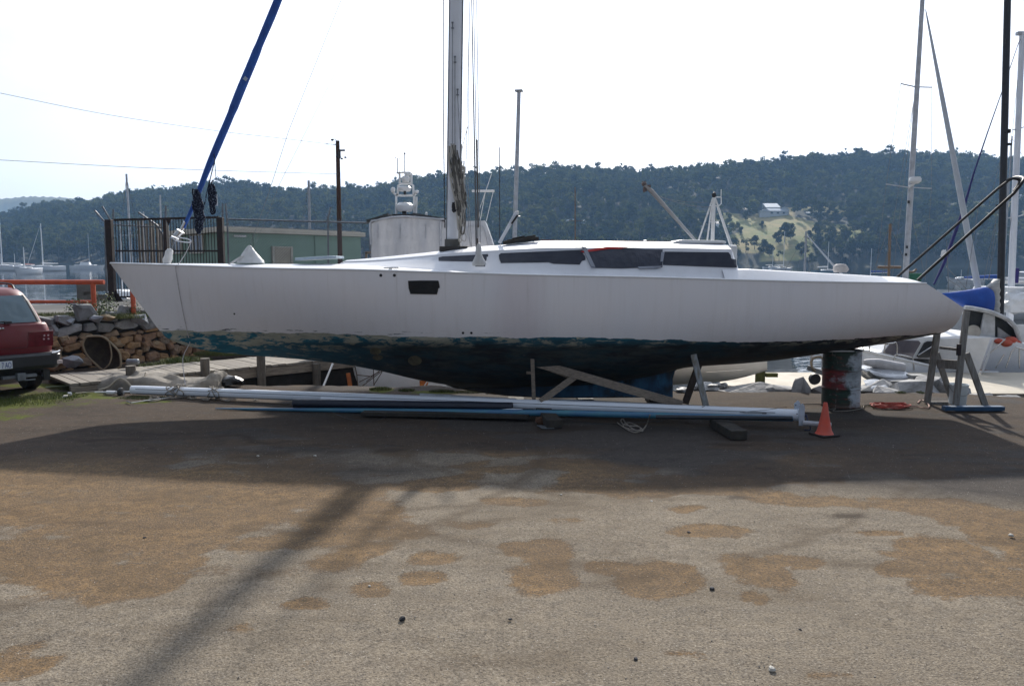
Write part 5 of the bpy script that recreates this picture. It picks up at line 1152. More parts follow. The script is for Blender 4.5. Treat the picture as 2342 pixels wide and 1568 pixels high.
# chain-link fence posts with cranked tops and rail
YF = 23.6
fc = thing('chain_link_fence', 'chain link fence with grey pipe posts and cranked tops before the green shed', 'fence', (P(520, 600, YF).x, YF, UZ))
def pole(pts, r__=.028, nm='post'): q = MB(); q.tube([P(x, y, YF) if y < 650 else Vector((P(x, 600, YF).x, YF, UZ)) for x, y in pts], r__, 8); return q.build(nm, M_galv, fc, auto=60)
for pts in ([(240, 700), (240, 508), (217, 482)], [(252, 600), (252, 503), (234, 472)], [(259, 505), (259, 478)], [(375, 700), (374, 540), (360, 516), (317, 486)], [(379, 600), (379, 470)], [(509, 600), (509, 466)], [(522, 700), (520, 510), (516, 466)], [(750, 700), (750, 500), (756, 474)], [(846, 700), (846, 510)]): pole(pts)
q = MB(); q.tube([P(521, 501, YF), P(846, 510, YF)], .024, 8); q.build('top_rail', M_galv, fc, auto=60)
q = MB(); q.tube([P(240, 513, YF), P(375, 520, YF)], .02, 8); q.build('top_rail', M_galv, fc, auto=60)
q = MB(); a, b_ = P(521, 502, YF), P(846, 511, YF); W_ = b_.x - a.x; Hh = a.z - UZ; s_ = 0.0
def clipline(x0, sgn):
    # 45 degree wire inside the panel
    pts = []
    x1 = x0 + sgn * Hh; xa, xb = x0, x1; ta, tb = 0.0, 1.0
    for lim, side in ((a.x, -1), (b_.x, 1)):
        if (xb - xa) != 0:
            t_ = (lim - xa) / (xb - xa)
            inside = lambda xx: xx >= a.x if side < 0 else xx <= b_.x
            if not inside(xa) and not inside(xb): return None
            if not inside(xa): ta = max(ta, t_)
            if not inside(xb): tb = min(tb, t_)
    if ta >= tb: return None
    f = lambda t_: Vector((xa + (xb - xa) * t_, YF, UZ + Hh * t_)); return f(ta), f(tb)
x0 = a.x - Hh
while x0 < b_.x + Hh:
    for sgn in (1, -1):
        l_ = clipline(x0, sgn)
        if l_: q.tube(l_, .0036, 3, caps=False)
    x0 += .085
q.build('wire_mesh', M_galv, fc)
# green shed
sh = thing('green_shed', 'low pale green weatherboard shed with a cream roof edge behind the fence', 'shed', (-10.2, 28, UZ))
m, nt, b, oc, out = base_mat('weatherboard'); sx = nt.nodes.new('ShaderNodeSeparateXYZ'); nt.links.new(oc, sx.inputs[0])
fr2 = math_(nt, 'FRACT', math_(nt, 'MULTIPLY', sx.outputs['Z'], 5.5)); nn = noise_(nt, oc, 2, 4, .6)
nt.links.new(mixc(nt, rng_(nt, nn, .3, .7), (.30, .44, .37), (.25, .38, .31)), b.inputs['Base Color']); b.inputs['Roughness'].default_value = .7; bump_(nt, b, fr2, 1.0, .05); M_board = m
Cn, Cr, Cl = Vector((P(516, 600, 28).x, 28, 0)), Vector((P(826, 600, 33.2).x, 33.2, 0)), Vector((P(378, 600, 33.0).x, 33.0, 0)); Cb = Cr + Cl - Cn
zr = P(516, 528, 28).z
q = MB(); q.prism([Vector((p.x, p.y, UZ - .3)) for p in (Cl, Cn, Cr, Cb)], (0, 0, zr - UZ + .25)); wallo = q.build('wall', M_board, sh)
ctr = (Cl + Cr) / 2
def out_(p, k): d = (p - ctr); return ctr + d * k
q = MB(); q.prism([Vector((p.x, p.y, zr - .04)) for p in (out_(Cl, 1.07), out_(Cn, 1.07), out_(Cr, 1.05), out_(Cb, 1.05))], (0, 0, .17)); q.build('roof_fascia', mat('cream_paint', (.60, .56, .47), .6, col2=(.48, .44, .36), scale=3), sh, bevel=.01)
q = MB(); q.prism([Vector((p.x, p.y, zr + .13)) for p in (out_(Cl, 1.0), out_(Cn, 1.0), out_(Cr, 1.0), out_(Cb, 1.0))], (0, 0, .05)); q.build('roof', mat('roof_iron', (.28, .28, .27), .6), sh)
def onwall(A_, B_, t0, t1, z0, z1, o_=.03, th=.04, mb=None):
    u = (B_ - A_).normalized(); L_ = (B_ - A_).length; n = Vector((u.y, -u.x, 0)); n = n if n.y < 0 else -n
    mb = mb or MB(); a, c = A_ + u * L_ * t0 + n * o_, A_ + u * L_ * t1 + n * o_
    mb.prism([Vector((a.x, a.y, z0)), Vector((c.x, c.y, z0)), Vector((c.x, c.y, z1)), Vector((a.x, a.y, z1))], n * th); return mb
M_cream = MATS['cream_paint']
q = onwall(Cn, Cr, .315, .43, UZ, UZ + 1.66); df = q.build('door', mat('cream_door', (.42, .38, .30), .6), sh); q = MB()
for t0, t1, z0, z1 in ((.30, .315, UZ, UZ + 1.72), (.43, .445, UZ, UZ + 1.72), (.315, .43, UZ + 1.66, UZ + 1.72)): onwall(Cn, Cr, t0, t1, z0, z1, .03, .07, q)
q.build('frame', mat('cream_frame', (.50, .47, .40), .6), df)
for t0 in (.30, .66):
    q = onwall(Cn, Cl, t0, t0 + .23, UZ + 1.5, UZ + 2.12); wn_ = q.build('window', M_glass, sh); q = MB()
    for k in (0, .0766, .153, .22): onwall(Cn, Cl, t0 + k - .004, t0 + k + .008, UZ + 1.46, UZ + 2.16, .03, .06, q)
    onwall(Cn, Cl, t0 + .008, t0 + .22, UZ + 2.12, UZ + 2.16, .03, .058, q); onwall(Cn, Cl, t0 + .008, t0 + .22, UZ + 1.46, UZ + 1.5, .03, .058, q); q.build('frame', M_cream, wn_)
for t0 in (.18, .62): onwall(Cn, Cr, t0, t0 + .008, UZ, zr - .06, .01, .03).build('downpipe', M_board, sh)
q = onwall(Cn, Cr, .05, .13, zr - .2, zr - .13); q.build('strip_light', M_whitepaint, sh)
# utility pole
YU = 25.0; cb3 = P(778, 600, YU); tp = P(772, 322, YU)
up_ = thing('utility_pole', 'brown timber power pole with a lamp and insulators at its top', 'power pole', (cb3.x, YU, UZ))
q = MB(); q.tube([(cb3.x, YU, UZ - .2), cb3, tp], [.085, .08, .062], 12); q.build('shaft', mat('creosote_pole', (.09, .045, .028), .85, col2=(.045, .025, .018), scale=5, stretch=(6, 6, .5)), up_, auto=60)
def pz(x, y): return P(x, y, YU - .1)
q = MB(); q.bar(pz(746, 330), pz(772, 330), .02, .015); q.build('cross_arm', M_wiredark, up_)
q = MB(); q.tube([pz(770, 328), pz(768, 320), pz(764, 318), pz(760, 319)], .01, 6); q.ell(pz(760, 320), (.05, .05, .035), 8, 5); q.build('lamp', M_wiredark, up_)
q = MB(); q.box(pz(783, 344), (.16, .06, .05)); q.box(pz(776, 354), (.08, .07, .22)); q.box(pz(770, 356), (.04, .05, .1)); q.build('switch_box', M_wiredark, up_)
for x, y in ((782, 363), (790, 360)): q = MB(); q.ell(pz(x, y), (.04, .04, .03), 8, 5); q.bar(pz(775, y - 2), pz(x, y), .008, .008); q.build('insulator', M_wiredark, up_)
for pts, lab in (([P(-260, 158, 16), P(0, 213, 18), P(250, 263, 20.5), P(500, 300, 23), P(640, 316, 24), pz(772, 332)], 'upper overhead wire running to the timber power pole'), ([P(-260, 352, 17), P(0, 366, 19), P(315, 383, 22), P(560, 392, 24), pz(774, 398)], 'lower overhead wire running to the timber power pole')):
    q = MB(); q.tube(curve3(pts, 6), .006, 4); tag(q.build('overhead_wire', mat('faded_wire', (.12, .12, .12), .6)), lab, 'wire', 'overhead wires')
# wharf
A_, B_ = Vector((-7.50, 13.23, .15)), Vector((-2.6, 17.85, .15)); u = (B_ - A_).normalized(); n = Vector((-u.y, u.x, 0)); WW = 1.5; L_ = (B_ - A_).length
wf = thing('wharf', 'grey timber walkway of cross boards leading from the wall to the basin', 'wharf', A_)
q = MB(); rs_ = random.Random(8); s = 0
while s < L_:
    w_ = .14; zo = rs_.uniform(-.005, .005); e0, e1 = rs_.uniform(-.03, .03), rs_.uniform(-.03, .03)
    q.prism([A_ + u * s + n * e0 + Vector((0, 0, zo)), A_ + u * (s + w_) + n * e0 + Vector((0, 0, zo)), A_ + u * (s + w_) + n * (WW + e1) + Vector((0, 0, zo)), A_ + u * s + n * (WW + e1) + Vector((0, 0, zo))], (0, 0, -.045)); s += w_ + .012
m, nt, b, oc, out = base_mat('wharf_boards'); ge = nt.nodes.new('ShaderNodeNewGeometry'); nn = noise_(nt, oc, 9, 5, .6)
c1_ = mixc(nt, ge.outputs['Random Per Island'], (.25, .225, .185), (.165, .145, .12)); nt.links.new(mixc(nt, rng_(nt, nn, .4, .7, 0, .6), c1_, (.14, .125, .11)), b.inputs['Base Color']); b.inputs['Roughness'].default_value = .85
q.build('deck_boards', m, wf)
q = MB(); q.bar(A_ + n * .05 + Vector((0, 0, -.14)), B_ + n * .05 + Vector((0, 0, -.14)), .09, .17, up=(0, 0, 1)); q.build('edge_beam', M_wood, wf, bevel=.01); q = MB(); q.bar(A_ + n * (WW - .05) + Vector((0, 0, -.14)), B_ + n * (WW - .05) + Vector((0, 0, -.14)), .09, .17, up=(0, 0, 1)); q.build('edge_beam', M_wood, wf, bevel=.01)
M_post = mat('wharf_post_wood', (.14, .125, .105), .9, col2=(.075, .065, .055), scale=5, stretch=(4, 4, .6), bump=.4)
for x, yt in ((291, 836), (463, 819), (592, 812), (718, 829)):
    # post stands on the near edge
    best = min((abs(((A_ + u * s + n * -.06).x / (A_ + u * s + n * -.06).y) * F + CX - x), s) for s in np.linspace(0, L_, 200)); p_ = A_ + u * best[1] - n * .09
    zt = P(x, yt, p_.y).z; q = MB(); q.tube([(p_.x, p_.y, -2.2), (p_.x, p_.y, max(zt, .12) if x < 700 else .1)], .085, 12); q.build('post', M_post, wf, auto=60)
q = MB(); rr_ = random.Random(2); c = P(592, 845, (A_ + u * 4).y); pts = [P(592 + rr_.uniform(-7, 7), 836 + rr_.uniform(0, 24), 15.6 + rr_.uniform(-.15, .1)) for _ in range(14)]; q.tube(curve3(pts, 4), .012, 5); tag(q.build('mooring_rope', M_rope, None, smooth=True), 'mooring rope knotted round a wharf post over the basin', 'rope')
# old net frame leaning on the wall
c = P(232, 850, 15.3); c.z = .1; nf = thing('net_frame', 'folded brown dinghy shaped frame with rope rim leaning on the stone wall', 'frame', c)
out1 = [P(*Z(2, a, b_), 15.45) for a, b_ in ((800, 735), (930, 735), (1010, 790), (1085, 870), (1105, 950), (1090, 1020), (960, 1045), (880, 990), (800, 910), (760, 820), (775, 760))]
ce = sum(out1, Vector()) / len(out1); oc1 = curve3(out1 + [out1[0]], 4)[:-1]
q = MB(); rws = []
for s, dd in ((1, 0), (.9, .07), (.7, .16), (.4, .24), (.1, .27)): rws.append([ce + (p - ce) * s + Vector((0, dd, 0)) for p in oc1])
q.loft(rws, closed=True, cap1=True); q.build('canvas_skin', mat('brown_canvas', (.055, .045, .03), .9, col2=(.025, .02, .016), scale=6, stretch=(1, 1, 1), bump=.7, bscale=8), nf, smooth=True)
q = MB(); q.tube(oc1 + [oc1[0]], .022, 6); q.tube(curve3([P(*Z(2, a, b_), 15.42) for a, b_ in ((1000, 790), (1015, 850), (1020, 920), (1000, 985), (950, 1035))], 4), .014, 5); q.build('rope_rim', mat('tan_rope', (.28, .235, .16), .9), nf, smooth=True)
q = MB(); q.tube(curve3([G(x, y, .1) for x, y in ((240, 862), (270, 852), (300, 848), (350, 845), (395, 838))], 4), .015, 5); tag(q.build('dropped_rope', M_rope, None, smooth=True), 'length of grey rope lying along the wall foot by the net frame', 'rope')
q = MB(); c = P(*Z(2, 1215, 965), 15.2); q.lathe([(.04, -.12), (.055, -.1), (.055, .1), (.04, .12)], c, 12, axis='x'); tag(q.build('old_float', M_galv), 'grey cylinder float lying beside the net frame', 'float')
q = MB(); q.tube([G(105, 885, .02), G(150, 882, .03), G(215, 874, .03)], .012, 6); tag(q.build('garden_hose', mat('green_hose', (.30, .38, .22), .6)), 'thin pale green hose running from the car to the canvas', 'hose')
c = G(159, 906 - 2); q = MB(); q.ell(G(159, 905) + Vector((0, 0, .03)), (.05, .04, .035), 8, 6, .2, 2); tag(q.build('tow_ball', M_steel), 'small shiny metal ball on the moss behind the red car', 'ball')
# old timber dolphin in the water at left
dl = thing('timber_jetty', 'remains of a dark timber jetty standing in the water', 'jetty', (P(215, 680, 27).x, 27, WZ))
for a, b_, w_ in (((190, 648), (190, 720), .3), ((207, 648), (213, 720), .3)):
    q = MB(); t_ = P(*a, 27); e = P(*b_, 27); q.bar((t_.x, 27, t_.z), (e.x, 27, WZ - 1), w_, w_, up=(0, 1, 0)); q.build('pile', mat('jetty_wood', (.20, .19, .17), .9), dl)
for y in (660, 683): q = MB(); q.bar(P(184, y, 26.7), P(262, y - 3, 26.7), .12, .22); q.build('beam', MATS['jetty_wood'], dl)
# ---------------- rocks on the right bank, pontoon
for i, (x, y, Y, sx_, sy, sz, lab) in enumerate(((1705, 898, 13.7, .85, .4, .17, 'broad pale grey slab rock on the bank behind the A-shaped prop'), (1640, 900, 13.5, .3, .2, .09, 'smaller rounded rock left of the broad slab'), (1780, 897, 13.8, .5, .4, .17, 'light grey rock right of the broad slab'), (1843, 895, 13.5, .34, .3, .26, 'dark angular wedge of rock beside the oil drum'),
        (1600, 900, 13.6, .25, .2, .08, 'low rock behind the dark prop leg'), (1880, 903, 13.6, .3, .3, .14, 'rock tucked behind the oil drum'), (2090, 893, 13.8, .5, .4, .2, 'grey boulder left of the trestle'), (2130, 886, 14.3, .5, .4, .2, 'grey boulder just behind the trestle'), (2165, 890, 14.1, .4, .3, .18, 'boulder behind the bucket'),
        (2045, 900, 13.7, .35, .3, .15, 'small boulder right of the plastic sheet'), (2250, 910, 13.6, .35, .2, .08, 'flat grey stone between the trestle legs and pontoon'), (2300, 912, 13.6, .3, .2, .07, 'flat stone at the pontoon corner'), (2010, 895, 14.1, .5, .3, .2, 'grey boulder behind the plastic sheet'))):
    c = P(x, y, Y); q = rockhull((c.x, Y, c.z), (sx_, sy, sz * 1.15), i * 3 + 1, .3 * i); tag(q.build('bank_rock', mat('pale_rock', (.33, .33, .335), .85, col2=(.15, .15, .15), scale=4, bump=.9, bscale=14) if i not in (3, 5) else M_rock), lab, 'rock', 'rocks on the bank')
pt = thing('pontoon', 'pale concrete floating pontoon beyond the yard edge', 'pontoon', (10, 18, WZ)); PZ = -.5
m = mat('pontoon_concrete', (.50, .45, .37), .85, col2=(.40, .36, .29), scale=1.5, bump=.1)
pa = [P(1690, 600, 17.5).x, 16.4]
q = MB(); q.prism([(4.6, 17.3, PZ), (6.6, 16.2, PZ), (20, 16.0, PZ), (20, 19.3, PZ), (5.2, 19.3, PZ)], (0, 0, -.25)); q.build('deck', m, pt, bevel=.02)
q = MB(); q.prism([(4.65, 17.35, PZ - .25), (6.62, 16.25, PZ - .25), (19.9, 16.05, PZ - .25), (19.9, 19.2, PZ - .25), (5.25, 19.2, PZ - .25)], (0, 0, -.35)); q.build('float', M_darkwood, pt)
q = MB(); q.bar((6.6, 16.17, PZ - .06), (20, 15.97, PZ - .06), .05, .12); q.build('fender_strip', M_wood, pt)
q = MB(); c = P(1739, 845, 15.8); q.tube([(c.x, 15.8, -2.5), (c.x, 15.8, P(1739, 818, 15.8).z + .35)], .10, 12); pl_ = thing('mooring_pile', 'mossy green mooring pile seen under the yacht stern', 'pile', (c.x, 15.8, WZ)); q.build('pile', mat('mossy_pile', (.10, .105, .02), .85, col2=(.05, .055, .018), scale=5, bump=.4), pl_, auto=60)
q = MB(); q.bar(P(1751, 857, 15.8), P(1777, 857, 15.8), .12, .08); q.build('chock', MATS['mossy_pile'], pl_)
# upturned edge dinghy on the bank
def dinghy(name, label, loc, L_, Bm, H, rotz, mt, cat='dinghy'):
    o = thing(name, label, cat, (0, 0, 0)); q = MB(); rws = []
    for i in range(15):
        s = i / 14; x = -L_ / 2 + L_ * s; bb = Bm / 2 * (1 - max(0, (s - .35) / .65) ** 2.3) * (.88 + .12 * min(1, s / .3)); zk_ = .04 + .35 * H * max(0, (s - .6) / .4) ** 2; zt = H * (1 + .18 * s * s); row = []
        for k in range(13):
            a = math.pi * (k / 12); ww = abs(math.cos(a)) ** .55 * (1 if math.cos(a) > 0 else -1); row.append(Vector((x, ww * max(.01, bb), zt - (zt - zk_) * (math.sin(a) ** .7))))
        rws.append(row)
    q.loft(rws, cap0=True); q.build('hull', mt, o, auto=50)
    q = MB(); q.tube([r[0] for r in rws], .025, 6); q.build('gunwale', mt, o, auto=60); q = MB(); q.tube([r[-1] for r in rws], .025, 6); q.build('gunwale', mt, o, auto=60)
    for s in (.3, .6): q = MB(); q.box((-L_ / 2 + L_ * s, 0, H * .7), (.2, Bm * .85 * (1 if s < .5 else .85), .02)); q.build('thwart', mt, o)
    q = MB(); q.tube([(-L_ / 2 - .01, -Bm * .44, H * .5), (L_ * .3, -Bm * .42, H * .55)], .01, 5); q.build('rubbing_strip', mt, o)
    o.location = loc; o.rotation_euler = (0, 0, rotz); return o
dg = dinghy('dinghy', 'cream rowing dinghy lying on the bank behind the yacht keel', (3.3, 14.7, -.12), 3.1, 1.2, .48, R(2), mat('cream_gelcoat', (.85, .79, .68), .5, col2=(.76, .70, .60), scale=2))
dg.rotation_euler = (R(-6), R(-3), R(2))
for i, (x, y, Y, s) in enumerate(((1560, 895, 14.2, .10), (1600, 888, 14.1, .13), (1625, 890, 14.0, .10), (1650, 884, 14.2, .08))):
    q = MB(); c = G(x, y); q.ell((c.x, c.y, .03), (s * 1.6, s, s * .5), 9, 5, .5, i + 60); tag(q.build('white_litter', mat('litter_white', (.5, .52, .54), .6, col2=(.2, .2, .2), scale=9, bump=.7)), 'crumpled pale litter by the dinghy on the bank', 'litter', 'litter on the bank')
# ================================================================ red car
car = thing('parked_car', 'dark red estate car seen from its rear parked on the moss beside the stone wall', 'car', (0, 0, 0))
def rrect(hw, y0, y1, z, rad, n=7):
    pts = []; rad = min(rad, hw * .95, (y1 - y0) * .48)
    for cx_, cy_, a0 in ((hw - rad, y0 + rad, -90), (hw - rad, y1 - rad, 0), (-hw + rad, y1 - rad, 90), (-hw + rad, y0 + rad, 180)):
        for k in range(n): a = R(a0 + 90 * k / (n - 1)); pts.append(Vector((cx_ + rad * math.cos(a), cy_ + rad * math.sin(a), z)))
    return pts
M_car = mat('car_red', (.14, .002, .006), .42, col2=(.105, .002, .005), scale=1.5, coat=.18)
M_carplastic = mat('car_dark_plastic', (.022, .023, .026), .45)
q = MB(); q.loft([rrect(.80, .14, 4.35, .42, .3), rrect(.88, .05, 4.45, .52, .28), rrect(.90, .01, 4.5, .70, .22), rrect(.90, 0, 4.5, .88, .2), rrect(.885, .015, 4.42, 1.02, .2), rrect(.87, .03, 3.35, 1.10, .2), rrect(.85, .05, 3.15, 1.17, .2), rrect(.835, .07, 3.1, 1.19, .2)], closed=True, cap0=True, cap1=True)
q.build('body', M_car, car, auto=28)
q = MB(); q.loft([rrect(.80, .09, 3.0, 1.18, .2), rrect(.765, .18, 2.8, 1.33, .2), rrect(.70, .33, 2.45, 1.56, .22), rrect(.655, .43, 2.25, 1.68, .25), rrect(.60, .50, 2.1, 1.745, .26), rrect(.50, .6, 1.95, 1.775, .3), rrect(.2, .9, 1.6, 1.79, .15)], closed=True, cap1=True)
q.build('cabin_shell', M_car, car, auto=28)
def ghy(z): return float(np.interp(z, [1.18, 1.33, 1.56, 1.68], [.09, .18, .33, .43]))
def ghx(z): return float(np.interp(z, [1.18, 1.33, 1.56, 1.68], [.80, .765, .70, .655]))
m, nt, b, oc, out = base_mat('tinted_glass'); b.inputs['Base Color'].default_value = (.12, .16, .18, 1); b.inputs['Metallic'].default_value = .55; b.inputs['Roughness'].default_value = .06
bump_(nt, b, noise_(nt, oc, 2.2, 2), .12, .2); M_cg = m
rows_ = []
for z in np.linspace(1.21, 1.65, 7):
    rows_.append([Vector((ghx(z) * s * .83, ghy(z) - .012 - .0 * s * s, z)) for s in np.linspace(-1, 1, 13)])
q = MB(); q.loft(rows_); q.build('rear_window', M_cg, car, smooth=True)
for sg in (-1, 1):
    q = MB(); rr2 = []
    for z in np.linspace(1.205, 1.66, 6): rr2.append([Vector((sg * ghx(z) * a, ghy(z) - .008 + c_, z)) for a, c_ in ((.832, 0), (.87, .002), (.91, .016))])
    q.loft(rr2); q.build('window_surround', M_carplastic, car)
q = MB()
for sg in (-1, 1):
    q = MB(); rr2 = []
    for z in np.linspace(1.22, 1.62, 5): rr2.append([Vector((sg * (ghx(z) + .006), ghy(z) + .28 + k * .55, z)) for k in range(5)])
    q.loft(rr2); q.build('side_window', M_glass, car)
q = MB(); q.tube([(-.35, .06, 1.235), (.20, .055, 1.24)], .012, 6); q.box((.22, .05, 1.225), (.10, .05, .035)); q.build('wiper', M_black, car)
for sg in (-1, 1):
    q = MB(); q.prism([(sg * .46, -.004, .80), (sg * .86, -.004, .80), (sg * .875, -.004, 1.06), (sg * .50, -.004, 1.06)], (0, .02, 0)); tl_ = q.build('tail_light', mat('tail_lens', (.14, .008, .016), .12, col2=(.08, .005, .01), scale=14, coat=1), car, bevel=.008)
    for dx, dz in ((.73, .98), (.79, .98), (.72, .92), (.79, .92)): q = MB(); q.lathe([(.016, 0), (.012, -.004), (0, -.005)], (sg * dx, -.006, dz), 10, axis='y'); q.build('lens_dot', mat('lens_dot', (.55, .35, .38), .2), tl_)
q = MB(); q.prism([(-.9, -.01, .0)] * 0 or [(-.45, -.003, .80), (.45, -.003, .80), (.45, -.003, .806), (-.45, -.003, .806)], (0, .005, 0)); q.build('tailgate_seam', M_black, car)
q = MB(); q.loft([rrect(.90, -.10, .35, .44, .12), rrect(.945, -.145, .45, .50, .14), rrect(.95, -.15, .5, .66, .14), rrect(.93, -.12, .5, .70, .14)], closed=True, cap0=True, cap1=True); bm_ = q.build('rear_bumper', M_carplastic, car, auto=30)
for sg in (-1, 1):
    q = MB(); q.tube([(sg * .78, -.142, .685), (sg * .88, -.125, .70), (sg * .935, -.05, .705)], .018, 6); q.build('chrome_strip', M_steel, bm_, smooth=True)
    q = MB(); q.box((sg * .90, -.115, .53), (.09, .05, .06)); q.build('reflector', mat('reflector_pale', (.6, .5, .48), .2), bm_, bevel=.006)
pl_ = MB(); pl_.box((-.02, -.162, .555), (.40, .012, .125)); plate = pl_.build('number_plate', mat('plate_face', (.66, .70, .74), .4, col2=(.62, .66, .7)), car, bevel=.003)
def text(s, name, size, loc, rot, material, parent, depth=.002, align='LEFT'):
    cu = bpy.data.curves.new('t', 'FONT'); cu.body = s; cu.size = size; cu.extrude = depth; cu.align_x = align; ob = bpy.data.objects.new('t', cu); COL.objects.link(ob)
    dg_ = bpy.context.evaluated_depsgraph_get(); me = bpy.data.meshes.new_from_object(ob.evaluated_get(dg_)); bpy.data.objects.remove(ob); me.materials.clear(); me.materials.append(material)
    o = bpy.data.objects.new(name, me); COL.objects.link(o); o.parent = parent; o.location = loc; o.rotation_euler = rot; return o
text('7 AO', 'plate_characters', .135, (.165, -.170, .507), (R(90), 0, 0), mat('plate_blue', (.03, .07, .30), .5), plate, align='RIGHT').scale = (.46, 1, 1)
q = MB(); q.tube([(.07, -.004, 1.135), (.10, -.004, 1.135)], .018, 8); q.tube([(.115, -.004, 1.135), (.14, -.004, 1.135)], .018, 8); q.build('badge', M_steel, car)
q = MB(); q.prism([(-.14, -.008, 1.045), (.02, -.008, 1.045), (.05, -.008, 1.058), (.02, -.008, 1.075), (-.14, -.008, 1.075)], (0, -.014, 0)); q.build('tailgate_handle', M_steel, car, bevel=.004)
q = MB(); q.prism([(-.1, -.004, .885), (.03, -.004, .90), (.055, -.004, .915), (.0, -.004, .908), (-.1, -.004, .897)], (0, -.004, 0)); q.build('badge', M_steel, car)
q = MB(); q.box((.30, -.05, .34), (.5, .10, .05)); q.box((.30, -.12, .34), (.12, .12, .12)); q.tube([(.34, -.16, .28), (.5, -.17, .28)], .012, 6); q.build('tow_bar', M_galv, car, bevel=.006)
q = MB(); q.tube([(.68, -.02, .32), (.68, .4, .33)], .035, 10); q.box((.72, .02, .32), (.1, .12, .18)); q.build('exhaust', M_carplastic, car)
for sx_ in (-1, 1):
    for y in (.82, 3.55):
        q = MB(); c = (sx_ * .74, y, .355); q.lathe([(.20, -.11), (.33, -.115), (.355, -.08), (.355, .08), (.33, .115), (.20, .11)], c, 32, axis='x'); wh = q.build('wheel', M_black, car, auto=40)
        q = MB(); q.lathe([(.21, -.10), (.20, -.03), (.06, -.03), (0, -.04)], c, 20, axis='x'); q.lathe([(.21, .10), (.20, .03), (.06, .03), (0, .04)], c, 20, axis='x'); q.build('rim', M_alu, wh)
q = MB(); q.box((0, 2.2, .38), (1.45, 3.9, .22)); q.build('underbody', M_black, car)
for sg in (-1, 1): q = MB(); q.tube(curve3([(sg * .52, .62, 1.76), (sg * .52, .75, 1.83), (sg * .52, 1.3, 1.845), (sg * .52, 1.9, 1.83), (sg * .52, 2.0, 1.77)], 4), .014, 6); q.build('roof_rail', M_black, car)
q = MB(); q.tube([Vector((-.02 + .30 * math.cos(a), 1.1 + .3 * math.sin(a), 1.84)) for a in np.linspace(0, 6.28, 24)], .05, 8); tag(q.build('roof_tyre', M_black, car, smooth=True))
car.location = (-8.33, 12.61, 0); car.rotation_euler = (0, 0, R(50))

# ================================================================ boats
def hull_rows(L_, Bm, fb, sheer, rake, transom=.75, n=16, draft=.35, tr_rake=0.0, full=2.2):
    rows_ = []
    for i in range(n + 1):
        s = i / n; bb = Bm / 2 * max(.02, (1 - max(0, (s - .42) / .58) ** full)) * (transom + (1 - transom) * math.sin(min(1, s / .42) * math.pi / 2)); zt = fb + sheer * (s - .4) ** 2 * 2.2; row = []
        for k in range(13):
            a = math.pi * k / 12; ca, sa = math.cos(a), math.sin(a); zz_ = zt - (zt + draft) * sa ** .8; yy = math.copysign(abs(ca) ** .5, ca) * bb
            xo = -L_ / 2 + L_ * s - rake * (s ** 3) * (1 - (zz_ + draft) / (zt + draft)) + tr_rake * (1 - s) ** 4 * (1 - (zz_ + draft) / (zt + draft))
            row.append(Vector((xo, yy, zz_)))
        rows_.append(row)
    return rows_
def add_hull(o, L_, Bm, fb, sheer, rake, mt, deckmt, stripe=None, transom=.75, tr_rake=0, draft=.35, full=2.2):
    rows_ = hull_rows(L_, Bm, fb, sheer, rake, transom, draft=draft, tr_rake=tr_rake, full=full); q = MB(); q.loft(rows_, cap0=True); q.build('hull', mt, o, auto=40)
    q = MB(); q.loft([[Vector((r[0].x, r[0].y + (r[-1].y - r[0].y) * k / 4, r[0].z - .02 + .05 * math.sin(math.pi * k / 4))) for k in range(5)] for r in rows_]); q.build('deck', deckmt, o, smooth=True)
    if stripe:
        q = MB()
        for sg in (0, 12):
            q.tube([r[sg] + Vector((0, (-.01 if r[sg].y < 0 else .01), -.10)) for r in rows_], .022, 4)
        q.build('stripe', stripe, o)
    return rows_
M_stripe = mat('blue_stripe', (.02, .05, .20), .4); M_spar = M_mastgrey
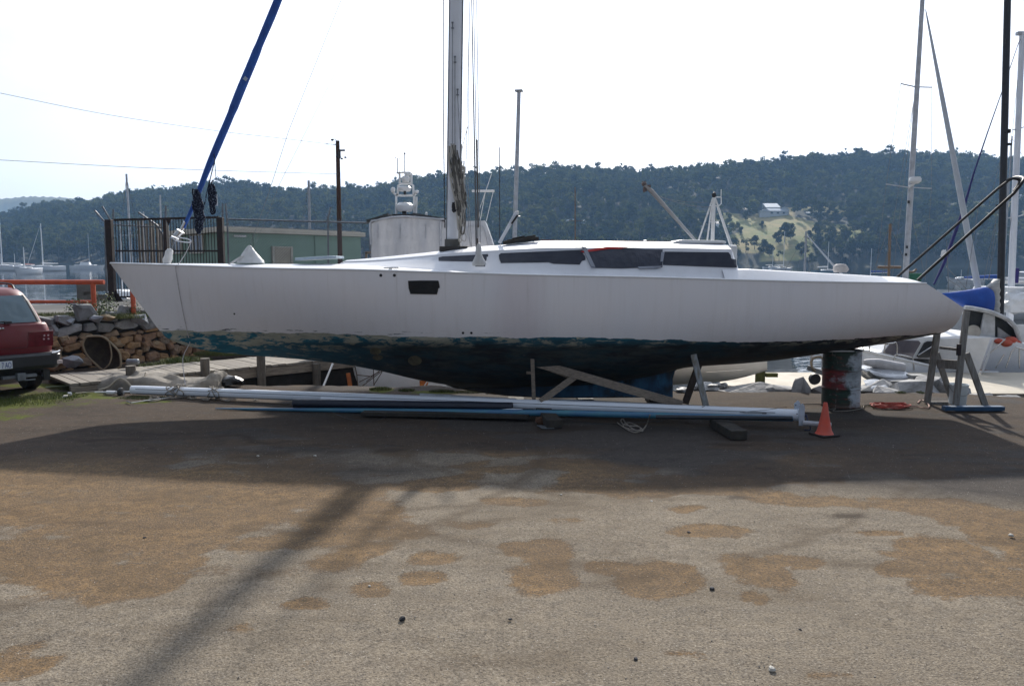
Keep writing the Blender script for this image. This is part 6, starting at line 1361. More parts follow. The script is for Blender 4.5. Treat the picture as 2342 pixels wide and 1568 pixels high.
def sailboat(label, x, y, Y, head, L_=8.5, Bm=2.7, fb=.75, mast=10.5, mx=.08, lean=(0, 0), mt=None, mastmt=None, mr=.06, cabin=True, boom='sail', spread=1, boomcol=None, group='sailing boats moored out in the bay', jib=None, name='sailing_boat', stay=True, wz=WZ, cat='sailing boat', stripe=M_stripe):
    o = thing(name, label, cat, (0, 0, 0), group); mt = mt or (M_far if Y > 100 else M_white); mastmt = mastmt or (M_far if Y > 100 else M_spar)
    rows_ = add_hull(o, L_, Bm, fb, .5, L_ * .10, mt, M_white, stripe)
    if cabin:
        q = MB(); q.loft([rrect(Bm * .30, -L_ * .16, L_ * .24, fb - .05, .3), rrect(Bm * .27, -L_ * .15, L_ * .20, fb + .32, .3), rrect(Bm * .22, -L_ * .14, L_ * .15, fb + .40, .3)], closed=True, cap1=True); w2 = MB(); w2.add([Vector((v.y, v.x, v.z)) for v in q.v], q.f); cbn = w2.build('cabin', M_white, o, auto=35)
        q = MB()
        for sg in (-1, 1): q = MB(); q.box((L_ * .03, sg * Bm * .287, fb + .17), (L_ * .2, .03, .12)); q.build('cabin_window', M_glass, cbn)
    mb_ = Vector((L_ * mx, 0, fb + .1)); mt_ = Vector((L_ * mx + lean[0] * mast, lean[1] * mast, fb + mast)); q = MB(); q.tube([mb_, mt_], [mr, mr * .75], 8); q.build('mast', mastmt, o, smooth=True)
    for k in range(spread):
        f_ = (k + 1) / (spread + 1); c = mb_.lerp(mt_, f_); q = MB(); q.bar(c + Vector((0, -.7, 0)), c + Vector((0, .7, 0)), .05, .03); q.build('spreader', mastmt, o)
    if stay:
        q = MB()
        for e in ((L_ * .48, 0), (-L_ * .48, 0), (L_ * mx - .2, Bm * .45), (L_ * mx - .2, -Bm * .45)): q.tube([mt_ - Vector((0, 0, .1)), Vector((e[0], e[1], fb))], .010 if Y < 100 else .02, 3)
        q.build('rigging', M_wire, o)
    if boom:
        b0 = mb_ + Vector((-.05, 0, .85)); b1 = b0 + Vector((-L_ * .42, 0, .05)); q = MB(); q.tube([b0, b1], .05, 8); q.build('boom', mastmt, o)
        q = MB(); q.tube([b0 + Vector((0, 0, .16)), b0.lerp(b1, .3) + Vector((0, 0, .16)), b1 + Vector((0, 0, .08))], [.17, .15, .07], 8); q.build('sail_cover', boomcol or M_whitepaint, o, smooth=True)
    if jib: q = MB(); q.tube([Vector((L_ * .47, 0, fb + .4)), Vector((L_ * .47, 0, fb)).lerp(mt_, .55), mt_ + Vector((.08, 0, -.3))], [.07, .08, .03], 8); q.build('furled_jib', jib, o, smooth=True)
    c = P(x, y, Y); o.location = (c.x, Y, wz); o.rotation_euler = (0, 0, R(head)); return o
M_woodmast = mat('varnished_mast', (.24, .16, .10), .5, col2=(.18, .12, .08))
M_bbcov = M_blue
# far moored boats, left part of the bay
sailboat('white sloop with a furled jib and the tallest mast in the open bay', 16, 618, 290, 205, 14, 4.2, 1.7, 19.5, mx=.1, jib=M_whitepaint, mr=.2)
sailboat('white sloop with a thick furled jib moored between the tan cabin boat and the catamaran', 103, 614, 280, 245, 13.5, 4.6, 1.7, 15, mx=.05, jib=M_whitepaint, mr=.2)
sailboat('small white sailing boat with a low mast and red brown cover', 61, 616, 207, 262, 8.5, 3.3, 1.5, 5.6, mr=.12, stay=False, boomcol=mat('tan_canvas', (.30, .10, .08), .8))
sailboat('low white boat with a buff cabin moored behind the tallest sloop', 40, 610, 350, 185, 13, 4, 1.9, 5, mr=.1, stay=False, boom=None, spread=0)
sailboat('faint small white motor sailer moored far out behind the buff boat', 8, 609, 330, 175, 13, 4, 1.7, 5, mr=.1, stay=False, boom=None, spread=0)
o = thing('catamaran', 'white catamaran with a short mast and sloping sail cover moored alone in the bay', 'catamaran', (0, 0, 0), 'sailing boats moored out in the bay')
for sg in (-1, 1):
    q = MB(); r__ = hull_rows(11, 1.3, 1.15, .2, .6, .85); q.loft([[v + Vector((0, sg * 2.4, 0)) for v in r2] for r2 in r__], cap0=True); q.build('hull', M_white, o, auto=40)
q = MB(); q.box((-.5, 0, 1.2), (7, 4.2, .35)); q.build('bridge_deck', M_white, o, bevel=.08); q = MB(); q.box((-.6, 0, 1.75), (3.6, 3.2, .8), taper=.8); q.build('cabin', M_white, o, bevel=.1); q = MB(); q.tube([(.8, 0, 1.4), (.8, 0, 10.5)], .1, 8); q.build('mast', M_spar, o)
q = MB(); q.tube([(.7, 0, 3.0), (-4.2, 0, 1.9)], [.25, .12], 8); q.build('sail_cover', mat('fawn_canvas', (.42, .38, .34), .8), o); q = MB(); q.ell((-3.4, -2.2, .5), (.5, .4, .4), 8, 6); q.build('buoy', mat('red_buoy', (.5, .05, .03), .6), o)
c = P(200, 612, 345); o.location = (c.x, 345, WZ); o.rotation_euler = (0, 0, R(15)); o.scale = (1.12, 1.2, 1.5)
# far moored boats, right part
sailboat('tiny white sloop moored far off beyond the yacht cabin', 1788, 606, 300, 10, 9, 3, .9, 14, mr=.10, stay=False)
sailboat('blue and white sloop moored far off left of the canvas covered winch', 1889, 609, 220, 20, 8.5, 2.8, .8, 8, mr=.08, mt=mat('pale_blue_hull', (.22, .36, .46), .4), stay=False)
sailboat('small sailing boat with a blue canvas hood moored just beyond the winch cover', 2000, 612, 120, 170, 6.6, 2.2, .6, 4.6, mr=.05, boomcol=M_blue, stay=False)
sailboat('small low white launch moored between the black tubes and the thick white furled sail', 2206, 613, 120, 180, 5.5, 2, .5, 1.5, boom=None, spread=0, mr=.03, stay=False)
sailboat('white motor yacht moored at the very right of the bay', 2352, 612, 150, 200, 8, 3, 1.0, 6, boom=None, mr=.06, stay=False)
sailboat('little sloop with thin bare masts moored below the sunny paddock', 1764, 608, 380, 5, 8, 2.8, .8, 9, mr=.1, stay=False)
# sloop with furled jib and radar pole beyond the yacht
o = sailboat('sloop with radar on its mast and thick furled jib just beyond the yacht stern deck', 1864, 640, 62, 15, 8, 2.7, .6, 4.9, mx=-.12, mr=.09, jib=M_mastwhite, boom=None, spread=0, group='yachts in the marina')
# marina masts, left, seen through the gate
M_lightmast = mat('light_mast', (.66, .68, .72), .4)
for i, (xb, xt, yt, Y, hd, r__, lab) in enumerate(((303, 291, 398, 55, 95, .09, 'moored yacht whose leaning pale mast rises left of the gate middle post'), (371, 368, 446, 60, 88, .07, 'moored yacht whose pale mast stands beside the gate middle post'), (332, 330, 484, 50, 92, .06, 'moored yacht with a short mast just behind the gate bars'),
        (278, 277, 506, 58, 90, .06, 'moored yacht with a short mast by the left gate post'), (710, 707, 413, 52, 80, .11, 'moored yacht whose thick grey mast rises behind the shed roof'), (350, 350, 515, 66, 90, .05, 'moored yacht with the thinnest mast behind the gate'))):
    zt = P(xt, yt, Y).z; fb_ = .7; mh = zt - WZ - fb_; dx = (P(xt, yt, Y).x - P(xb, 600, Y).x) / mh
    th = R(hd); lean = (dx * math.cos(th), -dx * math.sin(th))
    sailboat(lab, xb, 640, Y, hd, 7, 2.3, fb_, mh, mx=0.0, lean=lean, mr=r__, mastmt=M_lightmast if i != 4 else M_mastgrey, group='yachts in the marina', spread=0 if i in (2, 3, 5) else 1, stay=i in (0, 4), boom=None)
# mast with cap just right of the yacht mast
def marina(lab, xb, xt, yt, Y, hd, L_, r__, mt=M_lightmast, **kw):
    zt = P(xt, yt, Y).z; fb_ = kw.pop('fb', .8); mh = zt - WZ - fb_; dx = (P(xt, yt, Y).x - P(xb, 600, Y).x) / mh; th = R(hd); ly = kw.pop('ly', 0)
    return sailboat(lab, xb, 640, Y, hd, L_, kw.pop('Bm', 2.4), fb_, mh, mx=kw.pop('mx', 0.0), lean=(dx * math.cos(th) + ly * math.sin(th), -dx * math.sin(th) + ly * math.cos(th)), mr=r__, mastmt=mt, group='yachts in the marina', **kw)
o = marina('yacht whose bare grey mast with a small cross cap rises behind the yacht cabin front', 1171, 1187, 208, 27, 80, 8, .085, M_mastgrey, stay=False, boom=None, spread=0)
q = MB(); mh = P(1187, 208, 27).z - WZ
q.box((P(1187, 208, 27).x - o.location.x, 0, mh), (.28, .28, .05)); cpx = q.v[0]
capo = MB(); capo.box(Vector(((P(1187, 208, 27).x - P(1171, 600, 27).x) * math.cos(R(80)), -(P(1187, 208, 27).x - P(1171, 600, 27).x) * math.sin(R(80)), mh)), (.25, .25, .05)); 
cm = capo.build('mast_cap', M_mastgrey, None); cm.parent = o
marina('yacht whose black whip thin mast stands between the shrouds and the bare grey mast', 1143, 1142.5, 337, 30, 85, 6, .022, M_wiredark, stay=False, boom=None, spread=0)
o = marina('yacht with a pinkish brown wooden mast carrying two pale crossbars', 1316, 1315, 428, 70, 85, 8, .07, M_woodmast, stay=False, boom=None, spread=2)
# fishing boat with tripod mast and boom
YB = 30.0
fbt = thing('fishing_boat', 'fishing boat with a white tripod mast and long rusty derrick boom behind the yacht cabin', 'fishing boat', (P(1633, 600, YB).x, YB, WZ))
o_ = fbt; cxf = P(1633, 600, YB).x
rows_ = hull_rows(9, 3.2, 1.2, .6, .8); q = MB(); q.loft([[Vector((v.x + cxf - 1.0, v.y + YB, v.z + WZ)) for v in r2] for r2 in rows_], cap0=True); q.build('hull', M_white, fbt, auto=40)
q = MB(); q.box((cxf - .57, YB, 1.28), (2.35, 2.0, 3.1)); whs = q.build('wheelhouse', M_white, fbt, bevel=.08)
for k in range(3): q = MB(); q.box((cxf - 1.3 + .75 * k, YB - 1.01, 2.1), (.5, .03, .45)); q.build('window', M_glass, whs)
M_mw = mat('mast_offwhite', (.80, .81, .82), .5, col2=(.68, .67, .66), scale=5)
q = MB(); q.tube([P(1629, 565, YB), P(1633, 452, YB)], .07, 10); q.build('tripod_mast', M_mw, fbt, smooth=True)
for a, b_ in (((1630, 454), (1594, 560)), ((1636, 454), (1678, 572)), ((1628, 470), (1616, 560)), ((1640, 470), (1670, 560))): q = MB(); q.tube([P(*a, YB), P(*b_, YB)], .032, 6); q.build('tripod_leg', M_mw, fbt)
q = MB(); q.tube(curve3([P(1636, 451, YB), P(1649, 451, YB)], 1) + [P(1649.5, 433, YB)], .02, 6); q.tube([P(1649.5, 451, YB), P(1649.5, 466, YB), P(1645, 470, YB), P(1636, 471, YB)], .02, 6); q.build('aerial', M_mw, fbt)
q = MB(); q.ell(P(1633, 446, YB), (.09, .09, .11), 8, 6); q.build('lantern', M_black, fbt); q = MB(); q.tube([P(1634, 509, YB - .2), P(1634, 507, YB - .2)], .09, 8); q.bar(P(1624, 508, YB), P(1636, 508, YB), .03, .03); q.build('radar', M_mw, fbt)
m, nt, b, oc, out = base_mat('derrick_paint'); sx = nt.nodes.new('ShaderNodeSeparateXYZ'); nt.links.new(oc, sx.inputs[0]); nn = noise_(nt, oc, 4, 5, .6)
nt.links.new(mixc(nt, rng_(nt, math_(nt, 'ADD', sx.outputs['X'], nn), -2.2, -.2), (.30, .28, .27), (.50, .51, .53)), b.inputs['Base Color']); b.inputs['Roughness'].default_value = .6
q = MB(); q.tube([P(1592, 552, YB - .6), P(1490, 437, YB - .6), P(1474, 424, YB - .6)], [.05, .085, .06], 10); q.build('derrick_boom', m, fbt, smooth=True)
q = MB(); q.ell(P(1473, 420, YB - .6), (.1, .1, .1), 8, 6, .4, 3); q.ell(P(1475, 432, YB - .6), (.08, .08, .14), 8, 6, .4, 5); q.box(P(1484, 428, YB - .6), (.12, .1, .16)); q.build('derrick_block', mat('rusty_block', (.14, .10, .09), .7), fbt)
q = MB(); q.tube(sag(P(1490, 440, YB - .6), P(1630, 473, YB), .15), .008, 4); q.tube(sag(P(1500, 448, YB - .6), P(1632, 462, YB), .1), .006, 4); q.build('derrick_wire', M_wire, fbt)
# canopied motor cruiser in the basin
YK = 17.6; mc = thing('motor_cruiser', 'white motor cruiser with a clear plastic canopy and radar arch in the basin', 'motor boat', (-2, YK, WZ))
X0 = P(760, 831, 17).x
rows_ = []
for i in range(17):
    s = i / 16; x = X0 - .35 + 7.6 * s; bb = 1.35 * (1 - max(0, (.3 - s) / .3) ** 2.0); row = []
    for k in range(13):
        a = math.pi * k / 12; ca, sa = math.cos(a), math.sin(a); zz_ = .95 - (2.2) * sa ** .9; yy = math.copysign(abs(ca) ** .5, ca) * max(.04, bb) * (1 - .12 * (sa > .6)); row.append(Vector((x + (1 - s) ** 3 * .35 * (.95 - zz_), YK + yy, zz_)))
    rows_.append(row)
q = MB(); q.loft(rows_, cap1=True); q.build('hull', mat('cruiser_white', (.90, .91, .93), .35, col2=(.86, .87, .89)), mc, auto=40)
q = MB(); q.loft([[Vector((r2[0].x, r2[0].y + (r2[-1].y - r2[0].y) * k / 4, .94)) for k in range(5)] for r2 in rows_]); q.build('deck', M_white, mc)
def Pk(x, y, Y=YK - 1.05): return P(x, y, Y)
q = MB(); fr_, bk_ = [], []
prof_ = [(850, 620), (849, 560), (847, 512), (862, 505), (890, 499), (922, 496.5), (960, 498.5), (1000, 502.5), (1020, 508), (1024, 560), (1026, 620)]
for x, y in prof_: p = Pk(x, y); fr_.append(p); bk_.append(Vector((p.x, YK + 1.1, p.z)))
def crinkle(row): return row
sub = []
for t_ in (0, .33, .66, 1): sub.append([a.lerp(c_, t_) for a, c_ in zip(fr_, bk_)])
q.loft(sub)
grid = []
for i in range(25):
    x = 850 + (1024 - 850) * i / 24; yt = float(np.interp(x, [a[0] for a in prof_[2:9]], [a[1] for a in prof_[2:9]])); grid.append([Pk(x, yt + (620 - yt) * k / 8) + Vector((0, -.025 * math.sin(i * .9) * math.sin(math.pi * k / 8) + .02 * nz(i * .5, k * .7), 0)) for k in range(9)])
q.loft(grid); q.build('canopy_curtain', M_vinyl, mc, smooth=True)
q = MB(); f2 = [(1024, 508), (1056, 505.5), (1109, 504.5), (1116, 524), (1130, 565), (1138, 620)]
g2 = []
for x, y in f2: g2.append([P(x, y + (620 - y) * k / 6, YK - .2 + .03 * math.sin(x * .2 + k)) for k in range(7)])
q.loft(g2); g3 = [[v + Vector((0, 1.6, 0)) for v in r2] for r2 in g2]; q.loft([[r2[0] for r2 in g2], [r2[0] for r2 in g3]]); q.loft([g2[-1], g3[-1]]); q.build('side_curtain', M_vinyl, mc, smooth=True)
q = MB(); q.tube(curve3([P(x, y, YK - .25) for x, y in ((1078, 562), (1071, 540), (1068, 522), (1072, 517), (1100, 516), (1106, 520), (1114, 545), (1118, 560))], 4), .012, 5); q.build('curtain_zip', M_mastgrey, mc)
q = MB()
for a, b_ in (((838, 503), (887, 487.5)), ((944, 486.5), (1022, 499.5))):
    p1, p2 = Pk(*a), Pk(*b_); q.prism([p1, p2, p2 + Vector((0, 1.9, 0)), p1 + Vector((0, 1.9, 0))], (0, 0, -.05))
q.build('roof_panel', mat('solar_dark', (.03, .035, .04), .4), mc)
q = MB(); q.tube(curve3([Pk(x, y - 1) + Vector((0, -.02, 0)) for x, y in prof_[1:10]], 3), .022, 6); q.tube([Pk(1008, 505) + Vector((0, -.03, 0)), Pk(1009, 600) + Vector((0, -.03, 0))], .025, 6)
for x in (865, 916, 974): q.tube([Pk(x, 512) + Vector((0, -.03, 0)), Pk(x, 545) + Vector((0, -.03, 0))], .010, 5)
q.build('canopy_frame', M_mastgrey, mc, smooth=True)
YR = YK + .1
def T(x, y): return P(x, y, YR)
q = MB()
for L in ([(906, 495), (906, 447), (911, 444)], [(947, 495), (947, 447)], [(906, 447), (947, 447)], [(909, 447), (911, 424), (917, 420), (939, 420), (945, 424), (946, 447)], [(914, 420), (914, 396), (920, 394.5), (936, 394.5), (941, 398), (941, 420)], [(909, 396), (916, 394.5)], [(906, 447), (899, 440)], [(947, 447), (952, 443)], [(951, 497), (953, 450)]): q.tube([T(*a) for a in L], .024, 6)
q.build('radar_arch', M_whitepaint, mc, smooth=True)
for nm, x, y, rx, rz_ in (('radar_dome', 925.8, 473, .19, .10), ('radar_dome', 925.5, 431, .15, .06), ('radar_dome', 928, 409, .095, .07), ('gps_dome', 898.7, 434, .05, .055), ('gps_dome', 952.3, 438.5, .055, .035), ('horn', 931, 399, .06, .045)):
    q = MB(); q.lathe([(0, rz_), (rx * .7, rz_ * .85), (rx, rz_ * .3), (rx, -rz_ * .3), (rx * .8, -rz_), (0, -rz_)], T(x, y), 20); q.build(nm, M_white, mc, auto=40)
q = MB(); q.box(T(925, 486), (.09, .09, .06)); q.box(T(926, 439), (.05, .05, .12)); q.box(T(925, 493), (.5, .3, .05)); q.build('dome_bracket', M_carplastic, mc)
for x, y0, y1 in ((909, 395, 361), (925.5, 394, 351)):
    q = MB(); q.tube([T(x, y0), T(x, y1)], .009, 5); q.ell(T(x, y0 if x < 910 else y1), (.022, .022, .022), 6, 4)
    if x < 910: q.ell(T(904, 361), (.014, .014, .014), 5, 4); q.ell(T(913, 362), (.014, .014, .014), 5, 4)
    q.build('whip_aerial', M_wiredark, mc)
q = MB(); q.tube([T(975, 490), T(975, 494)], .03, 8); q.ell(T(975, 488), (.03, .03, .03), 8, 5); q.build('stern_light', M_white, mc)
q = MB(); q.bar(P(1079, 437, YK), P(1131, 437, YK), .05, .045); q.build('light_bar', mat('bar_white', (.8, .8, .8), .4), mc, bevel=.01); q = MB(); q.tube([P(1110, 438, YK), P(1098, 505, YK)], .008, 5); q.tube([P(1124, 398, YK), P(1098, 475, YK), P(1094, 506, YK)], .008, 5); q.tube([P(1128, 438, YK), P(1112, 506, YK)], .008, 5); q.build('bar_stay', M_mw, mc)
M_fender = mat('fender_orange', (.50, .16, .03), .6, col2=(.30, .08, .02), scale=6)
for x0, y0, x1, y1 in ((796, 853, 801, 884), (964, 870, 966, 890), (974, 868, 974, 890)):
    q = MB(); q.tube([P(x0, y0, 15.9), P(x1, y1, 15.9)], .045, 8, flat=.6); q.build('fender', M_fender, mc)
q = MB(); q.tube([P(761, 831, 15.7), P(740, 882, 15.4)], .02, 6); q.build('pulpit_strut', M_whitepaint, mc)
q = MB()
for L in ([(812, 838), (816, 856), (818, 882)], [(854, 844), (855, 882)], [(816, 857), (853, 861)], [(874, 848), (828, 883)], [(868, 850), (822, 873)], [(874, 850), (854, 882)], [(870, 846), (838, 872)]): q.tube([P(x, y, 15.75) for x, y in L], .009, 5)
q.build('boarding_ropes', mat('brown_rope', (.10, .07, .05), .9), mc)
rl = thing('white_railing', 'low white slatted railing leaning at the edge of the basin', 'railing', (P(1000, 880, 15).x, 15, -.3))
for y in (872, 880, 887): q = MB(); q.bar(P(978, y, 15.0), P(1022, y, 15.0), .02, .02); q.build('rail', M_whitepaint, rl)
q = MB(); q.bar(P(979, 869, 15.0), P(965, 890, 15.0), .03, .02); q.build('rail', M_whitepaint, rl)
q = MB(); c = P(1030, 884, 14.1); q.box(c, (.14, .1, .11), Matrix.Rotation(.2, 3, 'Y')); tag(q.build('white_box', M_whitepaint, None, bevel=.008), 'small white box on the grass in front of the white railing', 'box')
q = MB(); q.prism([(-7.4, 19.15, -2.4), (-3.85, 20.28, -2.4), (-3.85, 36.1, -2.4), (-3.65, 36.1, -2.4), (-3.65, 20.0, -2.4), (-7.3, 18.9, -2.4)], (0, 0, 3.45)); tag(q.build('basin_shade_wall', mat('basin_shade_black', (.012, .011, .010), .9, col2=(.02, .018, .016), scale=4), None), 'black wall standing in for the shade at the back of the basin', 'wall')  # near-black wall added to stand for the shadow under wharf and bank
q = MB(); q.bar(A_ + n * .12 + Vector((0, 0, -1.1)), B_ + n * .12 + Vector((0, 0, -1.1)), .06, 1.7, up=(0, 0, 1)); q.build('under_wharf_shade', MATS['basin_shade_black'], wf)  # near-black panel added in place of the shade beneath the walkway
# frame behind pole: small scaffold
sc_ = thing('scaffold_frame', 'weathered timber rack frame standing between the power pole and the motor cruiser', 'rack', (P(850, 590, 21).x, 21, 0))
for L in ([(841, 615), (843, 577)], [(881, 615), (883, 577)], [(840, 578), (886, 576)], [(843, 597), (884, 596)]):
    q = MB(); q.bar(P(L[0][0] - 10 + 5, L[0][1] - 0, 21), P(L[1][0] - 10 + 5, L[1][1], 21), .06, .04, up=(0, 1, 0)); q.build('rack_bar', M_wood, sc_)
sc_.location.x += P(0, 600, 21).x - P(6, 600, 21).x if False else 0
# ---------------- right hand group
# yacht M1: grey mast with spreaders, radar and thick furled headsail running towards the pontoon
Y1 = 24.0
m1 = thing('moored_yacht', 'yacht with grey mast, radar dome and thick white furled headsail beyond the propped yacht', 'yacht', (P(2068, 640, Y1).x, Y1, WZ), 'yachts in the marina')
q = MB(); r_ = hull_rows(9.5, 2.9, .95, .5, .9); hd = math.atan2(-1, -.12); cs_, sn_ = math.cos(hd), math.sin(hd); bx = P(2068, 640, Y1).x
q.loft([[Vector((bx + v.x * cs_ - v.y * sn_ - .1, Y1 - .9 + v.x * sn_ + v.y * cs_, WZ + v.z)) for v in r2] for r2 in r_], cap0=True); q.build('hull', M_white, m1, auto=40)
q = MB(); a, b_ = P(2068, 680, Y1), P(2110, -6, Y1); q.tube([a, a.lerp(b_, .4), b_], [.085, .08, .062], 12); q.build('mast', M_mastgrey, m1, smooth=True)
for (x0, y0), (x1, y1), (x2, y2) in (((2060, 191.5), (2094, 199), (2131, 200)), ((2026.5, 421), (2074, 428), (2130, 431))):
    q = MB(); q.bar(P(x0, y0, Y1), P(x1, y1, Y1), .03, .03); q.bar(P(x1, y1, Y1), P(x2, y2, Y1), .03, .03); q.build('spreader', M_mastgrey, m1)
q = MB(); q.lathe([(0, .10), (.14, .09), (.17, .04), (.17, -.04), (.1, -.10), (0, -.11)], P(2093, 412, Y1 - .1), 18); q.build('radar_dome', M_white, m1, auto=40); q = MB(); q.prism([P(2080, 424, Y1 - .1), P(2094, 418, Y1 - .1), P(2094, 421, Y1 - .1), P(2080, 430, Y1 - .1)], (0, .05, 0)); q.build('dome_bracket', M_whitepaint, m1)
fs0, fs1 = P(2247, 712, 21.9), P(2117, 22, Y1 - .2); q = MB(); q.tube([fs0, fs0.lerp(fs1, .35), fs0.lerp(fs1, .7), fs0.lerp(fs1, .96), fs1], [.085, .08, .06, .026, .012], 12); q.build('furled_headsail', mat('sail_white', (.50, .53, .57), .6, col2=(.42, .45, .49), scale=3), m1, smooth=True)
for (xa, ya, xb_, yb_) in ((2112, 0, 2060, 192), (2060, 192, 2027, 421), (2027, 421, 2000, 650), (2112, 0, 2131, 200), (2131, 200, 2130, 431), (2130, 431, 2115, 650), (2094, 200, 2040, 640), (2090, 230, 2020, 640), (2087, 500, 2112, 618)):
    q = MB(); q.tube([P(xa, ya, Y1 + .1), P(xb_, yb_, Y1 + .1)], .007 if ya > 150 else .004, 4); q.build('shroud', M_wire, m1)
for x, y in ((2078, 462), (2074, 565), (2072, 582)): q = MB(); q.box(P(x, y, Y1 - .1), (.05, .05, .08)); q.build('mast_fitting', M_black, m1)
# old wooden boat spars between: bowsprit and green box
ow = thing('wooden_boat', 'old boat with brown spars and a green hatch seen past the yacht stern', 'boat', (P(2040, 640, 34).x, 34, WZ), 'yachts in the marina')
r_ = hull_rows(8, 2.6, .8, .4, .6); q = MB(); cx_ = P(2060, 640, 34).x; q.loft([[Vector((v.x + cx_, v.y + 34, v.z + WZ)) for v in r2] for r2 in r_], cap0=True); q.build('hull', M_white, ow, auto=40)
q = MB(); q.tube([P(2032, 650, 34), P(2036, 512, 34)], .06, 8); q.build('mast', M_woodmast, ow, smooth=True); q = MB(); q.tube([P(2008, 611, 34), P(2060, 611, 34)], .06, 8); q.tube(curve3([P(2066, 617, 34), P(2080, 622, 34), P(2090, 621, 34), P(2096, 615, 34)], 3), .05, 8); q.build('spar', M_woodmast, ow, smooth=True)
q = MB(); q.box(P(2088, 634, 34), (.5, .5, .35)); q.build('green_hatch', mat('green_hatch', (.02, .14, .08), .6), ow, bevel=.02)
q = MB(); a, b_ = P(2032, 640, 34), P(2034, 500, 34)
for (xa, ya, xb_, yb_) in ((2036, 512, 1990, 640), (2036, 512, 2085, 640), (2034, 560, 2012, 650)): q.tube([P(xa, ya, 34), P(xb_, yb_, 34)], .012, 4)
q.build('shroud', M_wire, ow)
# yacht with black mast, blue boom cover, alongside the pontoon
Y2 = 21.2
b2 = thing('trimaran', 'white multihull with a black mast and bright blue boom cover at the pontoon', 'yacht', (P(2290, 720, Y2).x, Y2, WZ), 'yachts in the marina')
q = MB(); a, b_ = P(2287, 740, Y2), P(2304.5, -8, Y2); q.tube([a, b_], [.098, .088], 14, flat=.8); q.build('mast', M_blackmetal, b2, smooth=True)
for x, y, w_, h_ in ((2312, 330, .10, .06), (2312, 300, .06, .1), (2305, 95, .05, .12), (2285, 470, .04, .05)): q = MB(); q.box(P(x - 4, y, Y2 - .05), (w_, .06, h_)); q.build('mast_fitting', M_black, b2)
q = MB(); cov = [(2150, 676, 672, .03), (2175, 668, 686, .1), (2205, 664, 703, .17), (2235, 659, 712, .20), (2252, 656, 716, .21), (2266, 662, 720, .19)]
rws = []
for x, y0, y1, w_ in cov:
    a, b_ = P(x, min(y0, y1), Y2 - .1), P(x, max(y0, y1), Y2 - .1); row = []
    for k in range(16):
        t_ = 2 * math.pi * k / 16; cc2 = (a + b_) / 2; hh2 = (a.z - b_.z) / 2; row.append(Vector((cc2.x + .02 * nz(x, k), cc2.y + w_ * math.cos(t_), cc2.z + max(.04, hh2) * math.sin(t_) * (1 + .05 * nz(x * .1, k)))))
    rws.append(row)
q.loft(refine(rws, 4), closed=True, cap0=True, cap1=True); q.build('boom_cover', mat('bright_blue_canvas', (.012, .085, .42), .6, col2=(.010, .06, .32), scale=3, bump=.5, bscale=6), b2, smooth=True)
q = MB(); rws = []
for i, (y, xl, xr) in enumerate(((638, 2277, 2283), (646, 2268, 2284), (656, 2256, 2285), (664, 2262, 2287), (672, 2261, 2284), (680, 2264, 2287), (688, 2262, 2284), (696, 2266, 2287), (704, 2263, 2284), (712, 2266, 2286), (720, 2264, 2282))):
    a, b_ = P(xl, y, Y2), P(xr, y, Y2); rws.append([Vector(((a.x + b_.x) / 2 + (b_.x - a.x) / 2 * math.cos(t_), Y2 + .14 * math.sin(t_), a.z)) for t_ in np.linspace(0, 2 * math.pi, 15)[:-1]])
q.loft(refine(rws, 2), closed=True, cap0=True, cap1=True); q.build('stacked_sail', mat('stacked_sail', (.46, .46, .45), .7, col2=(.33, .33, .32), scale=4, stretch=(1, 1, 6), bump=.6, bscale=8), b2, smooth=True)
# main hull: long white side with sloping foredeck
def prow(name, pts_px, Ya, Yb, mt, par, bev=.03):
    q = MB(); q.prism([P(x, y, Ya) for x, y in pts_px], (0, Yb - Ya, 0)); return q.build(name, mt, par, bevel=bev)
M_topw = mat('topside_white', (.78, .80, .84), .35, col2=(.70, .72, .77), scale=2)
q = MB(); rows_ = []
for i, (x, yt, hb) in enumerate(((2092, 785, .5), (2130, 776, .85), (2180, 769, 1.1), (2240, 768, 1.25), (2300, 776, 1.3), (2342, 787, 1.3), (2420, 800, 1.3), (2560, 812, 1.25), (2700, 818, 1.1), (2800, 820, .8))):
    zt = P(x, yt, Y2 - 1).z; X = P(x, yt, Y2 - 1).x; rows_.append([Vector((X, Y2 + .15 - hb * (math.copysign(abs(math.cos(a)) ** .45, math.cos(a))), zt - (zt + 1.3) * math.sin(a) ** .8)) for a in np.linspace(0, math.pi, 15)])
q.loft(refine(rows_, 3), cap0=True, cap1=True); q.build('hull', M_topw, b2, auto=40)
q = MB(); q.loft([[r2[0].lerp(r2[-1], k / 4) + Vector((0, 0, .06 * math.sin(math.pi * k / 4))) for k in range(5)] for r2 in refine(rows_, 3)]); q.build('deck', M_whitepaint, b2, smooth=True)
# cockpit shelter arch with dark openings
M_arch = mat('shelter_grey', (.55, .56, .57), .5)
def shelter(yy): return [(2206, 703, yy), (2230, 706, yy), (2270, 715, yy), (2305, 731, yy), (2322, 748, yy), (2331, 775, yy), (2333, 795, yy)]
q = MB(); rws = []
for x, y, yy in shelter(0): rws.append([P(x, y, Y2 - 1.0), P(x, y - 3, Y2 - .7), P(x, y - 4, Y2 + .2), P(x, y - 3, Y2 + 1.0)])
q.loft(rws); q.tube(curve3([P(x, y, Y2 - 1.02) for x, y, _ in shelter(0)], 4), .055, 8); q.build('shelter_roof', M_arch, b2, smooth=True)
q = MB(); q.prism([P(x, y, Y2 - .85) for x, y in ((2206, 708), (2232, 710), (2270, 719), (2302, 735), (2318, 751), (2326, 776), (2326, 792), (2206, 780))], (0, .05, 0)); q.build('shelter_inside', mat('shelter_dark', (.025, .028, .03), .7), b2)
